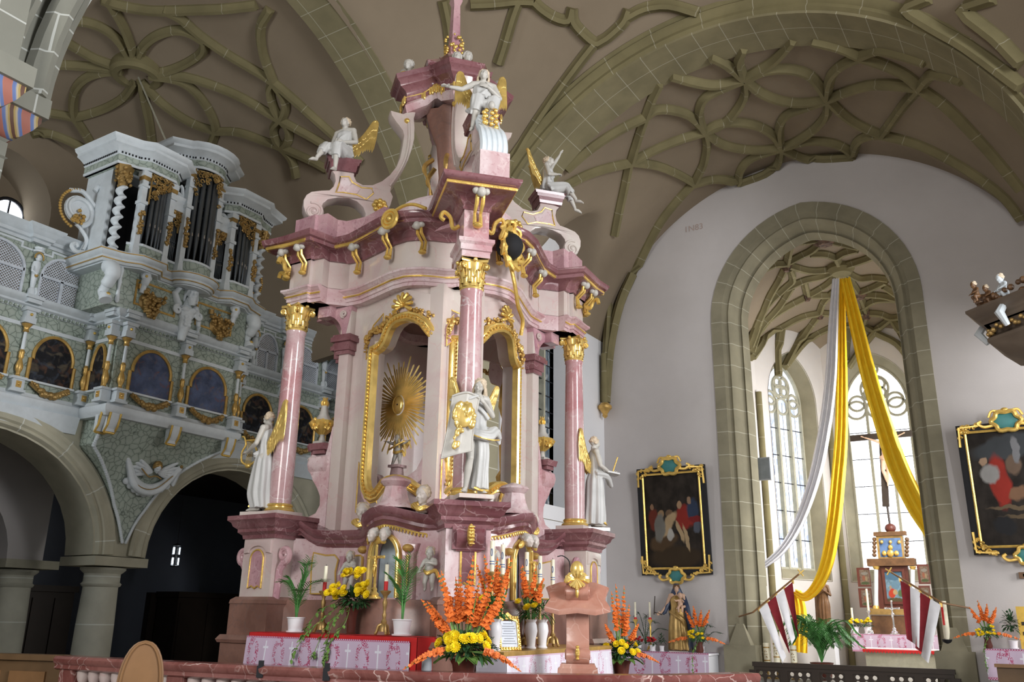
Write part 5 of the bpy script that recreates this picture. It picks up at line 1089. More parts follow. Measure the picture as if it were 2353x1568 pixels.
# pendant under the balcony, between the two arches
def cv_(z): return min(1, max(0, (z-2.95)/.75))**.55
def spl(z): return 11.15+(spl0(z)-11.15)*cv_(z)
def spr(z): return 11.15+(spr0(z)-11.15)*cv_(z)
def spl0(z): return max(9.9, 8.05+2.94*math.sqrt(max(0, 1-((z-2.72)/2.62)**2)))
def spr0(z): return min(12.85, 14.0-2.69*math.sqrt(max(0, 1-((z-2.72)/2.62)**2)))
def spx(z): return -16.44+.86*max(0, (z-3.0)/2.45)**2.3
def pend(u, v):
    z = 3.02+2.42*u; y0, y1, X = spl(z), spr(z), spx(z); q = v*8
    if q < 1: return (-16.52+(X+16.52)*q, y0+.06*q*0, z)
    if q > 7: return (X+(-16.52-X)*(q-7), y1, z)
    return (X+.0, y0+(y1-y0)*(q-1)/6, z)
m = MB(); m.grid(pend, 26, 24); pn = gp(m, 'pendant', 'green', label='green crackled swelling pendant below the balcony')
for fn in (spl, spr):
    m = MB(); P = [(spx(z)+.02, fn(z), z) for z in np.linspace(3.0, 5.35, 20)]
    m.tube(P, .03, 8); 
    for i in range(60): z = 3.0+2.35*i/59; m.ell((spx(z)+.02, fn(z), z), .036, 6, 4)
    gp(m, 'rope_edge', 'stucco', pn)
for y, x in ((9.86, -15.78), (9.95, -15.62), (11.35, -15.6), (12.8, -15.6)):
    m = MB(); m.grid(lambda u, v: (x+.10-.16*u*u, y-.10+.2*v, 5.36-.38*u), 6, 3); m.bx((x-.1, y-.1, 5.0), (x+.0, y+.1, 5.36)); k = gp(m, 'balcony_console', 'stucco', pn)
    m = MB()
    for sd in (-.11, .11): m.tube([(x+.11, y+sd, 5.36), (x+.06, y+sd, 5.12), (x-.04, y+sd, 4.98)], .022, 6)
    m.tube([(x-.03, y-.1, 4.98), (x-.03, y+.1, 4.98)], .025, 6); gp(m, 'gilded_edge', 'gold', k)

# ================================================================== ORGAN
org = thing('pipe_organ', 'baroque pipe organ with grey white case, dark pipes and gilded carving on the gallery', 'organ', (-15.9, 11.1, 7.45))
def op(m, name, mat, parent=None, label=None): return part(m, name, mat, parent or org, label)
YO = 11.12
m = MB(); m.plate([(-16.6, 9.35), (-15.5, 9.35), (-15.42, 9.45), (-15.42, 12.75), (-15.5, 12.85), (-16.6, 12.85)], c0=7.45, c1=8.32, f=lambda V: V, bev=.01); low = op(m, 'lower_case', 'green')
BASE = [(-16.7, 9.08), (-15.42, 9.08), (-15.36, 9.34), (-15.30, 9.50), (-15.12, 9.74), (-15.12, 10.20), (-15.36, 10.38), (-15.36, 10.66)]+[(-15.30+.34*math.sin(t), YO-.48*math.cos(t)) for t in np.linspace(.15, PI-.15, 9)]+[(-15.36, 11.58), (-15.36, 11.86), (-15.12, 12.04), (-15.12, 12.50), (-15.30, 12.74), (-15.42, 13.12), (-16.7, 13.12)]
m = MB(); m.sweep([(-.3, 8.26), (-.06, 8.26), (-.04, 8.32), (.02, 8.35), (.02, 8.40), (.08, 8.44), (.10, 8.49), (.10, 8.53), (-.3, 8.56)], [(x, y, 0) for x, y in BASE]); op(m, 'case_cornice', 'stucco2')
for zz, o in ((8.345, .03), (8.50, .115)):
    m = MB(); m.sweep([(o-.02, zz-.008), (o+.004, zz-.008), (o+.004, zz+.008), (o-.02, zz+.008)], [(x, y, 0) for x, y in BASE]); op(m, 'gilded_line', 'goldd')
m = MB(); m.plate([tuple(p) for p in BASE], c0=8.28, c1=8.54, f=lambda V: V); op(m, 'case_floor', 'stucco2')
# golden frame lines on the lower front
for y0, y1 in ((9.9, 10.85), (11.4, 12.35)):
    m = MB(); m.sweep([(-.02, 0), (.02, 0), (.02, .02), (-.02, .02)], [(-15.42, y0, 7.62), (-15.42, y1, 7.62), (-15.42, y1, 8.12), (-15.42, y0, 8.12)], N=(1, 0, 0), closed=True); op(m, 'gilded_panel_frame', 'goldd', low)
for y in (10.24, 12.02):
    m = MB(); q = random.Random(int(y*10))
    for i in range(84):
        t = q.random(); w_ = .34*(1-t*.75); m.ell((-15.36+.1*q.random(), y+q.uniform(-w_, w_), 7.92-.52*t+.05*q.random()), q.uniform(.03, .05), 7, 5)
    m.ell((-15.4, y, 7.72), (.08, .26, .22), 8, 6)
    m.tube([(-15.38, y-.26, 7.95), (-15.36, y-.28, 8.05)], .06, 6); op(m, 'grape_cluster', 'antique', low)
for y in (10.0, 12.32):
    m = MB(); m.tube(smooth([(-15.36, y, 8.26), (-15.26, y, 8.2), (-15.32, y, 8.02), (-15.36, y, 7.86)], 5), [.09]*5+[.085]*5+[.06]*6, 10); m.ell((-15.27, y, 8.18), (.07, .12, .09), 10, 8); op(m, 'scroll_bracket', 'stucco', low)
    m = MB(); m.ell((-15.2, y-.05, 8.18), .03, 6, 5); op(m, 'gilded_boss', 'gold', low)
m = MB(); m.lathe([(.02, 7.5), (.05, 7.55), (.03, 7.8), (.045, 7.95), (.03, 8.0), (.05, 8.2), (.03, 8.26)], 10, (-15.38, 9.5, 0)); op(m, 'slender_baluster', 'stucco', low)
# big S-shaped console at the left corner, scrolls of the sides
for y, s in ((9.28, -1), (12.92, 1)):
    m = MB(); m.tube(smooth([(-15.5, y, 8.22), (-15.32, y, 8.12), (-15.34, y, 7.95), (-15.48, y, 7.80), (-15.56, y, 7.66), (-15.44, y, 7.56), (-15.40, y, 7.48)], 5), [.15]*5+[.15]*5+[.12]*5+[.09]*5+[.08]*5+[.12]*6, 12); sc_ = op(m, 'console', 'stucco', low)
    m = MB(); m.ell((-15.22, y, 8.08), (.05, .07, .09), 8, 6); m.ell((-15.36, y, 7.6), .05, 8, 6); op(m, 'gilded_boss', 'gold', sc_)
    e = y+s*.55
    P = [(-16.2, y+s*.15, 8.62), (-16.2, y+s*.32, 8.58), (-16.2, y+s*.42, 8.66), (-16.2, y+s*.36, 8.74), (-16.2, y+s*.30, 8.68)]
    m = MB(); m.tube(smooth(P, 5), .045, 8); m.tube(smooth([(-16.2, y+s*.18, 8.66), (-16.2, y+s*.14, 8.9), (-16.2, y+s*.30, 9.08), (-16.2, y+s*.42, 9.14)], 5), [.04]*10+[.035]*6, 8)
    big = [(y+s*(.42+dx), 9.46+dz) for dx, dz in spiral((0, 0), .34, .06, -1.9, 1.35*s*-1*-1, 34)]
    m.tube([(-16.2, a, b) for a, b in big], [.06-.03*i/34 for i in range(35)], 8); m.tube(smooth([(-16.2, y+s*.66, 9.8), (-16.2, y+s*.40, 9.88), (-16.2, y+s*.16, 9.72), (-16.2, y+s*.02, 9.62)], 5), .05, 8)
    m.plate([(y+s*(.40+.30*math.cos(k*PI/10)), 9.47+.30*math.sin(k*PI/10)) for k in range(20)], c0=-.03, c1=.02, f=yz_plane(-16.22)); m.tube(smooth([(-16.2, y+s*.05, 9.7), (-16.15, y-s*.02, 9.95), (-16.15, y+s*.12, 10.1), (-16.15, y+s*.18, 9.98)], 5), .05, 8)
    ear = op(m, 'side_scroll', 'stucco')
    m = MB()
    for i in range(20): t = -1.3+2.7*i/19; m.ell((-16.18, y+s*(.42+.40*math.cos(t)), 9.46+.42*math.sin(t)), .034, 6, 5)
    op(m, 'gilded_beads', 'goldd', ear); m = MB(); q = random.Random(9)
    for i in range(22): m.ell((-16.12, y+s*(.42+q.uniform(-.12, .14)), 9.28+q.uniform(-.12, .16)), q.uniform(.03, .05), 6, 5)
    op(m, 'gilded_fruit', 'goldd', ear)
# upper case: back board, sides
m = MB(); m.bx((-16.6, 9.2, 8.5), (-16.1, 13.02, 10.6)); m.bx((-16.6, 10.5, 10.5), (-16.1, 11.74, 11.1)); op(m, 'case_back', 'black')
for y in (9.22, 12.98): m = MB(); m.bx((-16.6, y-.05, 8.54), (-15.72, y+.05, 10.5)); op(m, 'case_side', 'stucco')
def pipes(P, zb, z_tops, r, n0=0):
    for (x, y), zt in zip(P, z_tops):
        mo = zb+(zt-zb)*.22+.12; m = MB(); m.lathe([(r*.35, zb), (r, mo-.02), (r, mo), (r*.98, mo+.01), (r, mo+.05), (r, zt), (r*.9, zt)], 12, (x, y, 0)); pp = op(m, 'organ_pipe', 'pipe')
        m = MB(); m.lathe([(.001, 0), (r*.42, .0), (r*.3, r*1.5), (.001, r*1.9)], 8, (x+r*.75, y, mo+.02)); op(m, 'pipe_lip', 'silver', pp)
def shade(y0, y1, x, z0, z1, kind, parent=None, k=26, seed=0):
    m = MB(); q = random.Random(seed)
    for i in range(k):
        u = q.random(); y = y0+(y1-y0)*u; d = {'L': (1-u), 'R': u, 'A': abs(2*u-1)}[kind]; zb_ = z1-(z1-z0)*(.25+.75*d); z = q.uniform(zb_, z1); r = q.uniform(.03, .06)
        m.tube([(x+q.uniform(0, .04), y+r*math.cos(t)*(1-t/9), z+r*math.sin(t)*(1-t/9)) for t in np.linspace(0, 5.2, 9)], .016, 5)
    if kind == 'A': m.tube([(x, y0+(y1-y0)*t, z1-(z1-z0)*(.3+.7*abs(2*t-1)**1.5)) for t in np.linspace(0, 1, 11)], .02, 5)
    m.bx((x-.01, min(y0, y1), z1-.03), (x+.01, max(y0, y1), z1+.01))
    for t in (0.04, .96):
        if kind in ('LA', 'RA')[t > .5] or kind == 'A': m.bx((x-.01, y0+(y1-y0)*t-.015, z0), (x+.01, y0+(y1-y0)*t+.015, z1))
    op(m, 'pipe_shade', 'antique', parent)
def tower_pilaster(x, y, z0, z1):
    m = MB(); m.bx((x-.07, y-.06, z0), (x+.07, y+.06, z1)); m.box((x, y, z1-.06), (.2, .18, .12)); m.box((x, y, z0+.1), (.18, .17, .2), taper=.8); m.box((x+.02, y, z0+(z1-z0)*.62), (.19, .17, .07)); m.box((x+.02, y, z0+(z1-z0)*.82), (.18, .16, .05)); p = op(m, 'pilaster', 'stucco')
    m = MB(); q = random.Random(int(y*77))
    for i in range(24): m.ell((x+.09+q.uniform(0, .03), y+q.uniform(-.05, .05), z0+(z1-z0)*q.uniform(.24, .52)), q.uniform(.022, .04), 6, 5)
    m.bx((x+.06, y-.02, z0+(z1-z0)*.24), (x+.09, y+.02, z0+(z1-z0)*.52)); op(m, 'gilded_fruit', 'antique', p); m = MB(); m.box((x+.01, y, z1-.16), (.17, .15, .09)); op(m, 'gilded_band', 'antique', p)
    return p
def plinth(P, z0, z1):
    m = MB(); m.plate(P, c0=z0, c1=z1-.04, f=lambda V: V); p = op(m, 'tower_plinth', 'green'); m = MB(); m.sweep([(-.05, 0), (.02, 0), (.02, .05), (-.05, .05)], [(x, y, z1-.04) for x, y in P]); op(m, 'plinth_cap', 'stucco', p)
CT = [(-.3, 0), (.0, 0), (.02, .05), (.02, .20), (.05, .22), (.05, .27), (.14, .33), (.22, .36), (.22, .42), (.28, .46), (.30, .52), (-.3, .54)]
def top_cornice(P, z):
    m = MB(); m.sweep(CT[:4]+[(-.3, .2)], [(x, y, z) for x, y in P]); c = op(m, 'tower_frieze', 'green')
    m = MB(); m.sweep([(-.3, .2), (.03, .2)]+CT[4:], [(x, y, z) for x, y in P]); m.sweep([(-.05, 0), (.025, 0), (.03, .05), (-.05, .05)], [(x, y, z) for x, y in P]); m.plate([tuple(p) for p in P], c0=z+.02, c1=z+.5, f=lambda V: V); op(m, 'tower_cornice', 'stucco', c)
    m = MB(); 
    for i in range(len(P)-1):
        a, b = np.array(P[i]), np.array(P[i+1]); L = np.linalg.norm(b-a); n = nrm(np.array((b-a)[[1, 0]])*(1, -1))
        for k in range(int(L/.06)): q = a+(b-a)*((k+.5)/max(1, int(L/.06)))+n*.05; m.box((q[0], q[1], z+.24), (.03, .03, .04), math.atan2(*(b-a)[::-1]))
    m.sweep([(.028, .225), (.042, .225), (.042, .255), (.028, .255)], [(x, y, z) for x, y in P]); op(m, 'dentils', 'black', c)
for s in (-1, 1):
    Y = lambda d: YO+s*d
    srt = lambda P: P if s < 0 else P[::-1]
    tw = srt([(-15.38, Y(1.62)), (-15.18, Y(1.38)), (-15.18, Y(.95)), (-15.38, Y(.74))])
    plinth(tw, 8.54, 8.80); zt = 10.42
    pp = [(-15.36+.12*math.sin(PI*(i+.5)/5), Y(1.36-.10*i)) for i in range(5)]
    pipes(pp, 8.80, [10.2, 10.22, 10.25, 10.22, 10.2], .05); shade(Y(1.42) if s < 0 else Y(.9), Y(.9) if s < 0 else Y(1.42), -15.18, 9.7, 10.4, 'L' if s < 0 else 'R', None, 40, 3)
    for d in (1.50, .82): tower_pilaster(-15.28, Y(d), 8.54, zt)
    tw2 = srt([(-16.6, Y(2.05)), (-15.42, Y(2.05)), (-15.30, Y(1.66)), (-15.16, Y(1.50)), (-15.16, Y(.86)), (-15.36, Y(.64)), (-16.3, Y(.64))]); top_cornice(tw2, zt)
    # twisted column at the outer corner
    m = MB(); H = 9.98-8.60
    def tc(u, v):
        z = 8.60+H*u; a = 2*PI*v; ph = u*6.2*2*PI; r = .075+.022*math.cos(a-ph); return (-15.45+r*math.cos(a)+.02*math.cos(ph), Y(1.86)+r*math.sin(a)+.02*math.sin(ph), z)
    m.grid(tc, 90, 14); m.lathe([(.11, 8.54), (.11, 8.58), (.08, 8.62)], 12, (-15.45, Y(1.86), 0)); tcol = op(m, 'twisted_column', 'stucco')
    m = MB(); q = random.Random(4); m.lathe([(.07, 9.96), (.10, 10.1), (.14, 10.3), (.16, 10.42)], 10, (-15.45, Y(1.86), 0), flute=lambda t, z: 1+.14*math.cos(5*t))
    for i in range(34): a = q.uniform(0, 6.28); z = q.uniform(10.0, 10.42); m.ell((-15.45+.15*math.cos(a), Y(1.86)+.15*math.sin(a), z), q.uniform(.025, .05), 6, 5)
    op(m, 'gilded_capital', 'antique', tcol)
    # flat field between the towers
    fl = srt([(-15.42, Y(.80)), (-15.42, Y(.48))]); m = MB(); m.bx((-15.5, Y(.80), 8.54), (-15.36, Y(.48), 8.72)); op(m, 'flat_plinth', 'green'); m = MB(); m.bx((-15.5, Y(.80), 8.72), (-15.33, Y(.48), 8.77)); op(m, 'plinth_cap', 'stucco')
    pipes([(-15.44, Y(.77-.04*i)) for i in range(8)], 8.76, [9.86-.02*i for i in range(8)], .02)
    m = MB(); m.bx((-15.42, Y(.80), 9.22), (-15.40, Y(.48), 9.24)); op(m, 'pipe_rail', 'pipe')
    m = MB(); m.bx((-15.5, Y(.82), 9.98), (-15.34, Y(.46), 10.16)); hd = op(m, 'flat_head', 'green'); m = MB(); m.sweep([(-.1, 0), (.02, 0), (.06, .06), (.06, .1), (-.1, .1)], [(-15.34, min(Y(.82), Y(.46)), 10.16), (-15.34, max(Y(.82), Y(.46)), 10.16)]); m.bx((-15.5, Y(.82), 9.93), (-15.32, Y(.46), 10.17)); m.tube([(-15.38, Y(.76), 10.2), (-15.38, Y(.76), 10.28)], .04, 7); m.tube(smooth([(-15.38, Y(.76), 10.28), (-15.38, Y(.62), 10.36), (-15.38, Y(.50), 10.30), (-15.38, Y(.52), 10.5), (-15.38, Y(.58), 10.56)], 5), .04, 7); op(m, 'flat_cornice', 'stucco', hd)
    shade(min(Y(.80), Y(.48)), max(Y(.80), Y(.48)), -15.38, 9.45, 9.95, 'R' if s < 0 else 'L', hd, 40, 8)
# central round tower
cp_ = [(-15.36, YO-.44)]+[(-15.34+.26*math.sin(t), YO-.40*math.cos(t)) for t in np.linspace(.1, PI-.1, 9)]+[(-15.36, YO+.44)]
plinth(cp_, 8.54, 8.86)
pipes([(-15.36+.20*math.sin(t), YO-.30*math.cos(t)) for t in np.linspace(.12, PI-.12, 7)], 8.86, [10.8, 10.85, 10.9, 10.92, 10.9, 10.85, 10.8], .055)
for d in (-.40, .40): tower_pilaster(-15.30, YO+d, 8.54, 11.02)
m = MB(); q = random.Random(12)
for i in range(60):
    t = q.uniform(.1, PI-.1); z = q.uniform(10.98-.55*abs(math.cos(t))**1.5-.14, 11.0); r = q.uniform(.03, .06); p = np.array((-15.32+.27*math.sin(t), YO-.36*math.cos(t), z)); m.tube([p+np.array((.02, r*math.cos(k)*(1-k/9), r*math.sin(k)*(1-k/9))) for k in np.linspace(0, 5.2, 9)], .017, 5)
m.tube([(-15.32+.26*math.sin(t), YO-.36*math.cos(t), 10.99) for t in np.linspace(.1, PI-.1, 12)], .02, 5); op(m, 'pipe_shade', 'antique')
top_cornice([(-16.4, YO-.70), (-15.45, YO-.70), (-15.33, YO-.52)]+[(-15.32+.30*math.sin(t), YO-.42*math.cos(t)) for t in np.linspace(.2, PI-.2, 9)]+[(-15.33, YO+.52), (-15.45, YO+.70), (-16.4, YO+.70)], 11.02)
# rope hanging from the vault ring
m = MB(); p0 = np.array((pr[0]+.1, pr[1], pr[2]-.2)); p1 = ax(392, 348, -15.9); m.tube([p0, p0*.5+p1*.5, p1], .022, 6); tag(m.obj('bell_rope', MT['stone']), 'thin rope hanging from the ring of the vault down behind the organ', 'rope')
# ================================================================== CARVED FIGURES
def remesh(q, vox, name, it=4, local=True):
    """one continuous skin over overlapping pieces"""
    me = bpy.data.meshes.new(name); me.from_pydata(q.v, [], q.f)
    o = bpy.data.objects.new(name, me); col.objects.link(o)
    r = o.modifiers.new('r', 'REMESH'); r.mode = 'VOXEL'; r.voxel_size = vox
    s = o.modifiers.new('s', 'SMOOTH'); s.factor = .5; s.iterations = it
    dg = bpy.context.evaluated_depsgraph_get(); dg.update(); e = bpy.data.meshes.new_from_object(o.evaluated_get(dg))
    bpy.data.objects.remove(o); bpy.data.meshes.remove(me)
    e.polygons.foreach_set('use_smooth', [True]*len(e.polygons)); e.name = name; return e
def link(me, name, mat, parent, label=None):
    o = bpy.data.objects.new(name, me); col.objects.link(o); o.parent = parent; me.materials.clear(); me.materials.append(MT[mat] if isinstance(mat, str) else mat); WM[o.name] = WM[parent.name]
    if label: o['label'] = label
    return o
def V3(*a): return np.array(a, float)
def rot3(yaw=0, pitch=0, roll=0): return np.array(Matrix.Rotation(yaw, 3, 'Z')@Matrix.Rotation(pitch, 3, 'X')@Matrix.Rotation(roll, 3, 'Y'))
STAND = dict(pel=V3(0, 0, .94), che=V3(0, .0, 1.26), nk=V3(0, .01, 1.47), hc=V3(0, -.01, 1.60), shL=V3(.17, .01, 1.42), shR=V3(-.17, .01, 1.42), elL=V3(.26, .02, 1.14), elR=V3(-.26, .02, 1.14), wrL=V3(.27, -.08, .90), wrR=V3(-.27, -.08, .90),
    hiL=V3(.09, 0, .92), hiR=V3(-.09, 0, .92), knL=V3(.10, -.03, .50), knR=V3(-.10, -.03, .50), anL=V3(.10, .02, .09), anR=V3(-.10, .02, .09), toL=V3(.13, -.17, .03), toR=V3(-.13, -.17, .03))
def hand(q, wr, d, n, curl=.5, k=1.0, thumb=1):
    d = nrm(d); n = nrm(n-d*(n@d)); s = np.cross(d, n)*thumb; R = np.stack([d, s, n], 1)
    q.ell(wr+d*.045*k, (.055*k, .04*k, .019*k), 10, 8, R=R)
    for i, L in enumerate((.072, .08, .074, .058)):
        p = wr+d*.082*k+s*(.031-.0205*i)*k; P = [p]; a = curl*.35
        for j, f in enumerate((.45, .32, .26)): a += curl*(.35+.25*j); p = p+(d*math.cos(a)+n*math.sin(a))*L*f*k; P.append(p)
        q.tube(P, [.0105*k, .0105*k, .0095*k, .0075*k], 7)
    b = wr+d*.02*k+s*.03*k; q.tube([b, b+(d*.5+s*.75+n*.2)*.045*k, b+(d*.85+s*.6+n*.45)*.075*k], [.014*k, .012*k, .009*k], 7)
def head(q, c, R, k=1.0, beard=False, child=False):
    T = lambda *p: c+R@(np.array(p)*k)
    f = 1.12 if child else 1
    q.ell(T(0, .012, .028), (.076*k*f, .092*k*f, .088*k*f), 16, 12, R=R); q.ell(T(0, -.022, -.028), (.059*k*f, .068*k, .084*k), 14, 10, R=R); q.ell(T(0, -.066, -.092), .023*k, 8, 6)
    q.tube([T(0, -.086, .022), T(0, -.101, -.006), T(0, -.112, -.024)], [.009*k, .011*k, .015*k], 7); q.ell(T(.011, -.096, -.028), .010*k, 6, 5); q.ell(T(-.011, -.096, -.028), .010*k, 6, 5)
    for s in (1, -1):
        q.tube([T(s*.012, -.088, .03), T(s*.034, -.086, .036), T(s*.054, -.07, .027)], .0085*k, 6); q.ell(T(s*.031, -.079, .010), .0145*k, 8, 6); q.ell(T(s*.038, -.065, -.028), .026*k, 8, 6); q.ell(T(s*.076*f, .005, -.005), (.011*k, .022*k, .034*k), 8, 6, R=R)
    q.ell(T(0, -.089, -.052), (.023*k, .011*k, .0065*k), 8, 5, R=R); q.ell(T(0, -.087, -.066), (.018*k, .011*k, .007*k), 8, 5, R=R)
def body(J, R, hands, k=1.0, legs=True):
    q = MB(); pel, che, nk, hc = J['pel'], J['che'], J['nk'], J['hc']; mid = pel*.5+che*.5
    ax_ = nrm(che-pel); xs = nrm(J['shL']-J['shR']); ys = np.cross(ax_, xs); RB = np.stack([xs, ys, ax_], 1)
    q.ell(pel, (.155, .115, .12), R=RB); q.ell(mid, (.128, .1, .16), R=RB); q.ell(che, (.158, .112, .17), R=RB); q.tube([pel, mid, che, nk-(0, 0, .03)], [.10, .105, .11, .07], 12)
    q.tube([J['shR'], nk*.9+che*.1, J['shL']], [.058, .07, .058], 10); q.tube([nk-(0, 0, .04), nk, hc-R@V3(0, -.02, .06)], [.066, .053, .050], 10); head(q, hc, R)
    for s in 'LR':
        sh, el, wr = J['sh'+s], J['el'+s], J['wr'+s]; q.ell(sh, .060, 10, 8); q.tube([sh, sh*.55+el*.45, el], [.053, .05, .040], 10); q.ell(el, .041, 8, 6); q.tube([el, el*.65+wr*.35, wr], [.041, .042, .027], 10)
        d, n, cu = hands.get(s, (wr-el, V3(0, 0, -1), .5)); hand(q, wr, V3(*d), V3(*n), cu, 1.05, 1 if s == 'R' else -1)
        if legs:
            hi, kn, an, to = J['hi'+s], J['kn'+s], J['an'+s], J['to'+s]; q.tube([hi, hi*.5+kn*.5, kn], [.088, .078, .058], 12); q.ell(hi, .09); q.ell(kn, .06, 10, 8); c = kn*.66+an*.34; back = nrm(np.cross(xs, nrm(an-kn))); q.tube([kn, c-back*.0, an], [.056, .058, .034], 10)
            q.ell(an-(0, 0, .03), .036, 8, 6); d = to-an; q.tube([an-(0, 0, .035), an+d*.55, to], [.034, .036, .02], 9)
            for i in range(5): sd = np.cross(nrm(d), V3(0, 0, 1)); q.ell(to+sd*(i-2)*.016+nrm(d)*(.012-.004*abs(i-1)), (.012, .012, .010), 6, 5)
    return q
def robe(q, rings, nf=11, amp=.10, n=64, ph=0.0, sub=5, grow=True):
    C = smooth([np.concatenate([V3(*c), [rx, ry]]) for c, rx, ry in rings], sub); V = []; F = []; m = len(C)
    for i, c in enumerate(C):
        g = (i/(m-1))**.8 if grow else 1
        for j in range(n):
            t = 2*PI*j/n; f = 1+amp*g*(math.sin(nf*t+ph+1.3*math.sin(2.2*i/m+t))+.5*math.sin((nf*.5+.5)*2*t/2+2*ph+i*.12)); V.append((c[0]+c[3]*f*math.cos(t), c[1]+c[4]*f*math.sin(t), c[2]+.012*g*math.sin(nf*t)))
    for i in range(m-1):
        for j in range(n): F.append((i*n+j, i*n+(j+1) % n, (i+1)*n+(j+1) % n, (i+1)*n+j))
    F.append(tuple(range(n))[::-1]); F.append(tuple((m-1)*n+j for j in range(n))); return q.add(V, F)
def swag(q, P, r, nf=4, flat=.45):   # a bundled fold of cloth
    P = smooth(P, 6); k = len(P)
    for i in range(nf): a = 2*PI*i/nf; q.tube([np.array(p)+V3(math.cos(a), math.sin(a)*.6, math.sin(a))*(r if not hasattr(r, '__len__') else np.interp(j/(k-1), np.linspace(0, 1, len(r)), r))*.55 for j, p in enumerate(P)], (r*.6 if not hasattr(r, '__len__') else [np.interp(j/(k-1), np.linspace(0, 1, len(r)), r)*.6 for j in range(k)]), 8)
def hairm(c, R, k=1.0, length=.0, seed=0, curls=40, crown=True):
    q = MB(); rr = random.Random(seed); T = lambda *p: c+R@(np.array(p)*k)
    q.ell(T(0, .022, .045), (.083*k, .09*k, .082*k), 14, 10, R=R)
    for i in range(curls):
        a = rr.uniform(-.25, PI+.25); e = rr.uniform(-.3, 1.2); p = V3(.082*math.cos(a)*math.cos(e), .02+.085*math.sin(a)*math.cos(e), .04+.085*math.sin(e)); q.ell(T(*p), rr.uniform(.015, .024)*k, 7, 5)
    for s in (1, -1):
        for i in range(3): q.tube([T(s*(.03+.02*i), -.055+.02*i, .085-.012*i), T(s*(.066+.004*i), -.035+.02*i, .04), T(s*.083, .0+.02*i, -.02)], [.014*k, .016*k, .014*k], 6)
        if length:
            for i in range(3): q.tube(smooth([T(s*(.075), .01+.025*i, .0), T(s*.09, .02+.03*i, -.06), T(s*(.08+.015*i), .03+.03*i, -.06-length*.6), T(s*(.10), .02+.03*i, -.06-length)], 4), [.022*k]*9+[.017*k]*3+[.009*k], 7)
    if length: 
        for i in range(4): q.tube([T(-.05+.033*i, .09, .03), T(-.055+.037*i, .10, -.05), T(-.05+.034*i, .09, -.06-length*.9)], [.03*k, .03*k, .014*k], 7)
    return q
def wingm(root, up, out, L, W, flip=1, n=9):
    """feathered wing: leading edge rises along up, feathers hang outwards and down"""
    q = MB(); up = nrm(V3(*up)); out = nrm(V3(*out)-up*(V3(*out)@up)); nn = np.cross(up, out); root = V3(*root)
    E = smooth([root, root+up*L*.40+out*W*.22, root+up*L*.78+out*W*.30, root+up*L*.86+out*W*.44], 6)
    q.tube(E, [.035*L]*6+[.04*L]*6+[.045*L]*6+[.03*L], 8)
    for row, (ln, wd, off) in enumerate(((.86, .060, .0), (.50, .055, .018), (.28, .05, .034))):
        m_ = n+row*2
        for i in range(m_):
            t = i/(m_-1); b = np.array(E[int(t*(len(E)-1))]); a = 2.95-1.05*(1-t)*.9-.35*t*0; d = -up*(1.0)+out*(.10+.16*t); d = nrm(d); l = L*ln*(.42+.58*math.sin(PI/2*t))
            s = np.cross(nn, d); c = b+d*l*.5+nn*off*L*.9*flip
            q.ell(c, (wd*L*.80, l*.52, .012*L+.004), 8, 8, R=np.stack([s, d, nn], 1))
    return q
def figure(name, label, loc, rz, H, J, hd=(0, 0, 0), hands={}, robes=(), wings=(), hair=(0, 0), skin='statue', cloth='robe', hairmat='hairw', vox=.0105, base=None, cat='statue', group=None, extra=None, legs=True, hems=()):
    k = H/1.75; t = thing(name, label, cat, tuple(loc), rz, k, group); JJ = dict(STAND); JJ.update({a: V3(*b) for a, b in J.items()}); R = rot3(*hd)
    q = body(JJ, R, hands, legs=legs); link(remesh(q, vox, 'body'), 'body', skin, t)
    if robes:
        q = MB()
        for r in robes: r(q, JJ)
        rb = link(remesh(q, vox, 'robe', 1), 'robe', cloth, t)
        for P, r in hems: m = MB(); m.tube(smooth(P, 5), r, 6); o = m.obj('gilded_hem', MT['gold'], rb, local=True)
    q = hairm(JJ['hc'], R, 1.0, hair[0], hair[1]); link(remesh(q, .009, 'hair', 2), 'hair', hairmat, t)
    for w_ in wings: wingm(*w_).obj('wing', MT['goldp'], t, local=True)
    if base: m = MB(); m.box((0, base[2] if len(base) > 2 else 0, -.03), (base[0], base[1], .06)); m.obj('plinth', MT['cream'], t, local=True)
    if extra: extra(t)
    return t
f_ = ND; f3_ = V3(f_[0], f_[1], 0)
def yaw_to(d): return math.atan2(d[0], -d[1])      # rotation that turns the facing -y towards d
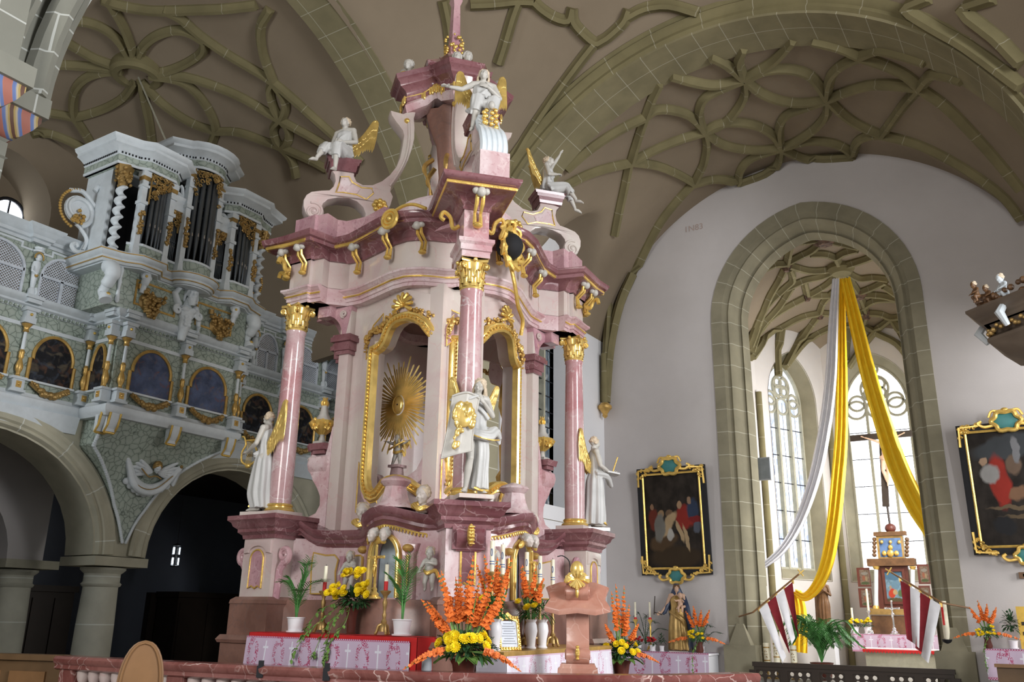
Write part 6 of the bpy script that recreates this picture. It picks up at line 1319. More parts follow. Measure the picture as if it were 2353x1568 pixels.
# ---- 1 the angel with the shield, in front of the centre column
def ex_shield(t):
    def sf(u, v):
        a = -.33+.66*u; z = 1.36-.76*v; w_ = .215*(1-.10*math.sin(v*PI)+.10*v); x = -.22-.10*v+(u-.5)*2*w_*.92; zz = z-.10*v*v*(1-u)*1.4+.05*math.sin(PI*u)*(1 if v < .2 else 0); y = -.33-.05*math.cos(a*4)+.10*abs(u-.5)*2*.6+.04*v
        return (x, y, zz)
    m = MB(); m.grid(sf, 14, 18); k = len(m.v); m.grid(lambda u, v: tuple(V3(*sf(u, v))+V3(0, .025, 0)), 14, 18)
    m.tube([sf(u, 0) for u in np.linspace(0, 1, 12)], .02, 6); m.tube([sf(0, v) for v in np.linspace(0, 1, 12)], .014, 6); m.tube([sf(1, v) for v in np.linspace(0, 1, 12)], .014, 6); m.tube([sf(u, 1) for u in np.linspace(0, 1, 12)], .014, 6)
    s = m.obj('shield', MT['statue'], t, local=True)
    q = MB(); c = V3(-.26, -.375, 1.08); q.ell(c, (.085, .045, .125), 12, 10); q.ell(c+(.03, -.02, .05), (.06, .05, .06)); q.tube([c+(.02, -.05, .03), c+(.015, -.075, -.02)], .014, 6); rr = random.Random(2)
    for i in range(40): a = rr.uniform(0, 6.28); q.ell(c+V3(.095*math.cos(a), rr.uniform(-.02, .02), -.02+.14*math.sin(a)), rr.uniform(.018, .035), 7, 5)
    for i in range(10): q.ell(c+V3(-.08+rr.uniform(-.04, .03), -.0, -.22+rr.uniform(-.1, .08)), rr.uniform(.018, .03), 7, 5)
    q.v = [list(c+(V3(*v)-c)*V3(1.45, 1.0, 1.5)) for v in q.v]; link(remesh(q, .012, 'gilded_relief'), 'gilded_relief', 'goldp', s)
def rb1(q, J):
    robe(q, [((.0, 0, 1.42), .10, .085), ((0, -.01, 1.32), .17, .13), ((.01, -.01, 1.18), .165, .125), ((.02, 0, 1.02), .155, .12), ((.03, 0, .92), .19, .15), ((.04, 0, .80), .21, .165)], 9, .045)
    robe(q, [((.085, .02, .90), .12, .13), ((.10, .01, .62), .125, .15), ((.10, .03, .36), .12, .15), ((.10, .05, .10), .13, .16)], 8, .12)
    swag(q, [(-.12, -.12, .93), (.02, -.17, .86), (.18, -.12, .86), (.30, -.02, .95), (.40, .05, .86)], [.05, .07, .08, .08, .03], 5); swag(q, [(.18, .08, .98), (.34, .10, .92), (.40, .06, .78)], [.06, .08, .02], 4)
    swag(q, [(-.20, .02, 1.45), (-.10, -.10, 1.35), (.06, -.14, 1.22), (.17, -.08, 1.12)], .035, 4); swag(q, [(-.33, -.18, 1.36), (-.20, -.34, 1.34), (-.06, -.30, 1.40)], .035, 3)
pc = C2+f_*.37
figure('shield_angel', 'large white standing angel before the centre column, holding a white shield with a gold head', (pc[0], pc[1], 3.02), yaw_to(f_), 1.44, dict(hc=(.045, -.04, 1.60), nk=(.015, 0, 1.47), elR=(-.34, .04, 1.22), wrR=(-.38, -.15, 1.32), elL=(.25, -.06, 1.17), wrL=(.06, -.22, 1.33), knR=(-.09, -.12, .52), anR=(-.12, -.02, .09), toR=(-.20, -.18, .03)), (-.55, .28, .25),
    {'R': ((-.2, -.5, .1), (.3, 0, -1), .8), 'L': ((-.7, -.1, .7), (-.3, 1, .1), .7)}, [rb1], [((-.10, .14, 1.30), (-.22, .1, 1), (-.5, .5, .1), .62, .34, 1), ((.12, .14, 1.28), (.42, .1, 1), (.7, .5, .1), .60, .34, -1)], (.16, 3), base=(.5, .40), vox=.0095, extra=ex_shield, hairmat='hairw', hems=[([(-.10, -.19, .85), (.06, -.22, .80), (.22, -.17, .79), (.36, -.05, .82)], .012), ([(-.01, -.10, .10), (.08, -.14, .06), (.2, -.08, .07)], .018)])
# ---- 2 the angel with the lyre
def ex_lyre(t):
    m = MB(); c = V3(-.02, -.36, 1.06)
    for s in (1, -1): m.tube(smooth([c+(0, s*.03, -.24), c+(0, s*.14, -.16), c+(0, s*.15, .0), c+(0, s*.09, .12), c+(0, s*.13, .25), c+(0, s*.18, .27)], 5), .018, 7)
    m.tube([c+(0, -.12, .2), c+(0, .12, .2)], .013, 6)
    for i in range(5): m.tube([c+(0, -.05+.025*i, -.22), c+(0, -.05+.025*i, .2)], .004, 4)
    m.ell(c+(0, 0, -.25), (.035, .06, .04)); m.obj('gilded_lyre', MT['gold'], t, local=True)
def rb2(q, J):
    robe(q, [((0, 0, 1.43), .09, .085), ((0, -.01, 1.33), .165, .125), ((0, -.01, 1.15), .155, .12), ((0, 0, 1.0), .15, .12), ((0, 0, .86), .19, .155), ((0, -.02, .55), .19, .20), ((.02, -.01, .3), .19, .21), ((.04, .05, .07), .17, .17)], 9, .11, ph=1)
    swag(q, [(-.14, -.08, .98), (0, -.17, .92), (.15, -.10, .98)], .05, 4); swag(q, [(.15, .02, 1.44), (.05, -.12, 1.25), (-.10, -.12, 1.08)], .03, 3)
pl_ = L2+WL.n*.14+WL.d*.235
figure('lyre_angel', 'white standing angel in profile with a gilded lyre beside the left column', (pl_[0], pl_[1], 3.02), yaw_to((-1, -.22)), 1.48, dict(elR=(-.24, -.06, 1.16), wrR=(-.10, -.29, 1.0), elL=(.25, -.04, 1.14), wrL=(.12, -.30, 1.02), knR=(-.08, -.12, .52), anR=(-.08, -.10, .09), toR=(-.08, -.28, .03)), (0, .22, 0), {'R': ((.3, -.8, .1), (.6, 0, -.6), .7), 'L': ((-.3, -.8, .1), (-.6, 0, -.6), .7)}, [rb2],
    [((-.08, .13, 1.22), (-.05, .25, 1), (-.25, 1, .0), .82, .36, 1), ((.10, .13, 1.22), (.05, .25, 1), (.3, 1, 0), .82, .36, -1)], (.0, 5), base=(.42, .5), extra=ex_lyre, hairmat='hairw', hems=[([(-.12, -.16, .12), (-.02, -.20, .10), (.12, -.15, .10)], .018)])
# ---- 3 the angel with the book
def ex_book(t):
    m = MB(); m.plate([(-.22, -.01), (.22, -.01), (.22, .02), (-.22, .02)], c0=-.15, c1=.15, f=lambda V: np.c_[V[:, 0]*.75, -.33+V[:, 2]*.8-V[:, 0]*0, 1.02+V[:, 1]+.12*(V[:, 2])+.05*np.abs(V[:, 0])], cuts=[-.1, 0, .1]); m.obj('open_scroll', MT['robe'], t, local=True)
    m = MB(); m.tube([(.05, -.36, 1.02), (-.02, -.46, 1.36)], .014, 7); m.obj('gilded_staff', MT['gold'], t, local=True)
def rb3(q, J):
    robe(q, [((0, 0, 1.43), .09, .085), ((0, -.01, 1.33), .17, .13), ((0, -.01, 1.15), .165, .13), ((0, 0, 1.02), .15, .12), ((0, 0, .86), .19, .16), ((0, 0, .5), .17, .18), ((0, .01, .25), .19, .2), ((0, .02, .06), .2, .2)], 10, .10, ph=2)
    swag(q, [(-.16, .02, 1.0), (-.05, -.22, .98), (.16, -.36, .86), (.22, -.40, .98)], [.05, .07, .07, .02], 4); swag(q, [(.16, 0, 1.42), (.04, -.14, 1.22), (-.12, -.10, 1.05)], .035, 3)
pr_ = R2+WR.n*.25+WR.d*.24
figure('book_angel', 'white standing angel with an open scroll and gold staff beside the right column', (pr_[0], pr_[1], 3.02), yaw_to((.62, .62)), 1.48, dict(elR=(-.25, -.04, 1.14), wrR=(-.10, -.27, 1.04), elL=(.25, -.04, 1.14), wrL=(.11, -.28, 1.05)), (.15, .2, 0), {'R': ((.2, -.8, 0), (0, 0, 1), .5), 'L': ((-.2, -.8, 0), (0, 0, 1), .5)}, [rb3],
    [((-.08, .13, 1.25), (-.15, .2, 1), (-.5, .7, 0), .72, .34, 1), ((.10, .13, 1.25), (.1, .3, 1), (.5, .7, 0), .72, .34, -1)], (.0, 6), base=(.40, .44), extra=ex_book, hems=[([(-.16, -.14, .09), (0, -.21, .06), (.17, -.13, .08)], .02), ([(.10, -.18, .7), (.17, -.2, .4), (.2, -.16, .14)], .01)])
# ---- seated angels on the volutes
SIT = dict(pel=(0, 0, .12), che=(0, -.01, .44), nk=(0, 0, .65), hc=(0, -.03, .78), shL=(.17, 0, .60), shR=(-.17, 0, .60), hiL=(.09, -.02, .10), hiR=(-.09, -.02, .10), knL=(.12, -.40, .08), knR=(-.10, -.42, .10), anL=(.12, -.40, -.34), anR=(-.14, -.60, -.20), toL=(.14, -.54, -.44), toR=(-.18, -.74, -.30), elL=(.26, -.02, .34), elR=(-.26, -.02, .34), wrL=(.06, -.20, .28), wrR=(-.06, -.20, .28))
def rbS(ph):
    def g(q, J):
        R = [((0, 0, .61), .09, .08), ((0, -.01, .52), .165, .125), ((0, -.01, .34), .155, .12), ((0, 0, .20), .17, .14), ((0, -.02, .06), .21, .17)]; robe(q, R, 8, .09, ph=ph)
        for s in 'LR':
            h, k_, a = J['hi'+s], J['kn'+s], J['an'+s]; q.tube([h, h*.5+k_*.5+V3(0, 0, -.02), k_, k_*.55+a*.45], [.12, .12, .10, .085], 12)
            for i in range(6): o = V3((i-2.5)*.042, 0, .05-.012*abs(i-2.5)); q.tube(smooth([h+o+V3(0, 0, .06), h*.5+k_*.5+o+V3(0, 0, .05), k_+o*.8+V3(0, -.02, .03), k_*.4+a*.6+o*.6], 4), .021, 6)
        q.ell((0, -.24, .05), (.15, .2, .09)); swag(q, [J['knL']+V3(.02, -.04, .06), V3(0, -.36, -.02), J['knR']+V3(-.02, -.04, .06)], .04, 4); swag(q, [J['hiL']+V3(.08, 0, .04), V3(0, -.15, .10), J['hiR']+V3(-.08, -.02, .02), J['hiR']+V3(-.16, -.1, -.08)], .05, 4); swag(q, [V3(.16, .0, .6), V3(.03, -.13, .45), V3(-.13, -.10, .30)], .03, 3)
    return g
d0 = nrm(np.array((-.55, -.85)))
figure('seated_angel', 'white angel with gold wings seated on the left volute, hands folded', SEAT[0]+(0, 0, .02), yaw_to(-UD*.6+ND*.75), 1.6, dict(SIT), (.15, -.25, 0), {'R': ((.7, -.3, 0), (0, 1, .3), .8), 'L': ((-.7, -.3, 0), (0, 1, .3), .8)}, [rbS(0)], [((-.08, .14, .40), (-.2, .25, 1), (-.7, .5, 0), .72, .36, 1), ((.1, .14, .40), (.25, .3, 1), (.7, .5, 0), .80, .40, -1)], (0, 8), vox=.013, group=None)
figure('seated_angel', 'white angel seated on the right volute, one arm raised towards the vault', SEAT[1]+(0, 0, .02), yaw_to(UD*.72+ND*.35), 1.5, dict(SIT, elL=(.28, -.10, .86), wrL=(.36, -.22, 1.10), elR=(-.24, -.06, .36), wrR=(-.02, -.2, .46), anL=(.2, -.55, -.22), toL=(.24, -.68, -.32), knL=(.14, -.42, .08)), (-.2, -.5, 0), {'L': ((.2, -.3, .9), (0, -1, 0), .4)}, [rbS(1)], [((-.08, .14, .40), (-.3, .35, 1), (-.8, .4, 0), .70, .34, 1), ((.1, .14, .40), (.2, .4, 1), (.7, .5, 0), .66, .34, -1)], (0, 9), vox=.013)
figure('seated_angel', 'white angel with outstretched arm seated on top of the front volute under the crown', SEAT[2]+(f3_*.08)+(0, 0, -.05), yaw_to(ND*.95-UD*.1), 1.6, dict(SIT, elR=(-.36, -.10, .42), wrR=(-.58, -.24, .34), elL=(.27, -.06, .36), wrL=(.05, -.17, .48), anR=(-.20, -.30, -.36), knR=(-.13, -.36, .12), toR=(-.24, -.38, -.48), anL=(.02, -.42, -.38), toL=(-.02, -.5, -.52)), (-.1, -.1, .12), {'R': ((-.8, -.4, -.1), (0, -.2, -1), .25), 'L': ((-.8, 0, .3), (0, 1, 0), .5)}, [rbS(2)], [((-.10, .14, .40), (-.2, .2, 1), (-.9, .3, 0), .78, .36, 1), ((.12, .14, .40), (.2, .2, 1), (.9, .3, 0), .78, .36, -1)], (.06, 10), vox=.012)
# ---- putti
def putto(name, label, loc, rz, H, J, hd=(0, 0, 0), wings=True, cloth=True, group=None, extra=None, skin='statue', vox=.02):
    """a plump child in the proportions of a one-metre figure"""
    k = H; t = thing(name, label, 'statue', tuple(loc), rz, k, group)
    B = dict(pel=V3(0, 0, .42), che=V3(0, 0, .60), nk=V3(0, 0, .72), hc=V3(0, -.02, .84), shL=V3(.13, 0, .68), shR=V3(-.13, 0, .68), elL=V3(.2, -.03, .54), elR=V3(-.2, -.03, .54), wrL=V3(.2, -.14, .46), wrR=V3(-.2, -.14, .46), hiL=V3(.07, 0, .38), hiR=V3(-.07, 0, .38), knL=V3(.09, -.05, .2), knR=V3(-.09, -.05, .2), anL=V3(.09, 0, .05), anR=V3(-.09, 0, .05)); B.update({a: V3(*b) for a, b in J.items()}); R = rot3(*hd); q = MB()
    q.ell(B['pel'], (.12, .10, .10)); q.ell(B['pel']*.5+B['che']*.5+V3(0, -.02, 0), (.115, .11, .12)); q.ell(B['che'], (.115, .095, .11)); q.tube([B['shR'], B['nk'], B['shL']], .055, 8); q.tube([B['nk'], B['hc']], .05, 8); head(q, B['hc'], R, 1.22, child=True)
    for s in 'LR':
        q.tube([B['sh'+s], B['el'+s]], [.056, .046], 9); q.ell(B['el'+s], .046, 8, 6); q.tube([B['el'+s], B['wr'+s]], [.046, .03], 9); hand(q, B['wr'+s], B['wr'+s]-B['el'+s], V3(0, 0, -1), .6, .8, 1 if s == 'R' else -1)
        q.tube([B['hi'+s], B['kn'+s]], [.08, .06], 10); q.ell(B['kn'+s], .06, 8, 6); q.tube([B['kn'+s], B['an'+s]], [.058, .036], 9); d = nrm(np.cross(B['hiL']-B['hiR'], V3(0, 0, 1)))*.09; q.tube([B['an'+s], B['an'+s]+d*.8+V3(0, 0, -.03)], [.036, .026], 8)
    link(remesh(q, vox*.6, 'body'), 'body', skin, t); link(remesh(hairm(B['hc'], R, 1.25, 0, 3, 30), .014, 'hair', 1), 'hair', 'hairw' if skin != 'gold' else 'gold', t)
    if wings:
        for s in (1, -1): wingm((s*.05, .09, .62), (s*.5, .3, .8), (s*1, .3, -.2), .36, .26, s, 6).obj('wing', MT['gold'], t, local=True)
    if cloth:
        q = MB(); swag(q, [B['pel']+V3(-.14, .03, .05), B['pel']+V3(0, -.13, -.02), B['pel']+V3(.14, .0, .04), B['pel']+V3(.2, .05, -.1)], .04, 4); q.obj('gilded_cloth', MT['gold'], t, local=True)
    if extra: extra(t)
    return t
def ex_scroll(t): m = MB(); m.tube(smooth([(-.24, -.14, .50), (0, -.22, .58), (.2, -.16, .70), (.34, -.1, .74)], 5), .03, 8); m.obj('gilded_ribbon', MT['gold'], t, local=True)
putto('putto', 'small cherub with a gilded ribbon standing below the sunburst inside the niche', CHER+(0, 0, -.02), yaw_to((.2, -1)), .50, dict(elR=(-.24, -.05, .72), wrR=(-.34, -.08, .76), elL=(.24, -.1, .68), wrL=(.40, -.14, .74), knR=(-.1, -.05, .2), anR=(-.2, .02, .02)), (-.3, .1, .1), extra=ex_scroll)
_ps_ = lambda w, s, n, z: w.P(s, n, z)
for w, g in ((WL, 'left'), (WR, 'right')):
    for s, n, z, lab in ((1.62, .10, 2.74, 'outer'), (.50, .20, 2.88, 'inner')):
        if g == 'right' and lab == 'inner': continue
        t = thing('cherub_bust', {'left outer': 'small cherub bust with gold wings on the outer side of the left tabernacle cornice', 'left inner': 'small cherub bust with gold wings between the left tabernacle and centre pedestal', 'right outer': 'small cherub bust with gold wings over the right tabernacle cornice'}[g+' '+lab], 'statue', tuple(_ps_(w, s, n, z)), yaw_to(w.n+f_*.6), .24/.24, 'cherub heads on the altar')
        R = rot3(.2 if lab == 'outer' else -.3, .1, 0); q = MB(); head(q, V3(0, -.02, .19), R, .98, child=True); q.tube([(0, 0, 0), (0, 0, .12)], [.06, .045], 9); q.ell((0, 0, .03), (.10, .06, .06)); link(remesh(q, .009, 'bust'), 'bust', 'face', t); link(remesh(hairm(V3(0, -.02, .19), R, 1.0, 0, 4, 30), .01, 'hair', 1), 'hair', 'hairw', t)
        m = MB(); swag(m, [(-.12, 0, .08), (-.02, -.09, .02), (.1, -.04, .06), (.15, .02, .10)], .03, 4)
        for sd in (1, -1): m.ell((sd*.10, .03, .07), (.08, .02, .05), 8, 6)
        m.obj('gilded_wing', MT['gold'], t, local=True)
    for s, lab in ((.30, 'beside the centre pedestal'), (1.80, 'at the outer side')):
        if g == 'right' and s > 1: continue
        putto('putto', 'little standing putto with gilded cloth on the %s wing, %s' % (g, lab), _ps_(w, s, .26 if s < 1 else .10, 1.93), yaw_to(w.n+f_*.4), .52, dict(elL=(.2, -.12, .60), wrL=(.08, -.2, .62)), (.3, 0, .1), wings=False, vox=.024)
    # heads over the tabernacle arch
    for sd in (-.09, .10):
        t = thing('winged_cherub', 'small winged cherub head over the %s tabernacle arch, %s one' % (g, 'inner' if sd < 0 else 'outer'), 'statue', tuple(_ps_(w, 1.055+sd, .36, 2.60)), yaw_to(w.n), .75); q = MB(); head(q, V3(0, -.02, 0), rot3(-sd*3, 0, 0), 1, child=True); link(remesh(q, .012, 'head'), 'head', 'face', t); link(remesh(hairm(V3(0, -.02, 0), rot3(), 1.02, 0, 6, 20), .013, 'hair', 1), 'hair', 'statue', t)
        m = MB(); m.ell((sd*1.3, .03, -.07), (.13, .03, .06), 8, 6, R=rot3(0, 0, .4 if sd > 0 else -.4)); m.obj('gilded_wing', MT['gold'], t, local=True)
# cherub heads on the crown
CP = [(-UD, .82, 10.50, 'left end'), (UD, .82, 10.50, 'right end'), (ND, .66, 10.50, 'front')]
for d, r, z, lab in CP:
    pd = np.array((-d[1], d[0])); 
    for i, (e, dz) in enumerate(((-.09, .0), (.09, .07))):
        p = MID+d*(r-.02*i)+pd*e
        t = thing('winged_cherub', 'white cherub with gold wings at the %s of the crown, %s one' % (lab, 'lower' if i == 0 else 'upper'), 'statue', (p[0], p[1], z+.13+dz), yaw_to(d*.7+ND*.8+pd*e*3), .95, 'cherub heads on the crown'); q = MB(); head(q, V3(0, -.02, 0), rot3(), 1, child=True); q.tube([(0, .02, -.14), (0, 0, -.04)], .045, 8); link(remesh(q, .012, 'head'), 'head', 'statue', t); link(remesh(hairm(V3(0, -.02, 0), rot3(), 1.05, 0, 6, 26), .013, 'hair', 1), 'hair', 'statue', t)
        m = MB()
        for sd in (1, -1): m.ell((sd*.09, .02, -.12), (.09, .03, .045), 8, 6, R=rot3(0, 0, -sd*.3))
        m.obj('gilded_wing', MT['gold'], t, local=True)
# ---- urns on the volute brackets
for UB_, lab in zip(URN, ('beside the left column', 'beside the right column')):
    t = thing('urn', 'white and gold flaming urn on the scroll bracket %s' % lab, 'urn', tuple(UB_+(0, 0, .145)), 0, .92, 'flaming urns')
    m = MB(); m.box((0, 0, .035), (.2, .2, .07)); m.lathe([(.05, .07), (.055, .1), (.035, .16), (.06, .2)], 16); m.obj('foot', MT['statue'], t, local=True)
    m = MB(); m.lathe([(.05, .18), (.10, .22), (.19, .30), (.22, .36), (.20, .40), (.1, .42)], 28, flute=lambda a, z: 1+.06*math.cos(14*a)*(1 if z < .38 else 0)); m.obj('bowl', MT['gold'], t, local=True)
    m = MB(); m.lathe([(.19, .395), (.12, .44), (.075, .52), (.055, .62), (.05, .66), (.01, .66)], 20); m.obj('lid', MT['statue'], t, local=True)
    for a0 in (-2.2, -.9):
        m = MB(); garland(m, [(.17*math.cos(a), .17*math.sin(a), z) for a, z in ((a0, .40), (a0+.3, .33), (a0+.65, .29), (a0+1.0, .33), (a0+1.3, .40))], .035, 18, 4); m.obj('garland', MT['gold'], t, local=True)
    m = MB()
    for i in range(6): a = i*PI/3; m.tube(smooth([(.03*math.cos(a), .03*math.sin(a), .65), (.05*math.cos(a), .05*math.sin(a), .71), (.02*math.cos(a), .02*math.sin(a), .75), (.045*math.cos(a), .045*math.sin(a), .80)], 4), [.022]*9+[.014, .012, .008, .004], 6)
    m.obj('flame', MT['gold'], t, local=True); m = MB(); m.ell((.0, -.19, .40), (.03, .03, .04), 8, 6); m.tube([(-.03, -.19, .38), (-.04, -.19, .25)], .02, 6); m.tube([(.03, -.19, .38), (.04, -.19, .25)], .02, 6); m.obj('bow', MT['gold'], t, local=True)
# ---- bearded half figure carrying the organ
t = thing('atlas_figure', 'bluish white bearded half figure with raised arm carrying the organ', 'statue', (-15.44, YO, 7.16), PI/2, .98)
q = MB(); q.ell((0, -.06, .62), (.2, .13, .2)); q.ell((0, -.05, .36), (.15, .11, .2)); q.tube([(0, 0, .0), (0, -.04, .25), (0, -.05, .5)], [.08, .11, .13], 12)
for sx in (1, -1):
    q.ell((sx*.09, -.15, .68), (.1, .06, .07)); q.ell((sx*.23, -.05, .78), .085)
    for i in range(3): q.ell((sx*.05, -.16, .52-.09*i), (.05, .03, .045))
    P = [(sx*(.28+dx), -.14, .62+dz) for dx, dz in spiral((0, 0), .11, .02, 1.8, 1.6*-sx*-1, 24)]; q.tube(P, .03, 7)
q.tube([(-.23, -.05, .78), (-.36, -.08, .98), (-.22, -.05, 1.16)], [.08, .07, .05], 10); hand(q, V3(-.22, -.05, 1.14), V3(.5, 0, .8), V3(0, -1, 0), .5, 1.3)
q.tube([(.23, -.05, .78), (.34, -.05, .60), (.34, -.08, .40)], [.08, .065, .05], 10); hand(q, V3(.34, -.08, .42), V3(0, -.1, -1), V3(-1, 0, 0), .5, 1.3, -1)
q.tube([(0, -.03, .78), (.03, -.08, .95)], [.09, .075], 10); Rh = rot3(-.35, .1, 0); head(q, V3(.04, -.12, 1.06), Rh, 1.5); rr = random.Random(3)
for i in range(46): a = rr.uniform(-PI, 0); z = rr.uniform(-.25, -.08); q.ell(V3(.04, -.12, 1.06)+Rh@V3(.1*math.cos(a)*(1+z), -.03+.12*math.sin(a)*(1+z*1.2), z), rr.uniform(.022, .034), 7, 5)
for i in range(8): a = -PI/2+(i-3.5)*.16; q.tube([V3(.04, -.12, 1.06)+Rh@V3(.10*math.cos(a), -.02+.11*math.sin(a), -.10), V3(.04, -.12, 1.06)+Rh@V3(.06*math.cos(a), -.04+.10*math.sin(a), -.27)], [.03, .012], 6)
link(remesh(q, .012, 'body'), 'body', 'stucco', t); link(remesh(hairm(V3(.04, -.12, 1.06), Rh, 1.55, .05, 7, 60), .014, 'hair', 1), 'hair', 'stucco', t)
# ---- winged cherub relief on the pendant
zc_ = 4.55; t = thing('winged_cherub_relief', 'bluish white winged cherub with gilt curls and drapery on the gallery pendant', 'relief', (spx(4.35)+.06, 11.32, 4.45), PI/2-.0, .82, rot=(math.radians(18), 0, PI/2-.12))
q = MB(); head(q, V3(.12, -.12, .14), rot3(0, .3, 0), 1.1, child=True); link(remesh(q, .013, 'head'), 'head', 'stucco', t); link(remesh(hairm(V3(.12, -.12, .14), rot3(0, .3, 0), 1.25, 0, 2, 46), .014, 'hair', 1), 'hair', 'antique', t)
for sx in (1, -1):
    q = MB()
    for row, (L, n0) in enumerate(((.62, 5), (.45, 5), (.28, 4))):
        for i in range(n0):
            a = (.25+.42*i/n0*3.0-.25*row) if True else 0; d = V3(sx*math.cos(-.35+.24*i), 0, math.sin(-.35+.24*i)*.9); c = V3(.12+sx*.07, -.03-.03*row, .02)+d*L*.5; s = np.cross(d, V3(0, 1, 0)); q.ell(c, (L*.5, .022, .055), 10, 6, R=np.stack([nrm(d), V3(0, 1, 0), nrm(s)], 1))
    q.obj('wing', MT['stucco'], t, local=True)
q = MB(); swag(q, [(-.75, -.02, .45), (-.6, -.06, .1), (-.36, -.1, -.28), (0, -.1, -.44), (.4, -.08, -.30), (.78, -.03, .22)], [.04, .08, .12, .14, .11, .05], 6)
for i in range(9): a = i/8; x = -.55+1.1*a; q.ell((x, -.06, -.30-.26*math.sin(PI*a)), (.10, .05, .09), 10, 7)
swag(q, [(-.75, -.02, .45), (-.95, 0, -.05)], .07, 4); swag(q, [(.78, -.02, .22), (.72, 0, -.25)], .07, 4); link(remesh(q, .014, 'drapery'), 'drapery', 'stucco', t)
m = MB(); m.tube(smooth([(-.3, -.15, .08), (-.05, -.14, -.1), (.12, -.16, -.06), (.3, -.14, -.12)], 5), .018, 6); m.tube(smooth([(-.55, -.14, -.12), (-.2, -.2, -.38), (.2, -.2, -.36), (.6, -.12, .0)], 5), .012, 6)
for p in ((-.75, -.05, .47), (.8, -.05, .25)): m.ell(p, .045, 8, 6)
m.obj('gilded_trim', MT['antique'], t, local=True)
# ================================================================== THINGS ON AND ROUND THE ALTAR
def al(v): return np.array(Matrix.Rotation(0, 3, 'Z'))
def basis(d):     # rotation taking z to d
    d = nrm(d); a = V3(1, 0, 0) if abs(d[0]) < .8 else V3(0, 1, 0); x = nrm(np.cross(a, d)); return np.stack([x, np.cross(d, x), d], 1)
def mat4(R, p): M = np.eye(4); M[:3, :3] = R; M[:3, 3] = p; return M
def leafq(m, b, d, L, W, up=(0, 0, 1), droop=.3):
    d = nrm(d); s = np.cross(d, V3(*up)); s = nrm(s) if np.linalg.norm(s) > .05 else V3(1, 0, 0); n = np.cross(s, d)
    def f(u, v): w_ = W*math.sin(PI*min(1, u*.92+.06))**.8; return b+d*L*u-V3(0, 0, 1)*droop*L*u*u+s*w_*(v-.5)+n*abs(v-.5)*W*.35
    m.grid(f, 4, 2)
def floret(m, p, d, r):
    m.lathe([(r*.12, -r*.7), (r*.35, 0), (r*.75, r*.42), (r*1.08, r*.5)], 16, flute=lambda a, z: 1+(.2*math.cos(5*a) if z > 0 else 0), M=mat4(basis(d), p))
def gladiolus(par, p0, p1, seed, n=11, mat='orange', r=.032, bend=.06, leaf=True):
    q = random.Random(seed); p0 = V3(*p0); p1 = V3(*p1); ax3 = nrm(p1-p0); sd = basis(ax3); L = np.linalg.norm(p1-p0)
    P = smooth([p0, p0*.5+p1*.5+V3(0, 0, bend*L), p1], 8)
    m = MB(); k = len(P)
    for i in range(n):
        t = .42+.56*i/(n-1); c = np.array(P[min(k-1, int(t*(k-1)))]); a = (i % 2)*.9+q.uniform(-.5, .5)-PI/2; d = nrm(V3(math.cos(a)*.5, -1 if True else 0, .35)*V3(1, .9, 1)+V3(q.uniform(-.4, .4), q.uniform(-.3, .3), q.uniform(-.1, .4))+ax3*.4); s = r*(1.15-.72*(i/(n-1))**1.3)
        floret(m, c+d*s*.5, d, s)
        if i < n*.75: floret(m, c+V3(q.uniform(-1, 1), q.uniform(-.6, .2), .2)*s*.9, nrm(d+V3(q.uniform(-.8, .8), 0, .2)), s*.9)
    m.tube(P[int(k*.4):], .006, 5); f = m.obj('gladiolus', MT[mat], par, local=True)
    m = MB(); m.tube(P, [.007]*(k-1)+[.003], 6)
    if leaf: leafq(m, p0, nrm(ax3+V3(q.uniform(-.15, .15), 0, 0)), L*.62, .03, up=(0, -1, 0), droop=0)
    m.obj('stem', MT['leafl'], f, local=True)
def mum(par, c, r, d=(0, -.6, .8), mat='ylw', name='chrysanthemum'):
    m = MB(); R = basis(d); c = V3(*c)
    m.ell(c, (r*.62, r*.62, r*.45), 10, 6, R=R)
    for ring, (n, e, l) in enumerate(((14, .05, 1.0), (12, .45, .85), (8, .9, .6))):
        for i in range(n):
            a = 2*PI*(i+.5*ring)/n; dd = R@V3(math.cos(a)*math.cos(e), math.sin(a)*math.cos(e), math.sin(e)+.15); s = nrm(np.cross(dd, R[:, 2])); b = c+dd*r*.35; tip = c+dd*r*l+R[:, 2]*.1*r; m.add([b-s*r*.1, b+s*r*.1, tip+s*r*.16, tip-s*r*.16, tip+dd*r*.1], [(0, 1, 2, 4, 3)])
    return m.obj(name, MT[mat], par, local=True)
def foliage(par, c, rad, n, L, W, seed, mat='leafd', name='foliage', down=0.0):
    q = random.Random(seed); m = MB()
    for i in range(n):
        a = q.uniform(0, 6.283); e = q.uniform(-.5, 1.4); d = V3(math.cos(a)*math.cos(e), math.sin(a)*math.cos(e), math.sin(e)-down); b = V3(*c)+d*V3(*rad)*q.uniform(.3, 1.0); leafq(m, b, d+V3(q.uniform(-.4, .4), q.uniform(-.4, .4), q.uniform(-.3, .3)), L*q.uniform(.6, 1.2), W*q.uniform(.7, 1.2), droop=q.uniform(.1, .6))
    o = m.obj(name, MT[mat], par, local=True); o['kind'] = 'stuff'; return o
def vine(par, P, seed, mat='leafl', L=.05, n=24):
    q = random.Random(seed); P = smooth(P, 8); m = MB(); m.tube(P, .004, 5)
    for i in range(n): p = np.array(P[int(q.random()*(len(P)-1))]); leafq(m, p, V3(q.uniform(-1, 1), -.5, q.uniform(-.9, .3)), L*q.uniform(.7, 1.3), L*.75, droop=.5)
    m.obj('trailing_vine', MT[mat], par, local=True)
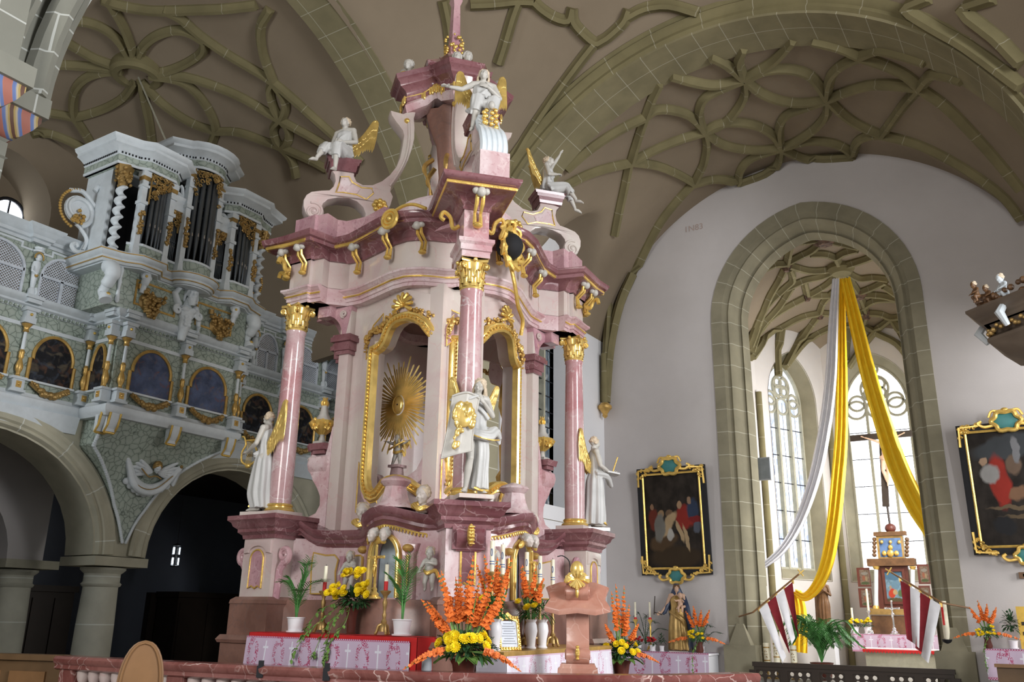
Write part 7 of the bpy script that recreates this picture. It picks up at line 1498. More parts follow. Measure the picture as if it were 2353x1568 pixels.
def frond(par, P, ll, nl, mat='palm', w=.014, seed=0):
    q = random.Random(seed); P = smooth(P, 8); k = len(P); m = MB(); m.tube(P, [.009*(1-.8*i/(k-1))+.002 for i in range(k)], 6)
    for i in range(nl):
        t = .22+.78*i/(nl-1); p = np.array(P[int(t*(k-1))]); tg = nrm(np.array(P[min(k-1, int(t*(k-1))+1)])-np.array(P[max(0, int(t*(k-1))-1)])); s = np.cross(tg, V3(0, 0, 1)); s = nrm(s) if np.linalg.norm(s) > .1 else V3(1, 0, 0)
        for e in (1, -1): L = ll*(math.sin(.35+2.4*t*.95)*.8+.25)*q.uniform(.85, 1.1); leafq(m, p, tg*.75+s*e*.8+V3(0, 0, .12), L, w, droop=.22)
    return m.obj('frond', MT[mat], par, local=True)
# ---- altar tables and cloths
def table(w, s0, s1, n0, n1, zt, name, label, edge):
    c = w.P((s0+s1)/2, (n0+n1)/2, .34); t = thing(name, label, 'altar table', tuple(c)); m = MB(w.flat()); m.plate([(s0+.06, .34), (s1-.06, .34), (s1-.06, zt-.05), (s0+.06, zt-.05)], c0=n0, c1=n1-.06); part(m, 'table_block', 'base', t)
    m = MB(w.flat()); m.plate([(s0, zt-.05), (s1, zt-.05), (s1, zt), (s0, zt)], c0=n0, c1=n1); part(m, 'table_top', edge, t); return t
def cloth(w, s0, s1, n0, n1, zt, zb, mat, label, name='tablecloth', sides=True, top=True):
    c = w.P((s0+s1)/2, n1, zb); t = None; m = MB(); L = s1-s0; q = random.Random(3)
    def f(u, v): z = zt-(zt-zb)*v; s = s0+L*u+.02*(2*u-1)*v; return w.P(s, n1+.008+.020*v+.010*v*math.sin(u*L*11)+.006*v*math.sin(u*L*27+1), z)
    m.grid(f, 90, 10)
    UV = []
    for i in range(90):
        for j in range(10): UV.append([((i+a)/90*L/(zt-zb), 1-(j+b)/10) for a, b in ((0, 0), (1, 0), (1, 1), (0, 1))])
    m.uv = UV; m.has = True
    if top: m.add([w.P(s0, n0, zt+.004), w.P(s1, n0, zt+.004), w.P(s1, n1+.01, zt+.004), w.P(s0, n1+.01, zt+.004)], [(0, 1, 2, 3)], [[(.2, .5)]*4])
    if sides:
        for s, e in ((s0-.008, -1), (s1+.008, 1)): m.add([w.P(s, n0+.1, zt), w.P(s, n1+.008, zt), w.P(s+.02*e, n1+.03, zb), w.P(s+.01*e, n0+.12, zb)], [(0, 1, 2, 3)], [[(0, 1), (.3, 1), (.3, 0), (0, 0)]])
    return tag(m.obj(name, MT[mat]), label, 'tablecloth')
ZL, ZR = 1.42, 1.30
table(WL, -.02, 2.76, -.02, .80, ZL, 'altar_table', 'stone altar table under the left tabernacle, dressed in red and lace cloths', 'base')
cloth(WL, -.03, 2.77, .35, .81, ZL+.012, .95, 'redcloth', 'red cloth lying under the lace on the left altar table')
cloth(WL, .05, 2.79, .70, .835, ZL-.030, .97, 'lace', 'pink and white lace cloth hanging before the left altar table', 'lace_cloth', sides=False, top=False)
table(WR, -.45, 2.80, -.02, .80, ZR, 'altar_table', 'stone altar table under the right tabernacle with a gilded top edge', 'goldd')
cloth(WR, -.42, 2.72, .35, .81, ZR-.045, .88, 'lacew', 'white lace cloth hanging before the right altar table', 'lace_cloth', top=False)
def onL(px, n=.55, z=ZL+.018): p = ap(px, 1452, WL.a+WL.n*n, WL.n); return V3(p[0], p[1], z)
def onR(px, n=.45, z=ZR+.002): p = ap(px, 1462, WR.a+WR.n*n, WR.n); return V3(p[0], p[1], z)
# potted palms
def flowerpot(t, r=.115, h=.18, mat='pot'):
    m = MB(); m.lathe([(r*.72, .012), (r*.76, .02), (r*.82, h*.5), (r*.92, h*.92), (r*1.0, h*.93), (r*1.0, h), (r*.9, h), (r*.86, h*.85), (.01, h*.85)], 28); m.lathe([(r*.85, 0), (r*.95, .004), (r*.98, .02), (r*.9, .022)], 28); m.obj('pot', MT[mat], t, local=True)
for px, lab, fr in ((678, 'potted palm in a white pot at the outer end of the left altar table', [[(0, 0, .15), (-.02, .02, .45), (.02, .05, .70), (.14, 0, .88)], [(0, 0, .15), (-.06, 0, .42), (-.16, -.03, .58), (-.22, -.06, .60)], [(0, 0, .15), (.05, 0, .38), (.22, -.04, .56), (.46, -.08, .62)], [(0, 0, .15), (.02, .03, .5), (.07, .05, .74), (.10, .0, .82)], [(0, 0, .15), (-.02, -.02, .4), (-.07, -.06, .58), (-.1, -.1, .64)], [(0, 0, .15), (.03, -.03, .35), (.10, -.1, .46), (.18, -.16, .5)]]),
    (923, 'potted palm in a white pot beside the tabernacle of the left altar table', [[(0, 0, .15), (0, .02, .45), (-.02, .04, .70), (.08, 0, .88)], [(0, 0, .15), (.04, 0, .45), (.13, -.03, .62), (.24, -.06, .72)], [(0, 0, .15), (-.03, 0, .40), (-.12, -.04, .58), (-.18, -.08, .66)], [(0, 0, .15), (.01, -.03, .42), (.03, -.06, .6), (.02, -.1, .7)], [(0, 0, .15), (-.02, .0, .5), (-.06, .02, .74), (-.12, .0, .84)]])):
    t = thing('potted_palm', lab, 'plant', tuple(onL(px, .66)), 0, 1, 'potted palms'); flowerpot(t)
    for i, F in enumerate(fr): frond(t, F, .17, 26, w=.015, seed=i)
# red and cream candles on turned candlesticks
def candlestick(t, h, mat='antique', hc=.29, two=True, deco=False, r=.024):
    m = MB(); b = .09
    for i in range(3): a = i*2*PI/3+PI/2; m.tube(smooth([(.02*math.cos(a), .02*math.sin(a), .12), (.06*math.cos(a), .06*math.sin(a), .10), (.075*math.cos(a), .075*math.sin(a), .05), (b*math.cos(a), b*math.sin(a), .012)], 4), .018, 7); m.ell((b*math.cos(a), b*math.sin(a), .018), .02, 7, 5)
    m.lathe([(.055, .04), (.05, .09), (.03, .12), (.035, .15), (.018, .18), (.026, h*.45), (.016, h*.5), (.02, h*.6), (.03, h*.72), (.016, h*.8), (.03, h*.88), (.062, h*.95), (.066, h*.98), (.02, h)], 14); m.obj('candlestick', MT[mat], t, local=True)
    if two:
        m = MB(); m.lathe([(r, h-.01), (r, h+hc*.34)], 12); m.obj('red_sleeve', MT['redwax'], t, local=True, )
        m = MB(); m.lathe([(r*.96, h+hc*.33), (r*.96, h+hc), (.004, h+hc+.004)], 12); m.obj('candle', MT['wax'], t, local=True)
    else:
        m = MB(); m.lathe([(r, h-.01), (r*.96, h+hc), (.004, h+hc+.004)], 12); c = m.obj('candle', MT['wax'], t, local=True)
        if deco:
            m = MB(); m.tube([(r*1.02*math.cos(a)*.35, -r*1.0, h+hc*.62+r*1.5*math.sin(a)) for a in np.linspace(0, 6.28, 12)[:-1]], .004, 5, closed=True)
            for dz in (.22, .30): m.lathe([(r*1.03, h+hc*dz), (r*1.03, h+hc*dz+.012)], 10)
            m.obj('candle_ornament', plain('blue wax ornament', (.10, .16, .34), .5), c, local=True)
    m = MB(); m.tube([(0, 0, h+hc), (.002, 0, h+hc+.02)], .003, 5); m.obj('wick', MT['black'], t, local=True)
for px, lab in ((738, 'red and cream candle on a candlestick beside the left potted palm'), (881, 'red and cream candle on a candlestick before the tabernacle crucifix')):
    t = thing('altar_candle', lab, 'candle', tuple(onL(px, .58)), 0, 1, 'red sleeved altar candles'); candlestick(t, .50)
# yellow chrysanthemums with trailing leaves
t = thing('chrysanthemum_bouquet', 'bouquet of yellow chrysanthemums with trailing leaves on the left altar table', 'flowers', tuple(onL(806, .55)))
m = MB(); m.lathe([(.07, 0), (.05, .02), (.06, .2), (.09, .3)], 14); m.obj('vase', MT['terr'], t, local=True); foliage(t, (0, 0, .38), (.20, .14, .14), 230, .09, .035, 3, 'leafd')
q = random.Random(8)
for c, n, sx, sz in (((-.16, -.1, .50), 12, .12, .075), ((-.02, -.06, .70), 6, .07, .04), ((.20, -.1, .50), 12, .10, .085), ((.13, -.06, .68), 7, .06, .05), ((-.26, -.1, .44), 4, .05, .03)):
    for i in range(n): mum(t, (c[0]+q.uniform(-sx, sx), c[1]+q.uniform(-.05, .05), c[2]+q.uniform(-sz, sz)), q.uniform(.034, .05), (q.uniform(-.5, .5), -.7, q.uniform(.2, .8)))
for i, P in enumerate(([(-.02, -.1, .32), (-.06, -.26, .1), (-.08, -.32, -.15), (-.10, -.33, -.42)], [(-.15, -.1, .3), (-.35, -.22, .1), (-.50, -.33, -.12), (-.62, -.33, -.33)], [(.05, -.1, .3), (.08, -.2, .12), (-.02, -.32, -.1), (-.05, -.33, -.3)], [(-.2, -.08, .35), (-.4, -.15, .25), (-.52, -.2, .06), (-.5, -.33, -.1)], [(-.02, -.1, .3), (-.15, -.24, .1), (-.22, -.33, -.16), (-.25, -.33, -.28)])): vine(t, P, i)
# gilt crucifixes
def corpus(q, k, c):     # small crucified figure, arms spread (feet downwards), facing -y
    T = lambda *p: V3(*c)+V3(*p)*k
    q.ell(T(0, -.02, .12), V3(.075, .05, .1)*k); q.ell(T(0, -.02, -.02), V3(.06, .045, .09)*k); q.ell(T(0, -.02, -.13), V3(.07, .05, .06)*k); q.ell(T(.03, -.05, .27), V3(.045, .05, .06)*k); q.tube([T(0, -.02, .18), T(.02, -.04, .24)], .028*k, 7)
    for s in (1, -1):
        q.tube([T(s*.07, -.02, .18), T(s*.2, -.03, .24), T(s*.36, -.02, .31)], [.032*k, .024*k, .016*k], 8); q.ell(T(s*.38, -.02, .32), .024*k, 7, 5); q.tube([T(s*.04, -.02, -.16), T(s*.045-.01, -.06, -.36), T(s*.012, -.02, -.58)], [.045*k, .036*k, .02*k], 8)
    q.tube([T(0, -.03, -.58), T(0, -.06, -.66)], .022*k, 7)
    swag(q, [T(-.09, -.03, -.1), T(0, -.08, -.14), T(.09, -.03, -.1), T(.14, -.02, -.22)], .03*k, 3)
def crucifix(name, label, loc, rz, H, foot=True, cm='goldp', bm='gold'):
    t = thing(name, label, 'crucifix', tuple(loc), rz, H); m = MB(); m.bx((-.025, -.012, .25 if foot else 0), (.025, .012, 1.0)); m.bx((-.2, -.012, .76), (.2, .012, .81))
    for p in ((-.2, 0, .785), (.2, 0, .785), (0, 0, 1.0)): m.ell(p, (.035, .018, .035), 8, 6)
    m.obj('cross', MT[cm], t, local=True)
    if foot: m = MB(); m.lathe([(.14, 0), (.14, .03), (.09, .06), (.10, .09), (.05, .14), (.06, .18), (.03, .22), (.035, .28)], 16); m.obj('foot', MT[cm], t, local=True)
    q = MB(); corpus(q, .42, (0, -.03, .68)); link(remesh(q, .010, 'corpus', 2), 'corpus', bm, t); return t
p = WL.P(1.055, .40, 1.845); crucifix('altar_crucifix', 'gilded standing crucifix in the pale blue niche of the left tabernacle', p, yaw_to(WL.n), .62)
p = WR.P(1.055, .40, 1.845); crucifix('altar_crucifix', 'gilded standing crucifix in the niche of the right tabernacle', p, yaw_to(WR.n), .62)
# right table: candlesticks, vases of gladioli, framed altar card
for px, hh, lab in ((1127, .86, 'tall gilt candlestick with painted candle at the near end of the right altar table'), (1152, .84, 'tall gilt candlestick standing just behind the framed altar card'), (1209, .80, 'tall gilt candlestick right of the framed altar card'), (1240, .78, 'tall gilt candlestick between the white vases and the lectern'), (1270, .76, 'tall gilt candlestick partly hidden by the lectern desk')):
    t = thing('tall_candlestick', lab, 'candlestick', tuple(onR(px)), .4, 1, 'painted candles on the right altar table'); candlestick(t, hh, 'antique', .34, False, True, .028)
def vase(t):
    m = MB(); m.lathe([(.06, 0), (.065, .01), (.05, .03), (.055, .1), (.078, .2), (.07, .27), (.055, .30), (.075, .335), (.065, .335), (.045, .30), (.01, .28)], 24); m.obj('vase', MT['pot'], t, local=True)
q = random.Random(21)
for px, n, lab, yl in ((1138, 5, 'white vase of orange gladioli at the near end of the right altar table', 2), (1220, 4, 'white vase of orange gladioli in the middle of the right altar table', 4), (1246, 0, 'white vase with green sprigs next to the middle gladioli vase', 0)):
    t = thing('flower_vase', lab, 'flowers', tuple(onR(px, .58)), 0, 1, 'vases on the right altar table'); vase(t); foliage(t, (0, -.02, .42), (.13, .1, .14), 110 if n else 50, .10, .03, px, 'leaf')
    for i in range(n): x = (i-(n-1)/2)*.085; gladiolus(t, (x*.2, 0, .32), (x*1.5+q.uniform(-.04, .04), q.uniform(-.1, .05), .98+q.uniform(-.12, .16)-(abs(x)*.6)), px+i, 10, r=.032)
    for i in range(yl): mum(t, (q.uniform(-.12, .14), -.12, .50+q.uniform(-.06, .05)), .045)
t = thing('altar_card', 'altar card in a gilded frame leaning on the right altar table', 'altar card', tuple(onR(1172, .66)+V3(0, 0, .0)), yaw_to(WR.n*.55+ND), 1, rot=(math.radians(-12), 0, yaw_to(WR.n*.3+ND)))
m = MB(); m.plate([(-.14, 0), (.14, 0), (.14, .34), (.10, .37), (.05, .38), (0, .42), (-.05, .38), (-.10, .37), (-.14, .34)], [[(-.105, .035), (.105, .035), (.105, .31), (.04, .335), (-.04, .335), (-.105, .31)]], c0=-.02, c1=.02, f=lambda V: np.c_[V[:, 0], V[:, 2], V[:, 1]], bev=.006)
for i in range(30): a = i/30*2*PI; m.ell((.125*max(-1, min(1, 1.4*math.cos(a))), -.02, .19+.17*max(-1, min(1, 1.4*math.sin(a)))), .016, 6, 5)
m.obj('gilded_frame', MT['gold'], t, local=True)
m = MB(); m.plate([(-.11, .03), (.11, .03), (.11, .32), (-.11, .32)], c0=-.005, c1=.01, f=lambda V: np.c_[V[:, 0], V[:, 2], V[:, 1]]); cd = m.obj('card', plain('printed card paper', (.62, .66, .74), .4), t, local=True)
m = MB()
for i in range(9): z = .29-.027*i; w_ = .06+.03*((i*7) % 3)/2; m.bx((-w_, -.0075, z-.004), (w_, -.006, z+.004))
m.obj('printed_lines', plain('grey print', (.30, .32, .36), .6), cd, local=True)
# the big gladiolus arrangements on the floor
def arrangement(name, label, loc, k, nglad, nm, seed, spread=.62, low=2, h=1.45, kind='orange'):
    t = thing(name, label, 'flowers', tuple(loc), YAW, k, 'gladiolus arrangements'); q = random.Random(seed)
    m = MB(); m.lathe([(.14, 0), (.16, .02), (.12, .06), (.15, .25), (.19, .32), (.17, .32), (.1, .28)], 18); m.obj('bowl', MT['terr'], t, local=True); foliage(t, (0, -.02, .45), (.38, .28, .18), 320, .13, .05, seed, 'leafd')
    m = MB(); 
    for i in range(12): a = q.uniform(-PI, 0); leafq(m, V3(.16*math.cos(a), .16*math.sin(a), .34), V3(math.cos(a), math.sin(a), .15), .24, .13, droop=.5)
    m.obj('broad_leaves', MT['leafl'], t, local=True)
    for i in range(nglad):
        x = -spread+2*spread*i/max(1, nglad-1); hh = h*(1-.28*(x/spread)**2)+q.uniform(-.22, .12); gladiolus(t, (x*.15, q.uniform(-.05, .1), .4), (x+q.uniform(-.05, .05), q.uniform(-.16, .18), hh), seed+i, 14, kind, .042, .01)
    for i in range(low): s = (-1, 1)[i % 2]; gladiolus(t, (s*.08, -.2, .42), (s*(.62+.12*(i//2)), -.40, .30-.10*(i//2)), seed+50+i, 9, kind, .036, .08, False)
    for i in range(nm): a = -PI/2+q.uniform(-1.35, 1.35); e = q.uniform(.0, .9); mum(t, (.36*math.cos(a)*math.cos(e), .30*math.sin(a)*math.cos(e)-.05, .42+.22*math.sin(e)+q.uniform(0, .05)), q.uniform(.05, .07), (math.cos(a), math.sin(a), .5))
    return t
pc = ad(1065, 1545, 9.0); arrangement('gladiolus_arrangement', 'large arrangement of orange gladioli and yellow chrysanthemums before the centre pedestal', (pc[0], pc[1], pc[2]-.13), .80, 13, 24, 5, .60, 4, 1.55)
pc = ad(1428, 1545, 12.4); arrangement('gladiolus_arrangement', 'arrangement of orange gladioli on the floor to the right of the marble lectern', (pc[0], pc[1], pc[2]-.1), .80, 6, 12, 40, .30, 2, 1.55)
for nm_, (px, py, D_) in (('a', (1065, 1560, 9.0)), ('b', (1428, 1560, 12.4))):
    pc = ad(px, 1545, D_); top = pc[2]-.13 if nm_ == 'a' else pc[2]-.1
    t = thing('plant_stand', 'dark plant stand under the flower arrangement %s' % ('before the centre pedestal' if nm_ == 'a' else 'right of the lectern'), 'stand', (pc[0], pc[1], .18 if nm_ == 'a' else 0)); z0 = .18 if nm_ == 'a' else 0
    m = MB(); m.lathe([(.16, 0), (.16, .04), (.05, .08), (.05, top-z0-.05), (.16, top-z0-.03), (.16, top-z0)], 16); m.obj('stand', MT['dwood'], t, local=True)
# marble lectern
pb = ad(1328, 1547, 9.6); t = thing('lectern', 'carved salmon marble lectern with gilded ornament, standing before the right altar table', 'lectern', (pb[0], pb[1], pb[2]-.03), yaw_to((-pb[0]*.95, -pb[1])), 1.02)
zf = pb[2]-.03; k_ = 1.02
F = lambda V: np.c_[V[:, 2], V[:, 0], V[:, 1]]
m = MB(); m.box((0, 0, .03), (.44, .30, .10), taper=.96); m.box((0, 0, .10), (.40, .27, .05), taper=.9); m.obj('base', MT['lectern'], t, local=True)
m = MB(); S = smooth([(-.10, .12), (-.155, .18), (-.14, .26), (-.06, .31), (-.03, .40), (-.02, .60), (-.04, .74), (-.10, .80), (-.14, .86), (-.10, .95), (.0, .96), (.08, .9), (.10, .7), (.10, .4), (.12, .2), (.12, .12)], 5, True); m.plate([(a, b) for a, b in S], c0=-.125, c1=.125, f=F, bev=.015); m.obj('stem', MT['lectern'], t, local=True)
m = MB()
for s in (-.126, .126):
    m.tube([(s, -.08+dx, .87+dz) for dx, dz in spiral((0, 0), .06, .01, 0, 1.5, 16)], .012, 6); m.tube([(s, -.09+dx, .21+dz) for dx, dz in spiral((0, 0), .06, .01, 0, 1.5, 16)], .012, 6)
m.obj('stem_scroll', MT['lectern'], t, local=True)
m = MB(); m.plate([(-.36, .0), (-.30, .12), (-.32, .22), (-.34, .30), (-.20, .36), (0, .37), (.20, .36), (.34, .30), (.32, .22), (.30, .12), (.36, .0), (.20, -.06), (0, -.04), (-.20, -.06)], c0=-.03, c1=.03, f=lambda V: np.c_[V[:, 0], -.22+V[:, 1]*.62+V[:, 2]*.75*0+.10, .80+V[:, 1]*.72+V[:, 2]-.10+.10*np.abs(V[:, 0])*-.4], cuts=[-.2, -.1, 0, .1, .2], bev=.01); m.tube(smooth([(-.34, .07, .895), (-.20, .115, .945), (0, .125, .97), (.20, .115, .945), (.34, .07, .895)], 4), .028, 8); m.obj('desk', MT['lectern'], t, local=True)
m = MB(); q = random.Random(6)
m.ell((0, -.12, 1.10), (.075, .05, .10), 12, 8)
for i in range(9): a = PI*i/8; m.tube(smooth([(0, -.13, 1.0), (.08*math.cos(a), -.17, 1.0+.04*math.sin(a)), (.14*math.cos(a), -.15, 1.0+.12*math.sin(a)-.03)], 4), [.02]*5+[.03]*3+[.008], 6)
for i in range(5): m.tube([(0, -.14, 1.0), ((i-2)*.04, -.17, .93-.02*(2-abs(i-2)))], [.03, .02], 6)
m.obj('gilded_ornament', MT['goldp'], t, local=True)
m = MB(); m.ell((0, -.15, .86), (.02, .02, .06), 8, 6); m.ell((0, -.16, .24), (.025, .02, .06), 8, 6)
for i in range(4): m.ell((0, -.165, .18+.04*i), (.022, .02, .015), 8, 5)
m.obj('gilded_drop', MT['gold'], t, local=True)
m = MB(); m.tube(smooth([(-.08, .06, 1.05), (-.09, .05, 1.2), (-.16, .02, 1.26), (-.22, -.02, 1.25)], 5), .006, 6); m.obj('microphone', MT['black'], t, local=True)
t = thing('lectern_step', 'low stone block under the marble lectern', 'step', (pb[0], pb[1], .18)); m = MB(); m.box((pb[0], pb[1], (zf+.18)/2-.005), (.5, .4, zf-.20), YAW); part(m, 'block', 'base', t)
# ---- communion rail
RP = [az(x, y, 1.12) for x, y in ((150, 1507), (380, 1519), (600, 1529), (800, 1537), (980, 1543), (1150, 1547), (1320, 1550), (1500, 1551), (1620, 1549), (1722, 1546))]
RP = [V3(p[0], p[1], 0) for p in RP]
rail = thing('communion_rail', 'red marble communion rail with balusters curving in front of the altar', 'balustrade', tuple(RP[4]))
m = MB(); RPS = smooth(RP, 4)
m.sweep([(-.13, .98), (-.10, .96), (.10, .96), (.13, .98), (.12, 1.02), (.15, 1.05), (.155, 1.09), (.13, 1.12), (-.13, 1.12), (-.155, 1.09), (-.15, 1.05), (-.12, 1.02)], RPS); part(m, 'handrail', 'rail', rail)
m = MB(); m.sweep([(-.14, 0), (.14, 0), (.14, .16), (.11, .2), (-.11, .2), (-.14, .16)], RPS); part(m, 'rail_plinth', 'rail', rail)
Ls = np.cumsum([0]+[np.linalg.norm(np.array(RPS[i+1])-np.array(RPS[i])) for i in range(len(RPS)-1)]); tot = Ls[-1]; s_ = .2; nb = 0
ip = lambda s: V3(*[np.interp(s, Ls, [q[k] for q in RPS]) for k in range(3)])
while s_ < tot-.1:
    c = ip(s_); 
    if nb % 9 == 0: m = MB(); d_ = ip(min(tot, s_+.05))-ip(max(0, s_-.05)); m.box(c+(0, 0, .58), (.24, .2, .78), math.atan2(d_[1], d_[0])); part(m, 'rail_post', 'rail', rail)
    else: m = MB(); m.lathe([(.07, .2), (.075, .24), (.045, .28), (.075, .42), (.06, .54), (.035, .70), (.05, .76), (.04, .80), (.07, .86), (.08, .90), (.08, .97)], 14, c); part(m, 'baluster', 'cream', rail)
    s_ += .205; nb += 1
for px, py, lab in ((975, 1532, 'small dark cup standing on the rail beside the big flower arrangement'), (526, 1543, 'small dark bracket fixed to the front of the rail left of the altar'), (341, 1530, 'small dark bracket fixed to the rail behind the pointed bench end')):
    P_ = az(px, py+14, 1.125); P_ = V3(*min(RPS, key=lambda r_: np.hypot(*(np.array(r_)[:2]-P_[:2])))[:2], 1.123); m = MB(); k = .05
    if px == 975: m.lathe([(.05, 0), (.055, .01), (.05, .13), (.056, .15), (.045, .15), (.04, .03)], 14, P_)
    else: P_ = P_-nrm(P_*V3(1, 1, 0))*.15-V3(0, 0, .06); m.box(P_, (.07, .06, .12), YAW); m.box(P_+(0, 0, .08), (.05, .04, .06), YAW)
    tag(m.obj('rail_holder', MT['grey'] if px == 975 else MT['black']), lab, 'holder')
# pointed bench end in front, pews at the left
pb = ad(322, 1568, 7.6); t = thing('bench_end', 'brown wooden bench end with a pointed arched top, in front of the rail', 'bench end', (pb[0], pb[1], 0), YAW+.35)
S = [(-.19, 0), (-.19, pb[2]-.02)]+[(-.19+.17*(1-math.cos(a)), pb[2]-.02+.36*math.sin(a)) for a in np.linspace(.1, PI/2*.98, 8)]+[(0, pb[2]+.345)]+[(.19-.17*(1-math.cos(a)), pb[2]-.02+.36*math.sin(a)) for a in np.linspace(PI/2*.98, .1, 8)]+[(.19, pb[2]-.02), (.19, 0)]
m = MB(); m.plate(S, c0=-.04, c1=.04, f=lambda V: np.c_[V[:, 0], V[:, 2], V[:, 1]], bev=.012); m.obj('panel', MT['brown'], t, local=True)
m = MB(); m.tube([(a*.86, -.045, b-.02) for a, b in S[1:-1]], .012, 6); m.obj('edge_moulding', MT['brown'], t, local=True)
m = MB(); m.bx((-.1, .04, .3), (.1, .5, .36)); m.obj('seat', MT['brown'], t, local=True)
pa, pb2 = az(2, 1502, 1.12), az(146, 1506, 1.12); t = thing('pew', 'dark brown panelled pew front at the far left behind the rail', 'pew', (pa[0], pa[1], 0)); d_ = nrm(pb2-pa); ang_ = math.atan2(d_[1], d_[0]); Lp = np.linalg.norm(pb2-pa)+2.6
M_ = mat4(np.array(Matrix.Rotation(ang_, 3, 'Z')), V3(pa[0], pa[1], 0)-d_*2.6*V3(1, 1, 0)); m = MB(); m.bx((0, 0, 0), (Lp, .06, 1.05), M_); part(m, 'front_board', 'pew', t); m = MB(); m.bx((-.02, -.05, 1.05), (Lp+.02, .12, 1.12), M_); part(m, 'top_rail', 'pew', t)
for i in range(5): m = MB(); x0 = .15+i*(Lp-.2)/5; m.bx((x0, -.03, .3), (x0+(Lp-.2)/5-.15, .0, .92), M_); part(m, 'panel', 'brown', t)

# ================================================================== CHANCEL WALL
def picture(label, P4, cols, seed, tealed=True, name='painting'):
    """P4: corners (top-left, top-right, bottom-right, bottom-left) on the wall, leaning forward a little at the top"""
    tl, tr, br_, bl = [V3(*p) for p in P4]; W_ = np.linalg.norm(br_-bl); H_ = (np.linalg.norm(tl-bl)+np.linalg.norm(tr-br_))/2; c = (bl+br_)/2
    t = thing(name, label, 'painting', (c[0], 22.44, c[2]), 0, 1, 'framed paintings on the chancel wall', rot=(math.radians(3.5), 0, 0)); f = lambda V: np.c_[V[:, 0], -V[:, 2], V[:, 1]]
    w_, h = W_/2, H_; fw = .17
    m = MB(f); m.plate([(-w_, 0), (w_, 0), (w_, h), (-w_, h)], [[(-w_+fw, fw), (w_-fw, fw), (w_-fw, h-fw), (-w_+fw, h-fw)]], c0=.0, c1=.10, bev=.012); m.obj('frame', MT['black'], t, local=True)
    m = MB(); m.sweep([(-.03, 0), (.02, 0), (.025, .02), (0, .04), (-.03, .02)], [(-w_+fw, -.08, fw), (w_-fw, -.08, fw), (w_-fw, -.08, h-fw), (-w_+fw, -.08, h-fw)], N=(0, -1, 0), closed=True); m.obj('inner_gilded_moulding', MT['gold'], t, local=True)
    m = MB(); m.add([(-w_+fw, -.03, fw), (w_-fw, -.03, fw), (w_-fw, -.03, h-fw), (-w_+fw, -.03, h-fw)], [(0, 1, 2, 3)], [[(0, 0), (1, 0), (1, 1), (0, 1)]]); m.obj('canvas', cols, t, local=True)
    q = random.Random(seed)
    def orn(c, sx, sz, name_, n=16, r=.20):
        m = MB()
        for i in range(n): a = q.uniform(0, 1); b = (1-a)*q.uniform(.1, 1); x = c[0]+sx*a*.42; z = c[1]+sz*b*.42; rr_ = q.uniform(.03, .06); m.tube([(x+rr_*math.cos(k)*(1-k/8), -.115, z+rr_*math.sin(k)*(1-k/8)) for k in np.linspace(0, 5.5, 10)], .022, 5)
        m.tube([(c[0]+sx*.02, -.11, c[1]+sz*.48), (c[0]+sx*.04, -.12, c[1]+sz*.04), (c[0]+sx*.48, -.11, c[1]+sz*.02)], .03, 6); m.obj(name_, MT['gold'], t, local=True)
    for sx in (1, -1):
        for sz in (1, -1): orn((-sx*(w_-.02), .02 if sz > 0 else h-.02), sx, sz, 'gilded_corner')
    for z0, k in ((h+.02, 1.15), (-.02, .95)):
        m = MB(); P = [(.24*k*math.cos(a)*(1+.12*math.cos(6*a)), -.12, z0+.19*k*math.sin(a)*(1+.1*math.cos(6*a))) for a in np.linspace(0, 2*PI, 40)[:-1]]; m.tube(P, .045*k, 7, closed=True)
        for sx in (1, -1):
            m.tube(smooth([(sx*.22*k, -.12, z0-.08), (sx*.40*k, -.12, z0-.10), (sx*.50*k, -.12, z0-.02), (sx*.43*k, -.12, z0+.03)], 5), .035, 6)
            if z0 > 1: m.tube(smooth([(sx*.1, -.12, z0+.22), (sx*.26, -.12, z0+.24), (sx*.34, -.12, z0+.1)], 4), .03, 6)
        m.ell((0, -.12, z0+.22*k), (.08, .04, .05), 8, 6); ct = m.obj('gilded_cartouche', MT['gold'], t, local=True)
        m = MB(); m.ell((0, -.09, z0), (.22*k, .03, .17*k), 18, 8); m.obj('cartouche_field', plain('teal field', (.05, .22, .22), .4), ct, local=True)
    return t
def canvas2(name, dark, shapes, seed):
    t = NT(name); mp = t.n('ShaderNodeMapping'); mp.inputs['Location'].default_value = (seed, 0, 0); t.l(t.co.outputs['UV'], mp.inputs[0]); nz = t.n('ShaderNodeTexNoise'); nz.inputs['Scale'].default_value = 7; nz.inputs['Detail'].default_value = 5; t.l(mp.outputs[0], nz.inputs['Vector'])
    off = t.n('ShaderNodeVectorMath', operation='SCALE'); off.inputs['Scale'].default_value = .10; t.l(nz.outputs['Color'], off.inputs[0]); wv = t.n('ShaderNodeVectorMath', operation='ADD'); t.l(t.co.outputs['UV'], wv.inputs[0]); t.l(off.outputs[0], wv.inputs[1])
    r = t.ramp(nz.outputs['Fac'], [(.35, dark), (.7, tuple(q*2.0+.004 for q in dark))])
    for (u, v, ru, rv, ang, c) in shapes:
        m2 = t.n('ShaderNodeMapping', vector_type='TEXTURE'); m2.inputs['Location'].default_value = (u+.05, v+.05, .05); m2.inputs['Rotation'].default_value = (0, 0, ang); m2.inputs['Scale'].default_value = (ru, rv, 1); t.l(wv.outputs[0], m2.inputs[0]); ln = t.n('ShaderNodeVectorMath', operation='LENGTH'); t.l(m2.outputs[0], ln.inputs[0])
        k = t.ramp(ln.outputs['Value'], [(.75, (1, 1, 1)), (1.05, (0, 0, 0))]); sh = t.mix(t.math('MULTIPLY', nz.outputs['Fac'], .6), c, tuple(q*.45 for q in c)); r = t.mix(k, r, sh)
    return t.fin(r, .6, 0, .15)
redc, sk, wh = (.26, .028, .02), (.42, .30, .17), (.42, .40, .36)
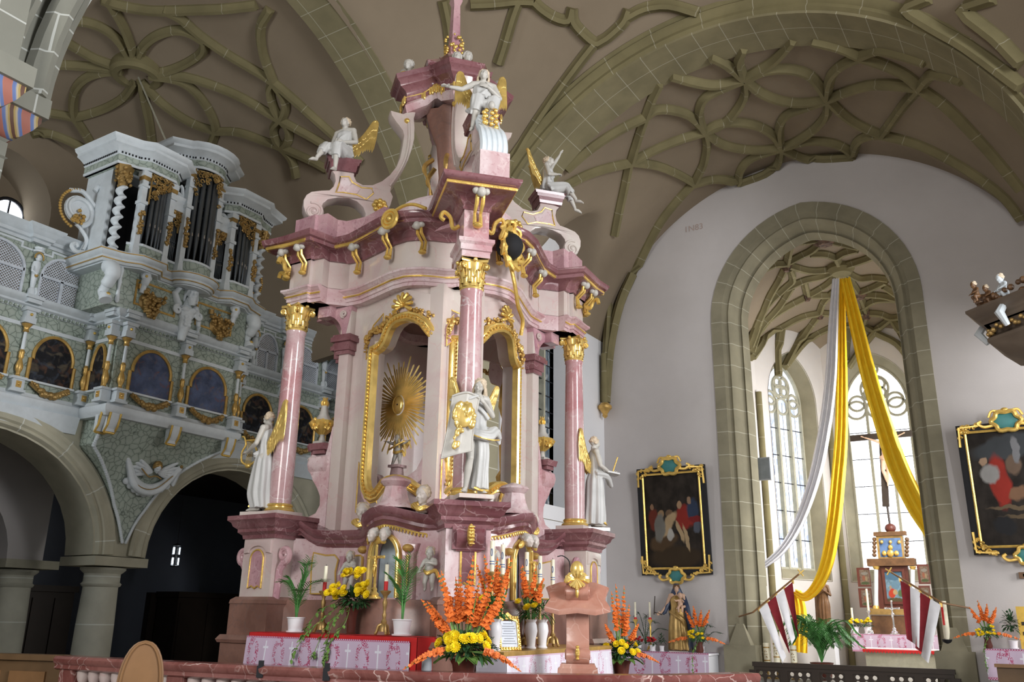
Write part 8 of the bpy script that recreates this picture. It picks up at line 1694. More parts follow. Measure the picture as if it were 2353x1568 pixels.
C1 = canvas2('dark oil painting of a group of figures', (.016, .012, .009), [(.5, .12, .5, .13, 0, (.05, .033, .018)), (.3, .28, .28, .10, .15, (.09, .055, .028)), (.14, .52, .10, .14, 0, (.14, .03, .018)), (.12, .66, .045, .04, 0, (.26, .15, .09)), (.70, .53, .19, .14, 0, redc), (.84, .60, .12, .14, 0, (.035, .05, .09)), (.62, .65, .05, .04, 0, (.38, .24, .14)), (.78, .70, .05, .045, 0, (.30, .19, .12)), (.42, .58, .06, .05, 0, (.16, .10, .06)), (.40, .46, .22, .075, .7, sk), (.28, .56, .06, .05, 0, (.30, .19, .10)), (.24, .42, .10, .16, -.3, (.18, .17, .15)), (.42, .35, .07, .08, 0, wh), (.70, .32, .035, .17, .35, sk), (.6, .38, .04, .14, .5, sk), (.9, .42, .08, .08, 0, (.10, .11, .14)), (.88, .50, .14, .04, 0, (.20, .02, .02))], 1)
P1 = [(-9.97, 22.4, 5.64), (-8.01, 22.4, 5.64), (-8.01, 22.4, 2.80), (-9.97, 22.4, 2.80)]
picture('dark framed painting of a lowered body amid red robed figures, left of the chancel arch', P1, C1, 3)
C2_ = canvas2('dark oil painting with red cloth and steps', (.014, .011, .009), [(.5, .85, .5, .12, .1, (.05, .055, .06)), (.32, .55, .13, .26, .1, (.30, .03, .02)), (.22, .62, .13, .10, 0, (.30, .29, .28)), (.16, .74, .05, .045, 0, (.36, .24, .16)), (.75, .62, .13, .14, 0, (.33, .31, .28)), (.78, .76, .05, .045, 0, (.36, .24, .15)), (.5, .70, .1, .1, 0, (.15, .10, .07)), (.5, .45, .12, .07, .3, (.22, .12, .07)), (.55, .82, .05, .12, 0, (.2, .2, .21)), (.55, .33, .45, .02, 0, (.14, .10, .06)), (.6, .26, .4, .02, 0, (.12, .085, .05)), (.3, .18, .15, .1, 0, (.02, .02, .022))], 2)
P2_ = [(-1.93, 22.4, 6.05), (.15, 22.4, 6.05), (.15, 22.4, 3.15), (-1.93, 22.4, 3.15)]
picture('dark framed painting with a red cloth and pale robed figures, right of the chancel arch', P2_, C2_, 8)
m = MB()   # faint red painted year on the plaster
cu = bpy.data.curves.new('txt', 'FONT'); cu.body = '1N83'; cu.size = .26; cu.extrude = .002; to = bpy.data.objects.new('txt', cu); col.objects.link(to); dg = bpy.context.evaluated_depsgraph_get(); dg.update(); me = bpy.data.meshes.new_from_object(to.evaluated_get(dg)); bpy.data.objects.remove(to)
pt = ay(1572, 535, 22.49); o = bpy.data.objects.new('painted_inscription', me); col.objects.link(o); me.materials.append(plain('faint red paint', (.46, .36, .32), .9)); o.location = pt; o.rotation_euler = (PI/2, 0, 0); WM[o.name] = o.matrix_basis.copy(); tag(o, 'faint red painted inscription on the wall plaster left of the chancel arch', 'inscription')
# ================================================================== SIDE TABLES BY THE CHANCEL ARCH
def wall_table(p0, p1, y, zb, label, lab2, side=True):
    z = p0[2]; x0, x1 = p0[0], p1[0]; t = thing('side_table', label, 'side table', ((x0+x1)/2, 22.0, .03)); m = MB(); m.bx((x0+.04, y+.05, .03), (x1-.04, 22.48, z-.04)); part(m, 'table_block', 'white', t); m = MB(); m.bx((x0, y, z-.05), (x1, 22.48, z)); part(m, 'table_top', 'whitecloth', t)
    m = MB(); m.grid(lambda u, v: (x0+(x1-x0)*u, y-.015-.02*v-.008*v*math.sin(u*26), z+.006-(z+.006-zb)*v), 60, 6); L = x1-x0; m.uv = [[((i+a)/60*L/.62, 1-(j+b)/6) for a, b in ((0, 0), (1, 0), (1, 1), (0, 1))] for i in range(60) for j in range(6)]; m.has = True
    m.add([(x0, y-.01, z+.008), (x1, y-.01, z+.008), (x1, 22.4, z+.008), (x0, 22.4, z+.008)], [(0, 1, 2, 3)], [[(.2, .5)]*4]); tag(m.obj('lace_cloth', MT['lace']), lab2, 'tablecloth'); return t
T0, T1 = ay(1462, 1497, 21.7), ay(1628, 1496, 21.7); ZT = T0[2]
wall_table((T0[0]-.25, 0, ZT), (T1[0], 0, ZT), 21.7, ZT-.62, 'white side table below the Madonna left of the chancel arch', 'pink lace cloth on the side table below the Madonna')
def onT(px, y=21.95): p = ay(px, 1495, y); return V3(p[0], y, ZT+.009)
# Madonna
def rbM(q, J):
    robe(q, [((0, 0, 1.42), .10, .09), ((0, -.01, 1.30), .18, .14), ((0, -.01, 1.12), .17, .14), ((0, -.02, .95), .19, .17), ((.0, -.03, .6), .23, .2), ((.02, 0, .3), .26, .22), ((.04, .03, .02), .29, .25)], 9, .10, ph=1)
    swag(q, [(-.18, -.05, 1.0), (0, -.2, .9), (.16, -.16, .75), (.22, -.05, .5)], .06, 4)
def ex_mad(t):
    q = MB(); robe(q, [((0, .03, 1.74), .07, .08), ((0, .04, 1.62), .105, .11), ((0, .06, 1.46), .17, .12), ((0, .09, 1.2), .25, .12), ((.05, .10, .8), .27, .14), ((.10, .10, .4), .26, .18), ((.10, .10, .02), .27, .22)], 8, .06); swag(q, [(.17, .02, 1.4), (.26, -.10, 1.1), (.30, -.14, .8), (.34, -.10, .55)], .07, 4); swag(q, [(-.17, .04, 1.4), (-.27, -.02, 1.15), (-.36, -.05, .95)], .06, 3); link(remesh(q, .014, 'blue_mantle', 2), 'blue_mantle', 'bluerobe', t)
    q = MB(); c = V3(.10, -.22, 1.22); q.ell(c, (.07, .07, .11)); head(q, c+V3(.0, -.02, .19), rot3(.3, 0, 0), .72, child=True); q.tube([c+(-.04, -.02, .08), c+(-.12, -.08, .05), c+(-.16, -.12, .1)], [.03, .024, .016], 7); q.tube([c+(.05, -.03, .08), c+(.1, -.1, .02)], [.03, .02], 7)
    for s in (1, -1): q.tube([c+(s*.04, -.02, -.08), c+(s*.05, -.12, -.10), c+(s*.05, -.12, -.24)], [.04, .036, .024], 8)
    link(remesh(q, .012, 'child'), 'child', 'flesh', t); m = MB(); m.tube([(-.62, -.12, .92), (-.58, -.14, 1.4)], .012, 6); m.tube([(-.40, -.1, .92), (-.62, -.12, .98)], .014, 6); m.obj('sceptre', MT['dwood'], t, local=True)
pm = onT(1560, 22.1)
figure('madonna_statue', 'carved Madonna with child in a gold dress and dark blue mantle on the side table', pm+V3(0, 0, .02), yaw_to((.35, -1)), 1.66, dict(elR=(-.30, -.02, 1.12), wrR=(-.44, -.08, .96), elL=(.25, -.06, 1.14), wrL=(.10, -.24, 1.12)), (.1, .2, .1), {'R': ((-.7, -.3, -.3), (0, -1, 0), .8)}, [rbM], skin='flesh', cloth='antique', hairmat='carved', hair=(.1, 3), vox=.014, extra=ex_mad, base=(.5, .4, .02))
for px, lab in ((1462, 'slim cream altar candle left of the Madonna, the one nearer the lectern'), (1496, 'slim cream altar candle left of the Madonna, the one nearer the statue')):
    t = thing('altar_candle', lab, 'candle', tuple(onT(px)), 0, 1, 'candles beside the Madonna'); candlestick(t, .78, 'gold', .42, False, r=.026); m = MB(); m.lathe([(.04, .74), (.042, .80), (.03, .82)], 10); m.obj('red_collar', MT['redwax'], t, local=True)
q = random.Random(31)
def flowerpot_small(px, y, lab, mat, k=1.0, n=16, base=None, grp='small flower pots'):
    t = thing('flower_pot', lab, 'potted flowers', tuple(base if base is not None else onT(px, y)), 0, k, grp); flowerpot(t, .085, .15); foliage(t, (0, 0, .2), (.12, .1, .08), 60, .07, .03, px); 
    for i in range(n): mum(t, (q.uniform(-.12, .12), q.uniform(-.12, .02), .27+q.uniform(-.04, .06)), .034, (q.uniform(-.5, .5), -.6, .8), mat, 'blossom')
    return t
flowerpot_small(1468, 21.82, 'white pot of red flowers below the left slim candle', 'redfl'); flowerpot_small(1500, 21.82, 'white pot of red flowers below the right slim candle', 'redfl')
t = thing('potted_plant', 'white pot with a small green plant close to the Madonna', 'plant', tuple(onT(1521, 21.85)), 0, .9); flowerpot(t, .075, .15); foliage(t, (0, 0, .3), (.1, .08, .16), 70, .08, .03, 7, 'leafd')
for px, k, lab, fl in ((1484, 1.0, 'palm plant standing behind the slim candles beside the Madonna', 1), (1612, .9, 'palm plant standing behind the gladioli right of the Madonna', -1)):
    t = thing('palm_plant', lab, 'plant', tuple(onT(px, 22.22)), 0, k); flowerpot(t, .10, .16)
    for i, (dx, h) in enumerate(((-.45, .75), (-.2, 1.0), (.1, .95), (.35, .8), (.6, .6))): frond(t, [(0, 0, .14), (dx*.2, -.02, h*.55), (dx*.65, -.06, h*.9), (dx*1.1, -.12, h*.86)], .16, 16, 'leafd', .016, i)
def small_gladioli(loc, label, k, n, seed):
    t = thing('gladiolus_vase', label, 'flowers', tuple(loc), 0, k, 'gladiolus vases at the chancel wall'); m = MB(); m.lathe([(.08, 0), (.1, .05), (.07, .2), (.09, .26), (.07, .26), (.03, .2)], 14); m.obj('vase', MT['terr'], t, local=True); foliage(t, (0, -.02, .34), (.26, .16, .15), 130, .10, .035, seed, 'leaf'); r = random.Random(seed)
    for i in range(n): x = (i-(n-1)/2)*.17; gladiolus(t, (x*.1, 0, .3), (x*1.2, r.uniform(-.1, .05), 1.10-abs(x)*.5+r.uniform(-.1, .1)), seed+i, 11, r=.042)
    for s in (1, -1): gladiolus(t, (0, -.1, .32), (s*.75, -.22, .22), seed+20+s, 8, r=.04, leaf=False)
    for i in range(14): mum(t, (r.uniform(-.2, .2), -.17, .38+r.uniform(-.08, .14)), .042)
    vine(t, [(.02, -.14, .25), (-.05, -.3, .05), (-.08, -.34, -.3), (-.06, -.34, -.55)], seed)
small_gladioli(onT(1608, 21.9), 'vase of orange gladioli and yellow daisies right of the Madonna', 1.0, 4, 60)
t_ = crucifix('standing_cross', 'small pale metal crucifix rising behind the gladioli at the left end of the side table', onT(1416, 22.0), 0, 1.25, True, 'silver', 'silver')
# right side table
T0, T1 = ay(2262, 1492, 21.6), ay(2420, 1490, 21.6); ZR2 = T0[2]
wall_table((T0[0], 0, ZR2), (T1[0], 0, ZR2), 21.6, ZR2-.60, 'white side table right of the chancel arch', 'pink lace cloth on the side table right of the chancel arch')
p = ay(2272, 1490, 21.8); small_gladioli((p[0], 21.8, ZR2+.01), 'vase of orange gladioli on the side table right of the chancel arch', .85, 4, 80)
p = ay(2330, 1490, 22.0); t = thing('potted_plant', 'dark leafy pot plant behind the gladioli on the right side table', 'plant', (p[0], 22.0, ZR2+.01), 0, 1.1); flowerpot(t, .09, .15); foliage(t, (0, 0, .42), (.12, .1, .26), 130, .10, .035, 17, 'leafd')
p = ay(2351, 1432, 22.1); t = thing('yellow_panel', 'small yellow upright panel at the back of the right side table', 'panel', (p[0]+.1, 22.15, ZR2+.01)); m = MB(); m.bx((p[0]-.10, 22.12, ZR2+.011), (p[0]+.4, 22.17, p[2]+.33)); part(m, 'board', plain('yellow board', (.72, .46, .08), .6), t)
m = MB()
for i in range(3): m.bx((p[0]-.03, 22.11, p[2]-.05-.2*i), (p[0]+.04, 22.125, p[2]+.02-.2*i))
part(m, 'dark_mark', 'dwood', t)
p = ay(2350, 1322, 22.3); t = thing('wall_cross', 'dark wooden cross tip on the wall at the right edge', 'cross', (p[0]+.25, 22.46, p[2]-.3)); m = MB(); m.bx((p[0]+.22, 22.42, p[2]-.7), (p[0]+.28, 22.49, p[2]+.4)); m.bx((p[0]+.0, 22.42, p[2]-.03), (p[0]+.6, 22.49, p[2]+.03)); m.box((p[0]-.02, 22.455, p[2]), (.12, .07, .13)); part(m, 'cross_bars', 'carved', t)
p0, p1 = ay(2285, 1526, 20.6), ay(2420, 1526, 20.6); t = thing('bench', 'brown bench in front of the right side table', 'bench', (p0[0], 20.6, .03)); m = MB(); m.bx((p0[0], 20.5, p0[2]-.06), (p1[0], 20.75, p0[2])); part(m, 'top_rail', 'brown', t); m = MB(); m.bx((p0[0]+.03, 20.58, .03), (p1[0], 20.68, p0[2]-.06)); part(m, 'front_board', 'pew', t)

# ================================================================== CHOIR
# openwork railing across the chancel arch
p0, p1 = ay(1730, 1521, 21.95), ay(2192, 1519, 21.95); ZRL = p0[2]; t = thing('choir_railing', 'dark wooden tracery railing across the foot of the chancel arch', 'railing', ((p0[0]+p1[0])/2, 21.95, .03)); x0, x1 = p0[0], p1[0]
m = MB(); m.bx((x0, 21.88, ZRL-.10), (x1, 22.02, ZRL)); m.bx((x0+.03, 21.90, ZRL-.18), (x1-.03, 22.0, ZRL-.10)); part(m, 'top_rail', 'dwood', t); m = MB(); m.bx((x0, 21.88, .03), (x1, 22.02, .12)); part(m, 'bottom_rail', 'dwood', t)
nb = 6; bw = (x1-x0)/nb
for i in range(nb+1): m = MB(); m.bx((x0+i*bw-.09, 21.9, .12), (x0+i*bw+.09, 22.0, ZRL-.18)); part(m, 'post', 'dwood', t)
for i in range(nb):
    m = MB(); a0, a1 = x0+i*bw+.09, x0+(i+1)*bw-.09; w_ = (a1-a0)/3
    hs = [[(a0+w_*j+.02, .16)]+arc(a0+w_*(j+.5), ZRL-.42, w_/2-.02, 180, 0, 8, .10)+[(a0+w_*(j+1)-.02, .16)] for j in range(3)]+[[(a0+w_*(j+.5)+.055*math.cos(k*PI/4), ZRL-.245+.05*math.sin(k*PI/4)) for k in range(8)] for j in range(3)]
    m.plate([(a0, .12), (a1, .12), (a1, ZRL-.18), (a0, ZRL-.18)], hs, c0=-.03, c1=.03, f=xz_plane(21.95)); part(m, 'tracery_panel', 'dwood', t)
# choir altar: table, cloth, winged retable
c0, c1 = ay(1956, 1458, 29.0), ay(2177, 1456, 29.0); ZC = c0[2]; XA = (c0[0]+c1[0])/2
t = thing('choir_altar_table', 'stone altar table in the choir below the winged retable', 'altar table', (XA, 29.3, .34)); m = MB(); m.bx((c0[0]+.35, 29.05, .34), (c1[0]-.35, 30.1, ZC-.05)); part(m, 'table_block', 'stone', t); m = MB(); m.bx((c0[0], 29.0, ZC-.06), (c1[0], 30.2, ZC)); part(m, 'table_top', 'stone', t)
m = MB(); L = c1[0]-c0[0]; m.grid(lambda u, v: (c0[0]+L*u, 28.97-.012*math.sin(u*40)*v, ZC+.01-.5*v), 60, 6); m.uv = [[((i+a)/60*L/.5, 1-(j+b)/6) for a, b in ((0, 0), (1, 0), (1, 1), (0, 1))] for i in range(60) for j in range(6)]; m.has = True; m.add([(c0[0], 28.97, ZC+.01), (c1[0], 28.97, ZC+.01), (c1[0], 30, ZC+.01), (c0[0], 30, ZC+.01)], [(0, 1, 2, 3)], [[(.2, .5)]*4]); tag(m.obj('lace_cloth', MT['lace']), 'pink lace cloth on the altar table in the choir', 'tablecloth')
ch_ = ay(1985, 1490, 27.6); ce = ay(2150, 1489, 27.6); t = thing('front_table', 'brown table with a white cloth and red scalloped border before the choir altar', 'table', ((ch_[0]+ce[0])/2, 27.6, .34)); m = MB(); m.bx((ch_[0]+.02, 27.62, .34), (ce[0]-.02, 28.2, ch_[2]-.03)); part(m, 'table_body', 'stone', t)
m = MB(); m.bx((ch_[0]-.05, 27.58, ch_[2]-.03), (ce[0]+.05, 28.25, ch_[2]+.01)); tc_ = part(m, 'white_cover', 'whitecloth', t); m = MB(); n_ = 24; m.plate([(ch_[0]-.04, ch_[2]-.02)]+[(ch_[0]-.04+(ce[0]-ch_[0]+.08)*(i/(n_*4)), ch_[2]-.07-.05*abs(math.sin(PI*i/4))) for i in range(n_*4+1)]+[(ce[0]+.04, ch_[2]-.02)], c0=-.03, c1=-.02, f=xz_plane(27.6)); part(m, 'scalloped_border', 'redcloth', tc_)
Y = 29.9; q4 = lambda a, b, y=Y: ay(a, b, y)
rt_ = thing('winged_retable', 'small carved retable with painted centre, folding wings and a blue gabled top', 'retable', (XA, Y, ZC+.01))
def rbx(a, b, y0, y1, name, mat, par=rt_): p, r_ = q4(*a), q4(*b); m = MB(); m.bx((p[0], y0, p[2]), (r_[0], y1, r_[2])); return part(m, name, mat, par)
zb_ = ZC+.012; p, r_ = q4(2005, 1415), q4(2085, 1455); m = MB(); m.bx((p[0], Y-.25, zb_), (r_[0], Y+.05, p[2])); part(m, 'predella', 'carved', rt_)
rbx((2000, 1400), (2090, 1414), Y-.3, Y+.05, 'predella_cornice', 'antique'); rbx((2012, 1302), (2098, 1400), Y-.12, Y+.1, 'shrine', 'terr'); rbx((1995, 1286), (2105, 1301), Y-.28, Y+.1, 'shrine_cornice', 'carved')
cv = canvas2('bright painted panel of figures in a landscape', (.10, .16, .20), [(.5, .85, .6, .2, 0, (.08, .16, .24)), (.55, .55, .3, .14, .3, (.14, .24, .32)), (.35, .3, .2, .16, .4, (.48, .06, .03)), (.5, .34, .12, .09, 0, (.45, .32, .16)), (.75, .3, .16, .12, 0, (.10, .16, .07)), (.5, .08, .6, .1, 0, (.10, .08, .04)), (.8, .7, .12, .12, 0, (.34, .40, .44)), (.3, .48, .06, .06, 0, (.4, .26, .16))], 5)
def rpaint(a, b, y, name, mat, par): p, r_ = q4(*a, y), q4(*b, y); m = MB(); m.add([(p[0], y, r_[2]), (r_[0], y, r_[2]), (r_[0], y, p[2]), (p[0], y, p[2])], [(0, 1, 2, 3)], [[(0, 0), (1, 0), (1, 1), (0, 1)]]); return part(m, name, mat, par)
rpaint((2027, 1310), (2086, 1388), Y-.125, 'painted_panel', cv, rt_)
p, r_ = q4(2027, 1310, Y-.13), q4(2086, 1388, Y-.13); m = MB(); m.sweep([(-.06, 0), (.02, 0), (.02, .05), (-.06, .05)], [(p[0], Y-.12, r_[2]), (r_[0], Y-.12, r_[2]), (r_[0], Y-.12, p[2]), (p[0], Y-.12, p[2])], N=(0, -1, 0), closed=True); part(m, 'panel_frame', 'terr', rt_)
for px in (2013, 2097): b, tp = q4(px, 1400, Y-.2), q4(px, 1302, Y-.2); m = MB(); m.tube([b, tp], .065, 12); cl = part(m, 'column', 'stucco', rt_); m = MB(); m.lathe([(.1, 0), (.1, .06), (.07, .1)], 10, b); m.lathe([(.065, -.1), (.11, 0)], 10, tp); part(m, 'gilded_base', 'gold', cl)
wm_ = canvas2('small painted wing panel', (.10, .07, .05), [(.5, .75, .4, .12, 0, (.22, .2, .17)), (.4, .45, .18, .2, 0, (.25, .10, .06)), (.65, .4, .14, .18, 0, (.26, .2, .12)), (.5, .12, .5, .1, 0, (.07, .09, .04))], 9)
for (a, b) in (((1970, 1306), (2004, 1349)), ((1974, 1353), (2008, 1397)), ((2108, 1298), (2140, 1343)), ((2112, 1347), (2143, 1392))):
    w1 = rbx(a, b, Y-.16, Y-.08, 'wing_panel', 'terr'); rpaint((a[0]+4, a[1]+4), (b[0]-4, b[1]-4), Y-.165, 'wing_painting', wm_, w1)
tp = rbx((2013, 1232), (2079, 1284), Y-.05, Y+.12, 'top_shrine', 'antique'); rpaint((2019, 1238), (2074, 1280), Y-.055, 'blue_field', plain('blue painted field', (.10, .18, .36), .5, var=.3), tp); rbx((2008, 1224), (2083, 1231), Y-.14, Y+.12, 'top_cornice', 'carved')
m = MB(); 
for a, b, r in ((2046, 1272, .10), (2046, 1258, .07), (2032, 1272, .07), (2060, 1272, .07), (2026, 1246, .05), (2066, 1246, .05), (2046, 1246, .05)): m.ell(q4(a, b, Y-.1), (r, .05, r*1.2), 8, 6)
part(m, 'gilded_carvings', 'gold', tp)
for s, x in ((-1, 2009), (1, 2084)):
    m = MB()
    for i in range(5): m.ell(q4(x, 1240+9*i, Y), .07, 7, 5)
    part(m, 'side_ornament', 'carved', tp)
m = MB(); o_ = q4(2046, 1218); m.ell(o_+(0, .02, .05), (.17, .15, .15), 12, 8); part(m, 'dark_knob', 'terr', tp)
# large crucifix above
tcx = thing('large_crucifix', 'large dark wooden crucifix with pale body standing on the choir retable', 'crucifix', tuple(o_+(0, .02, .2))); top_, cr_ = q4(2018, 960), q4(2030, 1008); xa, xb = q4(1954, 1008), q4(2106, 996)
m = MB(); m.tube([o_+(0, 0, .18), q4(2037, 1150)], .035, 8); bot = q4(2036, 1165); m.sweep([(-.10, -.05), (.10, -.05), (.10, .05), (-.10, .05)], [bot, (cr_[0], Y, top_[2])], N=(0, -1, 0)); m.sweep([(-.10, -.05), (.10, -.05), (.10, .05), (-.10, .05)], [(xa[0], Y, (xa[2]+xb[2])/2), (xb[0], Y, (xa[2]+xb[2])/2)], N=(0, -1, 0)); part(m, 'cross', 'dwood', tcx)
qq = MB(); f_h = q4(2034, 1118)[2]; a_h = (xa[2]+xb[2])/2; kk_ = (a_h-f_h)/.95; corpus(qq, kk_, (cr_[0], Y-.08, a_h-.31*kk_)); me = remesh(qq, .03, 'corpus', 3); mm = np.array(WM[tcx.name].inverted()); 
for v in me.vertices: v.co = WM[tcx.name].inverted()@v.co
link(me, 'corpus', 'flesh', tcx)
# candles, pots on the choir altar
for px, hh, lab in ((1962, .72, 'slim white candle on the choir altar farthest left'), (2001, 1.25, 'tall cream candle beside the left wing of the choir retable')):
    p = ay(px, 1455, 29.15); t = thing('choir_candle', lab, 'candle', (p[0], 29.15, ZC+.012)); candlestick(t, hh*.55, 'silver', hh*.5, False, r=.035)
p = ay(2056, 1455, 29.15); crucifix('standing_cross', 'small silver standing cross before the retable on the choir altar', (p[0], 29.15, ZC+.012), 0, .95, True, 'silver', 'silver')
for px, lab in ((1966, 'white pot of yellow flowers at the left end of the choir altar'), (1995, 'white pot of yellow flowers beside the tall choir candle'), (2160, 'white pot of yellow flowers at the right end of the choir altar')): p = ay(px, 1455, 29.2); flowerpot_small(px, 0, lab, 'ylw', 1.35, 12, (p[0], 29.2, ZC+.012), 'flower pots on the choir altar')
# wooden figure on the choir wall
wp = ay(1898, 1447, 28.6)
def rbW(q, J): robe(q, [((0, 0, 1.43), .09, .085), ((0, -.01, 1.30), .17, .13), ((0, 0, 1.0), .16, .14), ((0, 0, .8), .19, .17), ((0, 0, .4), .18, .17), ((0, .02, .04), .2, .19)], 9, .11); robe(q, [((0, .04, 1.72), .07, .08), ((0, .05, 1.6), .10, .10), ((-.05, .08, 1.3), .2, .12), ((-.10, .09, .8), .17, .12), ((-.12, .08, .1), .17, .13)], 7, .08)
figure('wooden_saint', 'unpainted brown wooden statue of a veiled figure with hands on the breast in the choir', wp, yaw_to((.3, -1)), 1.55, dict(elR=(-.24, -.08, 1.12), wrR=(-.04, -.2, 1.22), elL=(.24, -.08, 1.12), wrL=(.05, -.2, 1.26)), (.1, -.2, .1), {}, [rbW], skin='carved', cloth='carved', hairmat='carved', hair=(.1, 3), vox=.015)
t = thing('wall_console', 'small pale console carrying the wooden statue in the choir', 'console', (wp[0], 28.6, .34)); m = MB(); m.bx((wp[0]-.25, 28.4, .34), (wp[0]+.25, 28.9, wp[2]-.01)); part(m, 'block', 'white', t)
# drapes hanging from the vault
hang = asurf(1932, 640, S_c); hang = ay(1932, 640, 26.2)
def drape(name, label, pts, w_, mat, n=40, nf=3):
    """strip through picture points given with their distance y"""
    P = smooth([ay(a, b, y) for a, b, y in pts], 8); k = len(P); m = MB(); rows = []
    def f(u, v):
        i = min(k-1, int(u*(k-1)+.5)); p = np.array(P[i]); t = nrm(np.array(P[min(k-1, i+1)])-np.array(P[max(0, i-1)])); s = np.cross(t, V3(0, 1, 0)); s = nrm(s) if np.linalg.norm(s) > .1 else V3(1, 0, 0)
        ww = np.interp(u, np.linspace(0, 1, len(w_)), w_); return p+s*(v-.5)*ww+V3(0, 1, 0)*.05*math.sin(nf*2*PI*v+u*3)
    m.grid(f, k-1, 18); b = len(m.v); m.grid(lambda u, v: f(u, v)+V3(0, .012, 0), k-1, 18); return tag(m.obj(name, MT[mat], ang=80), label, 'drape', 'festive drapes in the choir')
drape('drape', 'white cloth strip falling from the choir vault to the left jamb', [(1921, 640, 26.2), (1914, 750, 26.1), (1908, 870, 25.9), (1893, 990, 25.6), (1870, 1100, 25.3), (1835, 1200, 25.0), (1795, 1265, 24.6), (1740, 1312, 24.2)], (.22, .30, .34, .36, .30, .24, .14), 'whitecloth')
drape('drape', 'yellow cloth strip falling almost straight, its end tied up at the choir wall', [(1934, 640, 26.2), (1934, 760, 26.2), (1934, 880, 26.2), (1932, 1000, 26.2), (1925, 1100, 26.2), (1915, 1200, 26.2), (1900, 1290, 26.4), (1878, 1345, 26.8), (1850, 1372, 27.3), (1826, 1362, 27.8)], (.18, .26, .34, .38, .40, .38, .34, .26, .2), 'yellow')
drape('drape', 'yellow cloth strip running diagonally from the choir vault to the right jamb', [(1942, 640, 26.2), (1968, 750, 26.0), (1995, 860, 25.7), (2025, 960, 25.4), (2062, 1070, 25.0), (2105, 1160, 24.6), (2148, 1230, 24.2), (2170, 1290, 24.0)], (.30, .40, .44, .48, .52, .52, .46, .36), 'yellow')
drape('drape', 'short yellow cloth end hanging down behind the palm in the choir', [(1828, 1360, 27.8), (1836, 1400, 27.7), (1838, 1440, 27.6), (1838, 1500, 27.6)], (.34, .40, .42, .42), 'yellow')
# striped banners
def banner(label, a, b, c0, c1, stripes, Y, drop, sl):
    """pole from a to b (picture points, a low), cloth between fractions c0..c1 of the pole"""
    A, B = ay(*a, Y), ay(*b, Y+.15); d = nrm(B-A); t = thing('banner', label, 'banner', tuple(A), 0, 1, 'striped banners at the chancel arch'); m = MB(); m.tube([A, B], .022, 8); m.tube([A, (A[0]+(.5 if A[0] > AXC else -.5), 22.35, A[2]-.1)], .02, 6); pl2 = part(m, 'pole', 'brown', t)
    m = MB(); e = B+d*.05; sd = nrm(np.cross(d, V3(0, 1, 0))); m.tube([B-d*.1, B+d*.15], .016, 6); m.tube([B+d*.05-sd*.1, B+d*.05+sd*.1], .016, 6); part(m, 'pole_cross', 'gold', t)
    n = len(stripes); L = np.linalg.norm(B-A)
    for i, (cc, dl_) in enumerate(stripes):
        m = MB(); u0, u1 = c0+(c1-c0)*i/n, c0+(c1-c0)*(i+1)/n
        def f(u, v): uu = u0+(u1-u0)*u; p = A+d*L*uu; g = (uu-c0)/(c1-c0); dr = drop*(dl_+(0 if i in (0, n-1) else .0)); x = p[0]+(sl[0]+(sl[1]-sl[0])*g)*v; return (x+(u-.5)*-.08*v, p[1]-.03-.10*v*math.sin(4*PI*g+1.2*v)*.9, p[2]-.06-dr*v)
        m.grid(f, 8, 22); k = len(m.v); m.grid(lambda u, v: (f(u, v)[0], f(u, v)[1]+.008, f(u, v)[2]), 8, 22); part(m, 'stripe', cc, t, 'maroon stripe' if cc == 'maroon' else 'white stripe', 80)
    m = MB()
    for i in range(n+1): u = c0+(c1-c0)*i/n; p = A+d*L*u; m.box(p-(0, 0, .05), (.05, .03, .10))
    part(m, 'loops', 'gold', t)
banner('maroon and white striped banner on a slanting pole at the left jamb', (1730, 1408), (1836, 1320), .14, .86, (('whitecloth', 1.06), ('maroon', 1.0), ('whitecloth', .98), ('maroon', .98)), 21.9, 1.14, (.46, .10))
banner('maroon and white striped banner on a slanting pole before the winged retable', (2164, 1386), (2048, 1316), .02, .82, (('whitecloth', 1.08), ('maroon', 1.05), ('whitecloth', 1.05), ('maroon', 1.12)), 21.9, 1.12, (-.42, .05))
# palm in the choir
p = ay(1888, 1520, 21.4+1.6); t = thing('palm_plant', 'large bushy green palm standing behind the choir railing', 'plant', (p[0], 23.0, .34), 0, 1.0); m = MB(); m.lathe([(.2, 0), (.26, .35), (.28, .4), (.24, .4), (.22, .3)], 18); m.obj('pot', MT['terr'], t, local=True); q = random.Random(2)
for i in range(34):
    a = 2*PI*i/34+q.uniform(-.1, .1); r = q.uniform(.35, .85); h = 1.0+q.uniform(.0, .55); dx, dy = math.cos(a)*r, math.sin(a)*r*.7; frond(t, [(0, 0, .4), (dx*.25, dy*.25, h*.75), (dx*.75, dy*.75, h*.97), (dx*1.15, dy*1.15, h*.78)], .26, 24, 'palm', .032, i)
# big decorated candles behind the railing
for px, py, h, lab in ((1760, 1478, .42, 'thick decorated altar candle at the left end behind the choir railing'), (1782, 1470, .48, 'thick decorated altar candle second from the left behind the choir railing'), (1822, 1484, .38, 'thick decorated altar candle beside the palm behind the choir railing')):
    p = ay(px, py, 22.6); t = thing('thick_candle', lab, 'candle', (p[0], 22.6, .34), 0, 1, 'thick candles behind the railing'); hh = p[2]-.34; m = MB(); m.lathe([(.10, 0), (.10, .03), (.03, .06), (.03, hh-.62), (.09, hh-.58), (.09, hh-.55)], 14); m.obj('stand', MT['antique'], t, local=True); m = MB(); m.lathe([(.075, hh-.56), (.075, hh), (.01, hh-.01)], 18); cc = m.obj('candle', MT['wax'], t, local=True); m = MB()
    for z in (hh-.12, hh-.42): m.lathe([(.077, z), (.077, z+.03)], 18)
    for k in range(8): m.ell((.03*math.cos(k), -.076, hh-.26+.08*math.sin(k*.8)), .012, 6, 4)
    m.obj('candle_ornament', MT['antique'], cc, local=True)
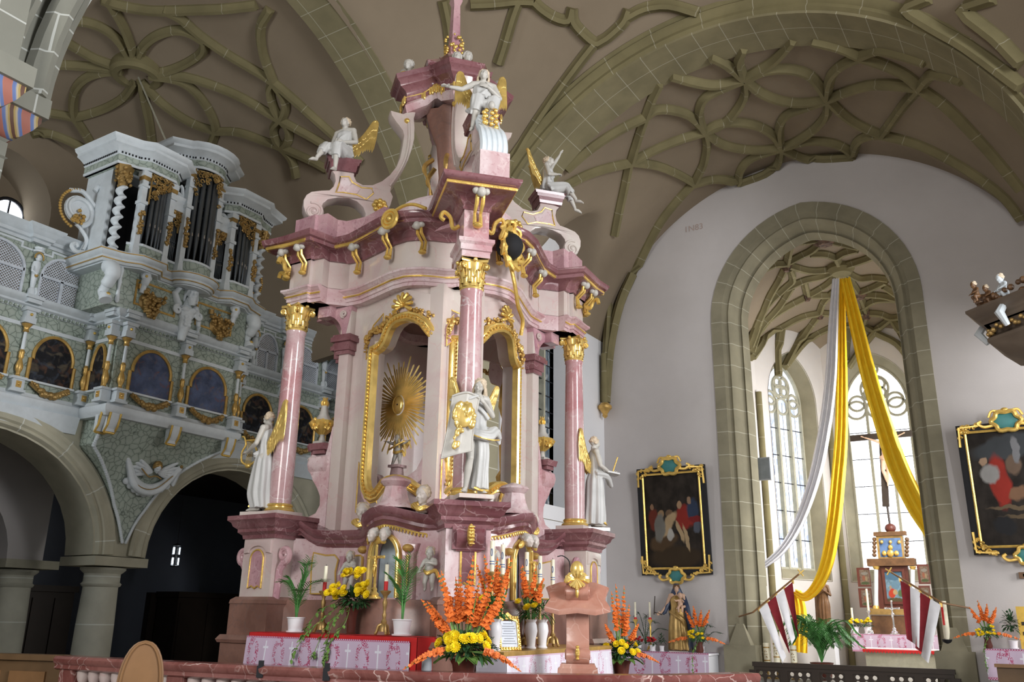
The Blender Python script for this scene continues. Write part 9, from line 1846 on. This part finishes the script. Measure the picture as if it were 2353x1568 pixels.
p = ay(2175, 1400, 22.9); t = thing('tall_candle', 'tall thick cream candle with red marks on a bracket at the right jamb', 'candle', (p[0], 22.4, ay(2178, 1470, 22.4)[2])); zt, zb_ = ay(2172, 1380, 22.4)[2], ay(2178, 1468, 22.4)[2]; m = MB(); m.lathe([(.07, 0), (.07, zt-zb_), (.01, zt-zb_)], 16); cc = m.obj('candle', MT['wax'], t, local=True); m = MB(); m.bx((-.045, -.075, .3), (-.0, -.055, .8)); m.obj('red_mark', MT['redwax'], cc, local=True); m = MB(); m.lathe([(.02, -.16), (.11, -.05), (.12, 0)], 14); m.tube([(0, .0, -.1), (.32, .02, -.12)], .03, 6); m.obj('bracket', MT['iron'], t, local=True)
p = ay(1757, 1078, 23.9); t = thing('loudspeaker', 'flat grey loudspeaker box on the left choir wall beside the narrow window', 'loudspeaker', tuple(p)); m = MB(); m.box(p, (.34, .12, .62)); m.tube([p+(-.15, .05, 0), (-8.3, p[1]+.15, p[2])], .03, 6); part(m, 'box', 'grey', t); m = MB(); m.box(p-(0, .065, 0), (.29, .012, .56)); part(m, 'grille', plain('grey mesh', (.20, .22, .23), .6), t)

# ================================================================== PULPIT CANOPY, AISLE
D_ = 13.2; pc = ad(2425, 740, D_); can = thing('pulpit_canopy', 'grey brown hexagonal pulpit canopy with gilded carving and small figures at the right edge', 'canopy', tuple(pc)); hexa = lambda r, z, n=6, a0=.35: [(pc[0]+r*math.cos(a0+2*PI*i/n), pc[1]+r*math.sin(a0+2*PI*i/n), z) for i in range(n)]
wood_ = plain('grey brown canopy wood', (.15, .115, .085), .55, scale=3); z0 = pc[2]
m = MB(); m.sweep([(-.12, 0), (.0, 0), (.05, .06), (.10, .09), (.16, .16), (.20, .20), (.20, .24), (-.12, .26)], hexa(1.0, z0), closed=True); m.plate([tuple(p[:2]) for p in hexa(1.0, 0)], c0=z0+.0, c1=z0+.24, f=lambda V: V); part(m, 'canopy_cornice', wood_, can)
m = MB(); m.lathe([(.92, 0), (.84, -.14), (.98, -.22), (.98, -.27), (.72, -.50), (.5, -.56), (.05, -.6)], 6, (pc[0], pc[1], z0), a0=.35, a1=2*PI+.35); part(m, 'canopy_underside', wood_, can)
m = MB(); q = random.Random(3)
for i in range(90): a = .35+2*PI*i/90; r = .88+.06*(math.cos(6*(a-.35))); m.ell((pc[0]+r*math.cos(a), pc[1]+r*math.sin(a), z0-.10+q.uniform(-.05, .05)), q.uniform(.025, .045), 6, 5)
part(m, 'gilded_fringe', 'antique', can)
for i in range(6):
    a = .35+2*PI*(i+.5)/6; c_ = (pc[0]+.93*math.cos(a), pc[1]+.93*math.sin(a), z0-.02); m = MB(); m.tube([(c_[0], c_[1], z0+.2), (c_[0]+.14*math.cos(a), c_[1]+.14*math.sin(a), z0+.02), (c_[0]+.02*math.cos(a), c_[1]+.02*math.sin(a), z0-.16)], [.05, .07, .04], 8); part(m, 'canopy_bracket', 'stucco2', can)
for i in range(6):
    m = MB(); a = .35+2*PI*i/6
    for k in range(14): t_2 = q.uniform(0, 1); b0, b1 = hexa(1.05, z0+.3)[i], hexa(1.05, z0+.3)[(i+1) % 6]; m.ell(V3(*b0)*(1-t_2)+V3(*b1)*t_2+V3(0, 0, q.uniform(-.03, .14)), q.uniform(.04, .07), 6, 5)
    part(m, 'carved_crest', 'carved', can)
m = MB(); m.tube([tuple(V3(pc[0], pc[1], z0+.62)+RI*(-.22+.12*math.cos(k))+V3(0, 0, .14*math.sin(k))-FW*.5) for k in np.linspace(0, 6.28, 16)[:-1]], .03, 6, closed=True); part(m, 'carved_ring', 'stucco2', can)
for px, py, lab in ((2253, 720, 'small carved putto on the pulpit canopy, the outermost one'), (2275, 690, 'small carved putto on the pulpit canopy, half hidden behind the outermost'), (2312, 680, 'larger carved putto crouching on the pulpit canopy')):
    p = ad(px, py, D_-.1 if px != 2275 else D_+.1); putto('putto', lab, (p[0], p[1], z0+.25), yaw_to((-.8, -.5)), .40 if px != 2312 else .52, dict(knL=(.09, -.16, .22), knR=(-.09, -.16, .22), anL=(.09, -.08, .05), anR=(-.09, -.08, .05), pel=(0, 0, .24), che=(0, -.04, .44), nk=(0, -.06, .56), hc=(0, -.1, .68), shL=(.13, -.04, .52), shR=(-.13, -.04, .52), hiL=(.07, 0, .22), hiR=(-.07, 0, .22), elL=(.2, -.1, .4), elR=(-.2, -.1, .4), wrL=(.12, -.22, .34), wrR=(-.12, -.22, .34)), (.3, .3, 0), False, False, None, None, 'carved' if px != 2312 else 'stucco2', .03)
m = MB(); m.tube([(pc[0]+.6, pc[1]+.6, z0+.3), (pc[0]+.6, pc[1]+.6, z0+4)], .03, 6); part(m, 'hanging_rod', 'iron', can)
# aisle behind the arcade
p = ax(404, 1278, -20.2); t = thing('aisle_lamp', 'hanging lamp of four glowing white tubes under the gallery', 'lamp', tuple(p)); m = MB(); m.tube([p+(0, 0, .30), (p[0], p[1], 5.09)], .008, 5); m.lathe([(.11, .26), (.11, .28), (.02, .32)], 12, p); m.lathe([(.11, -.28), (.11, -.26)], 12, p); part(m, 'frame', 'iron', t)
ge = emit('lamp tube', (.85, .93, 1), 2.2)
for dx, dy, dz in ((.0, -.07, .13), (0, .07, .13), (.0, -.07, -.14), (0, .07, -.14)): m = MB(); m.tube([p+(dx, dy, dz-.09), p+(dx, dy, dz+.09)], .024, 10); part(m, 'glowing_tube', ge, t)
gl = NT('lamp glass'); gl.b.inputs['Transmission Weight'].default_value = 1; m = MB(); m.lathe([(.10, -.25), (.10, .25)], 18, p); part(m, 'glass_cylinder', gl.fin((.8, .85, .9), .05), t)
for a, b, lab, nm in (((20, 1342), (150, 1500), 'tall black wooden cabinet in the dark aisle at the far left', 'cabinet'), ((412, 1360), (575, 1535), 'dark wooden confessional in the aisle behind the altar', 'confessional')):
    X = -21.8; A, B = ax(*a, X), ax(*b, X); y0, y1 = A[1], B[1]; zt = A[2]; t = thing(nm, lab, nm, (X, (y0+y1)/2, 0)); m = MB(); m.bx((X-.9, y0, 0), (X, y1, zt-.15)); part(m, 'body', 'dwood', t); m = MB(); m.bx((X-.95, y0-.06, zt-.15), (X+.08, y1+.06, zt)); part(m, 'cornice', 'dwood', t)
    for i in range(3): m = MB(); w_ = (y1-y0)/3; m.bx((X, y0+w_*i+.06, .15), (X+.04, y0+w_*(i+1)-.06, zt-.3)); part(m, 'door', 'dwood', t)
for a, b, lab in (((342, 1362), (383, 1470), 'dark stone memorial slab on the aisle wall left of the confessional'),):
    X = -22.9; A, B = ax(*a, X), ax(*b, X); t = thing('memorial_slab', lab, 'memorial', (X, (A[1]+B[1])/2, B[2])); m = MB(); m.bx((X-.1, A[1], B[2]), (X+.12, B[1], A[2])); part(m, 'slab', 'dwood', t); m = MB(); q = random.Random(1)
    for i in range(20): m.ell((X+.12, (A[1]+B[1])/2+q.uniform(-.15, .15), B[2]+(A[2]-B[2])*q.uniform(.1, .9)), q.uniform(.05, .1), 7, 5)
    part(m, 'carved_relief', 'dwood', t)
# bell-less window niche scroll glow: windows of the transept behind the right scroll are those of the bay wall
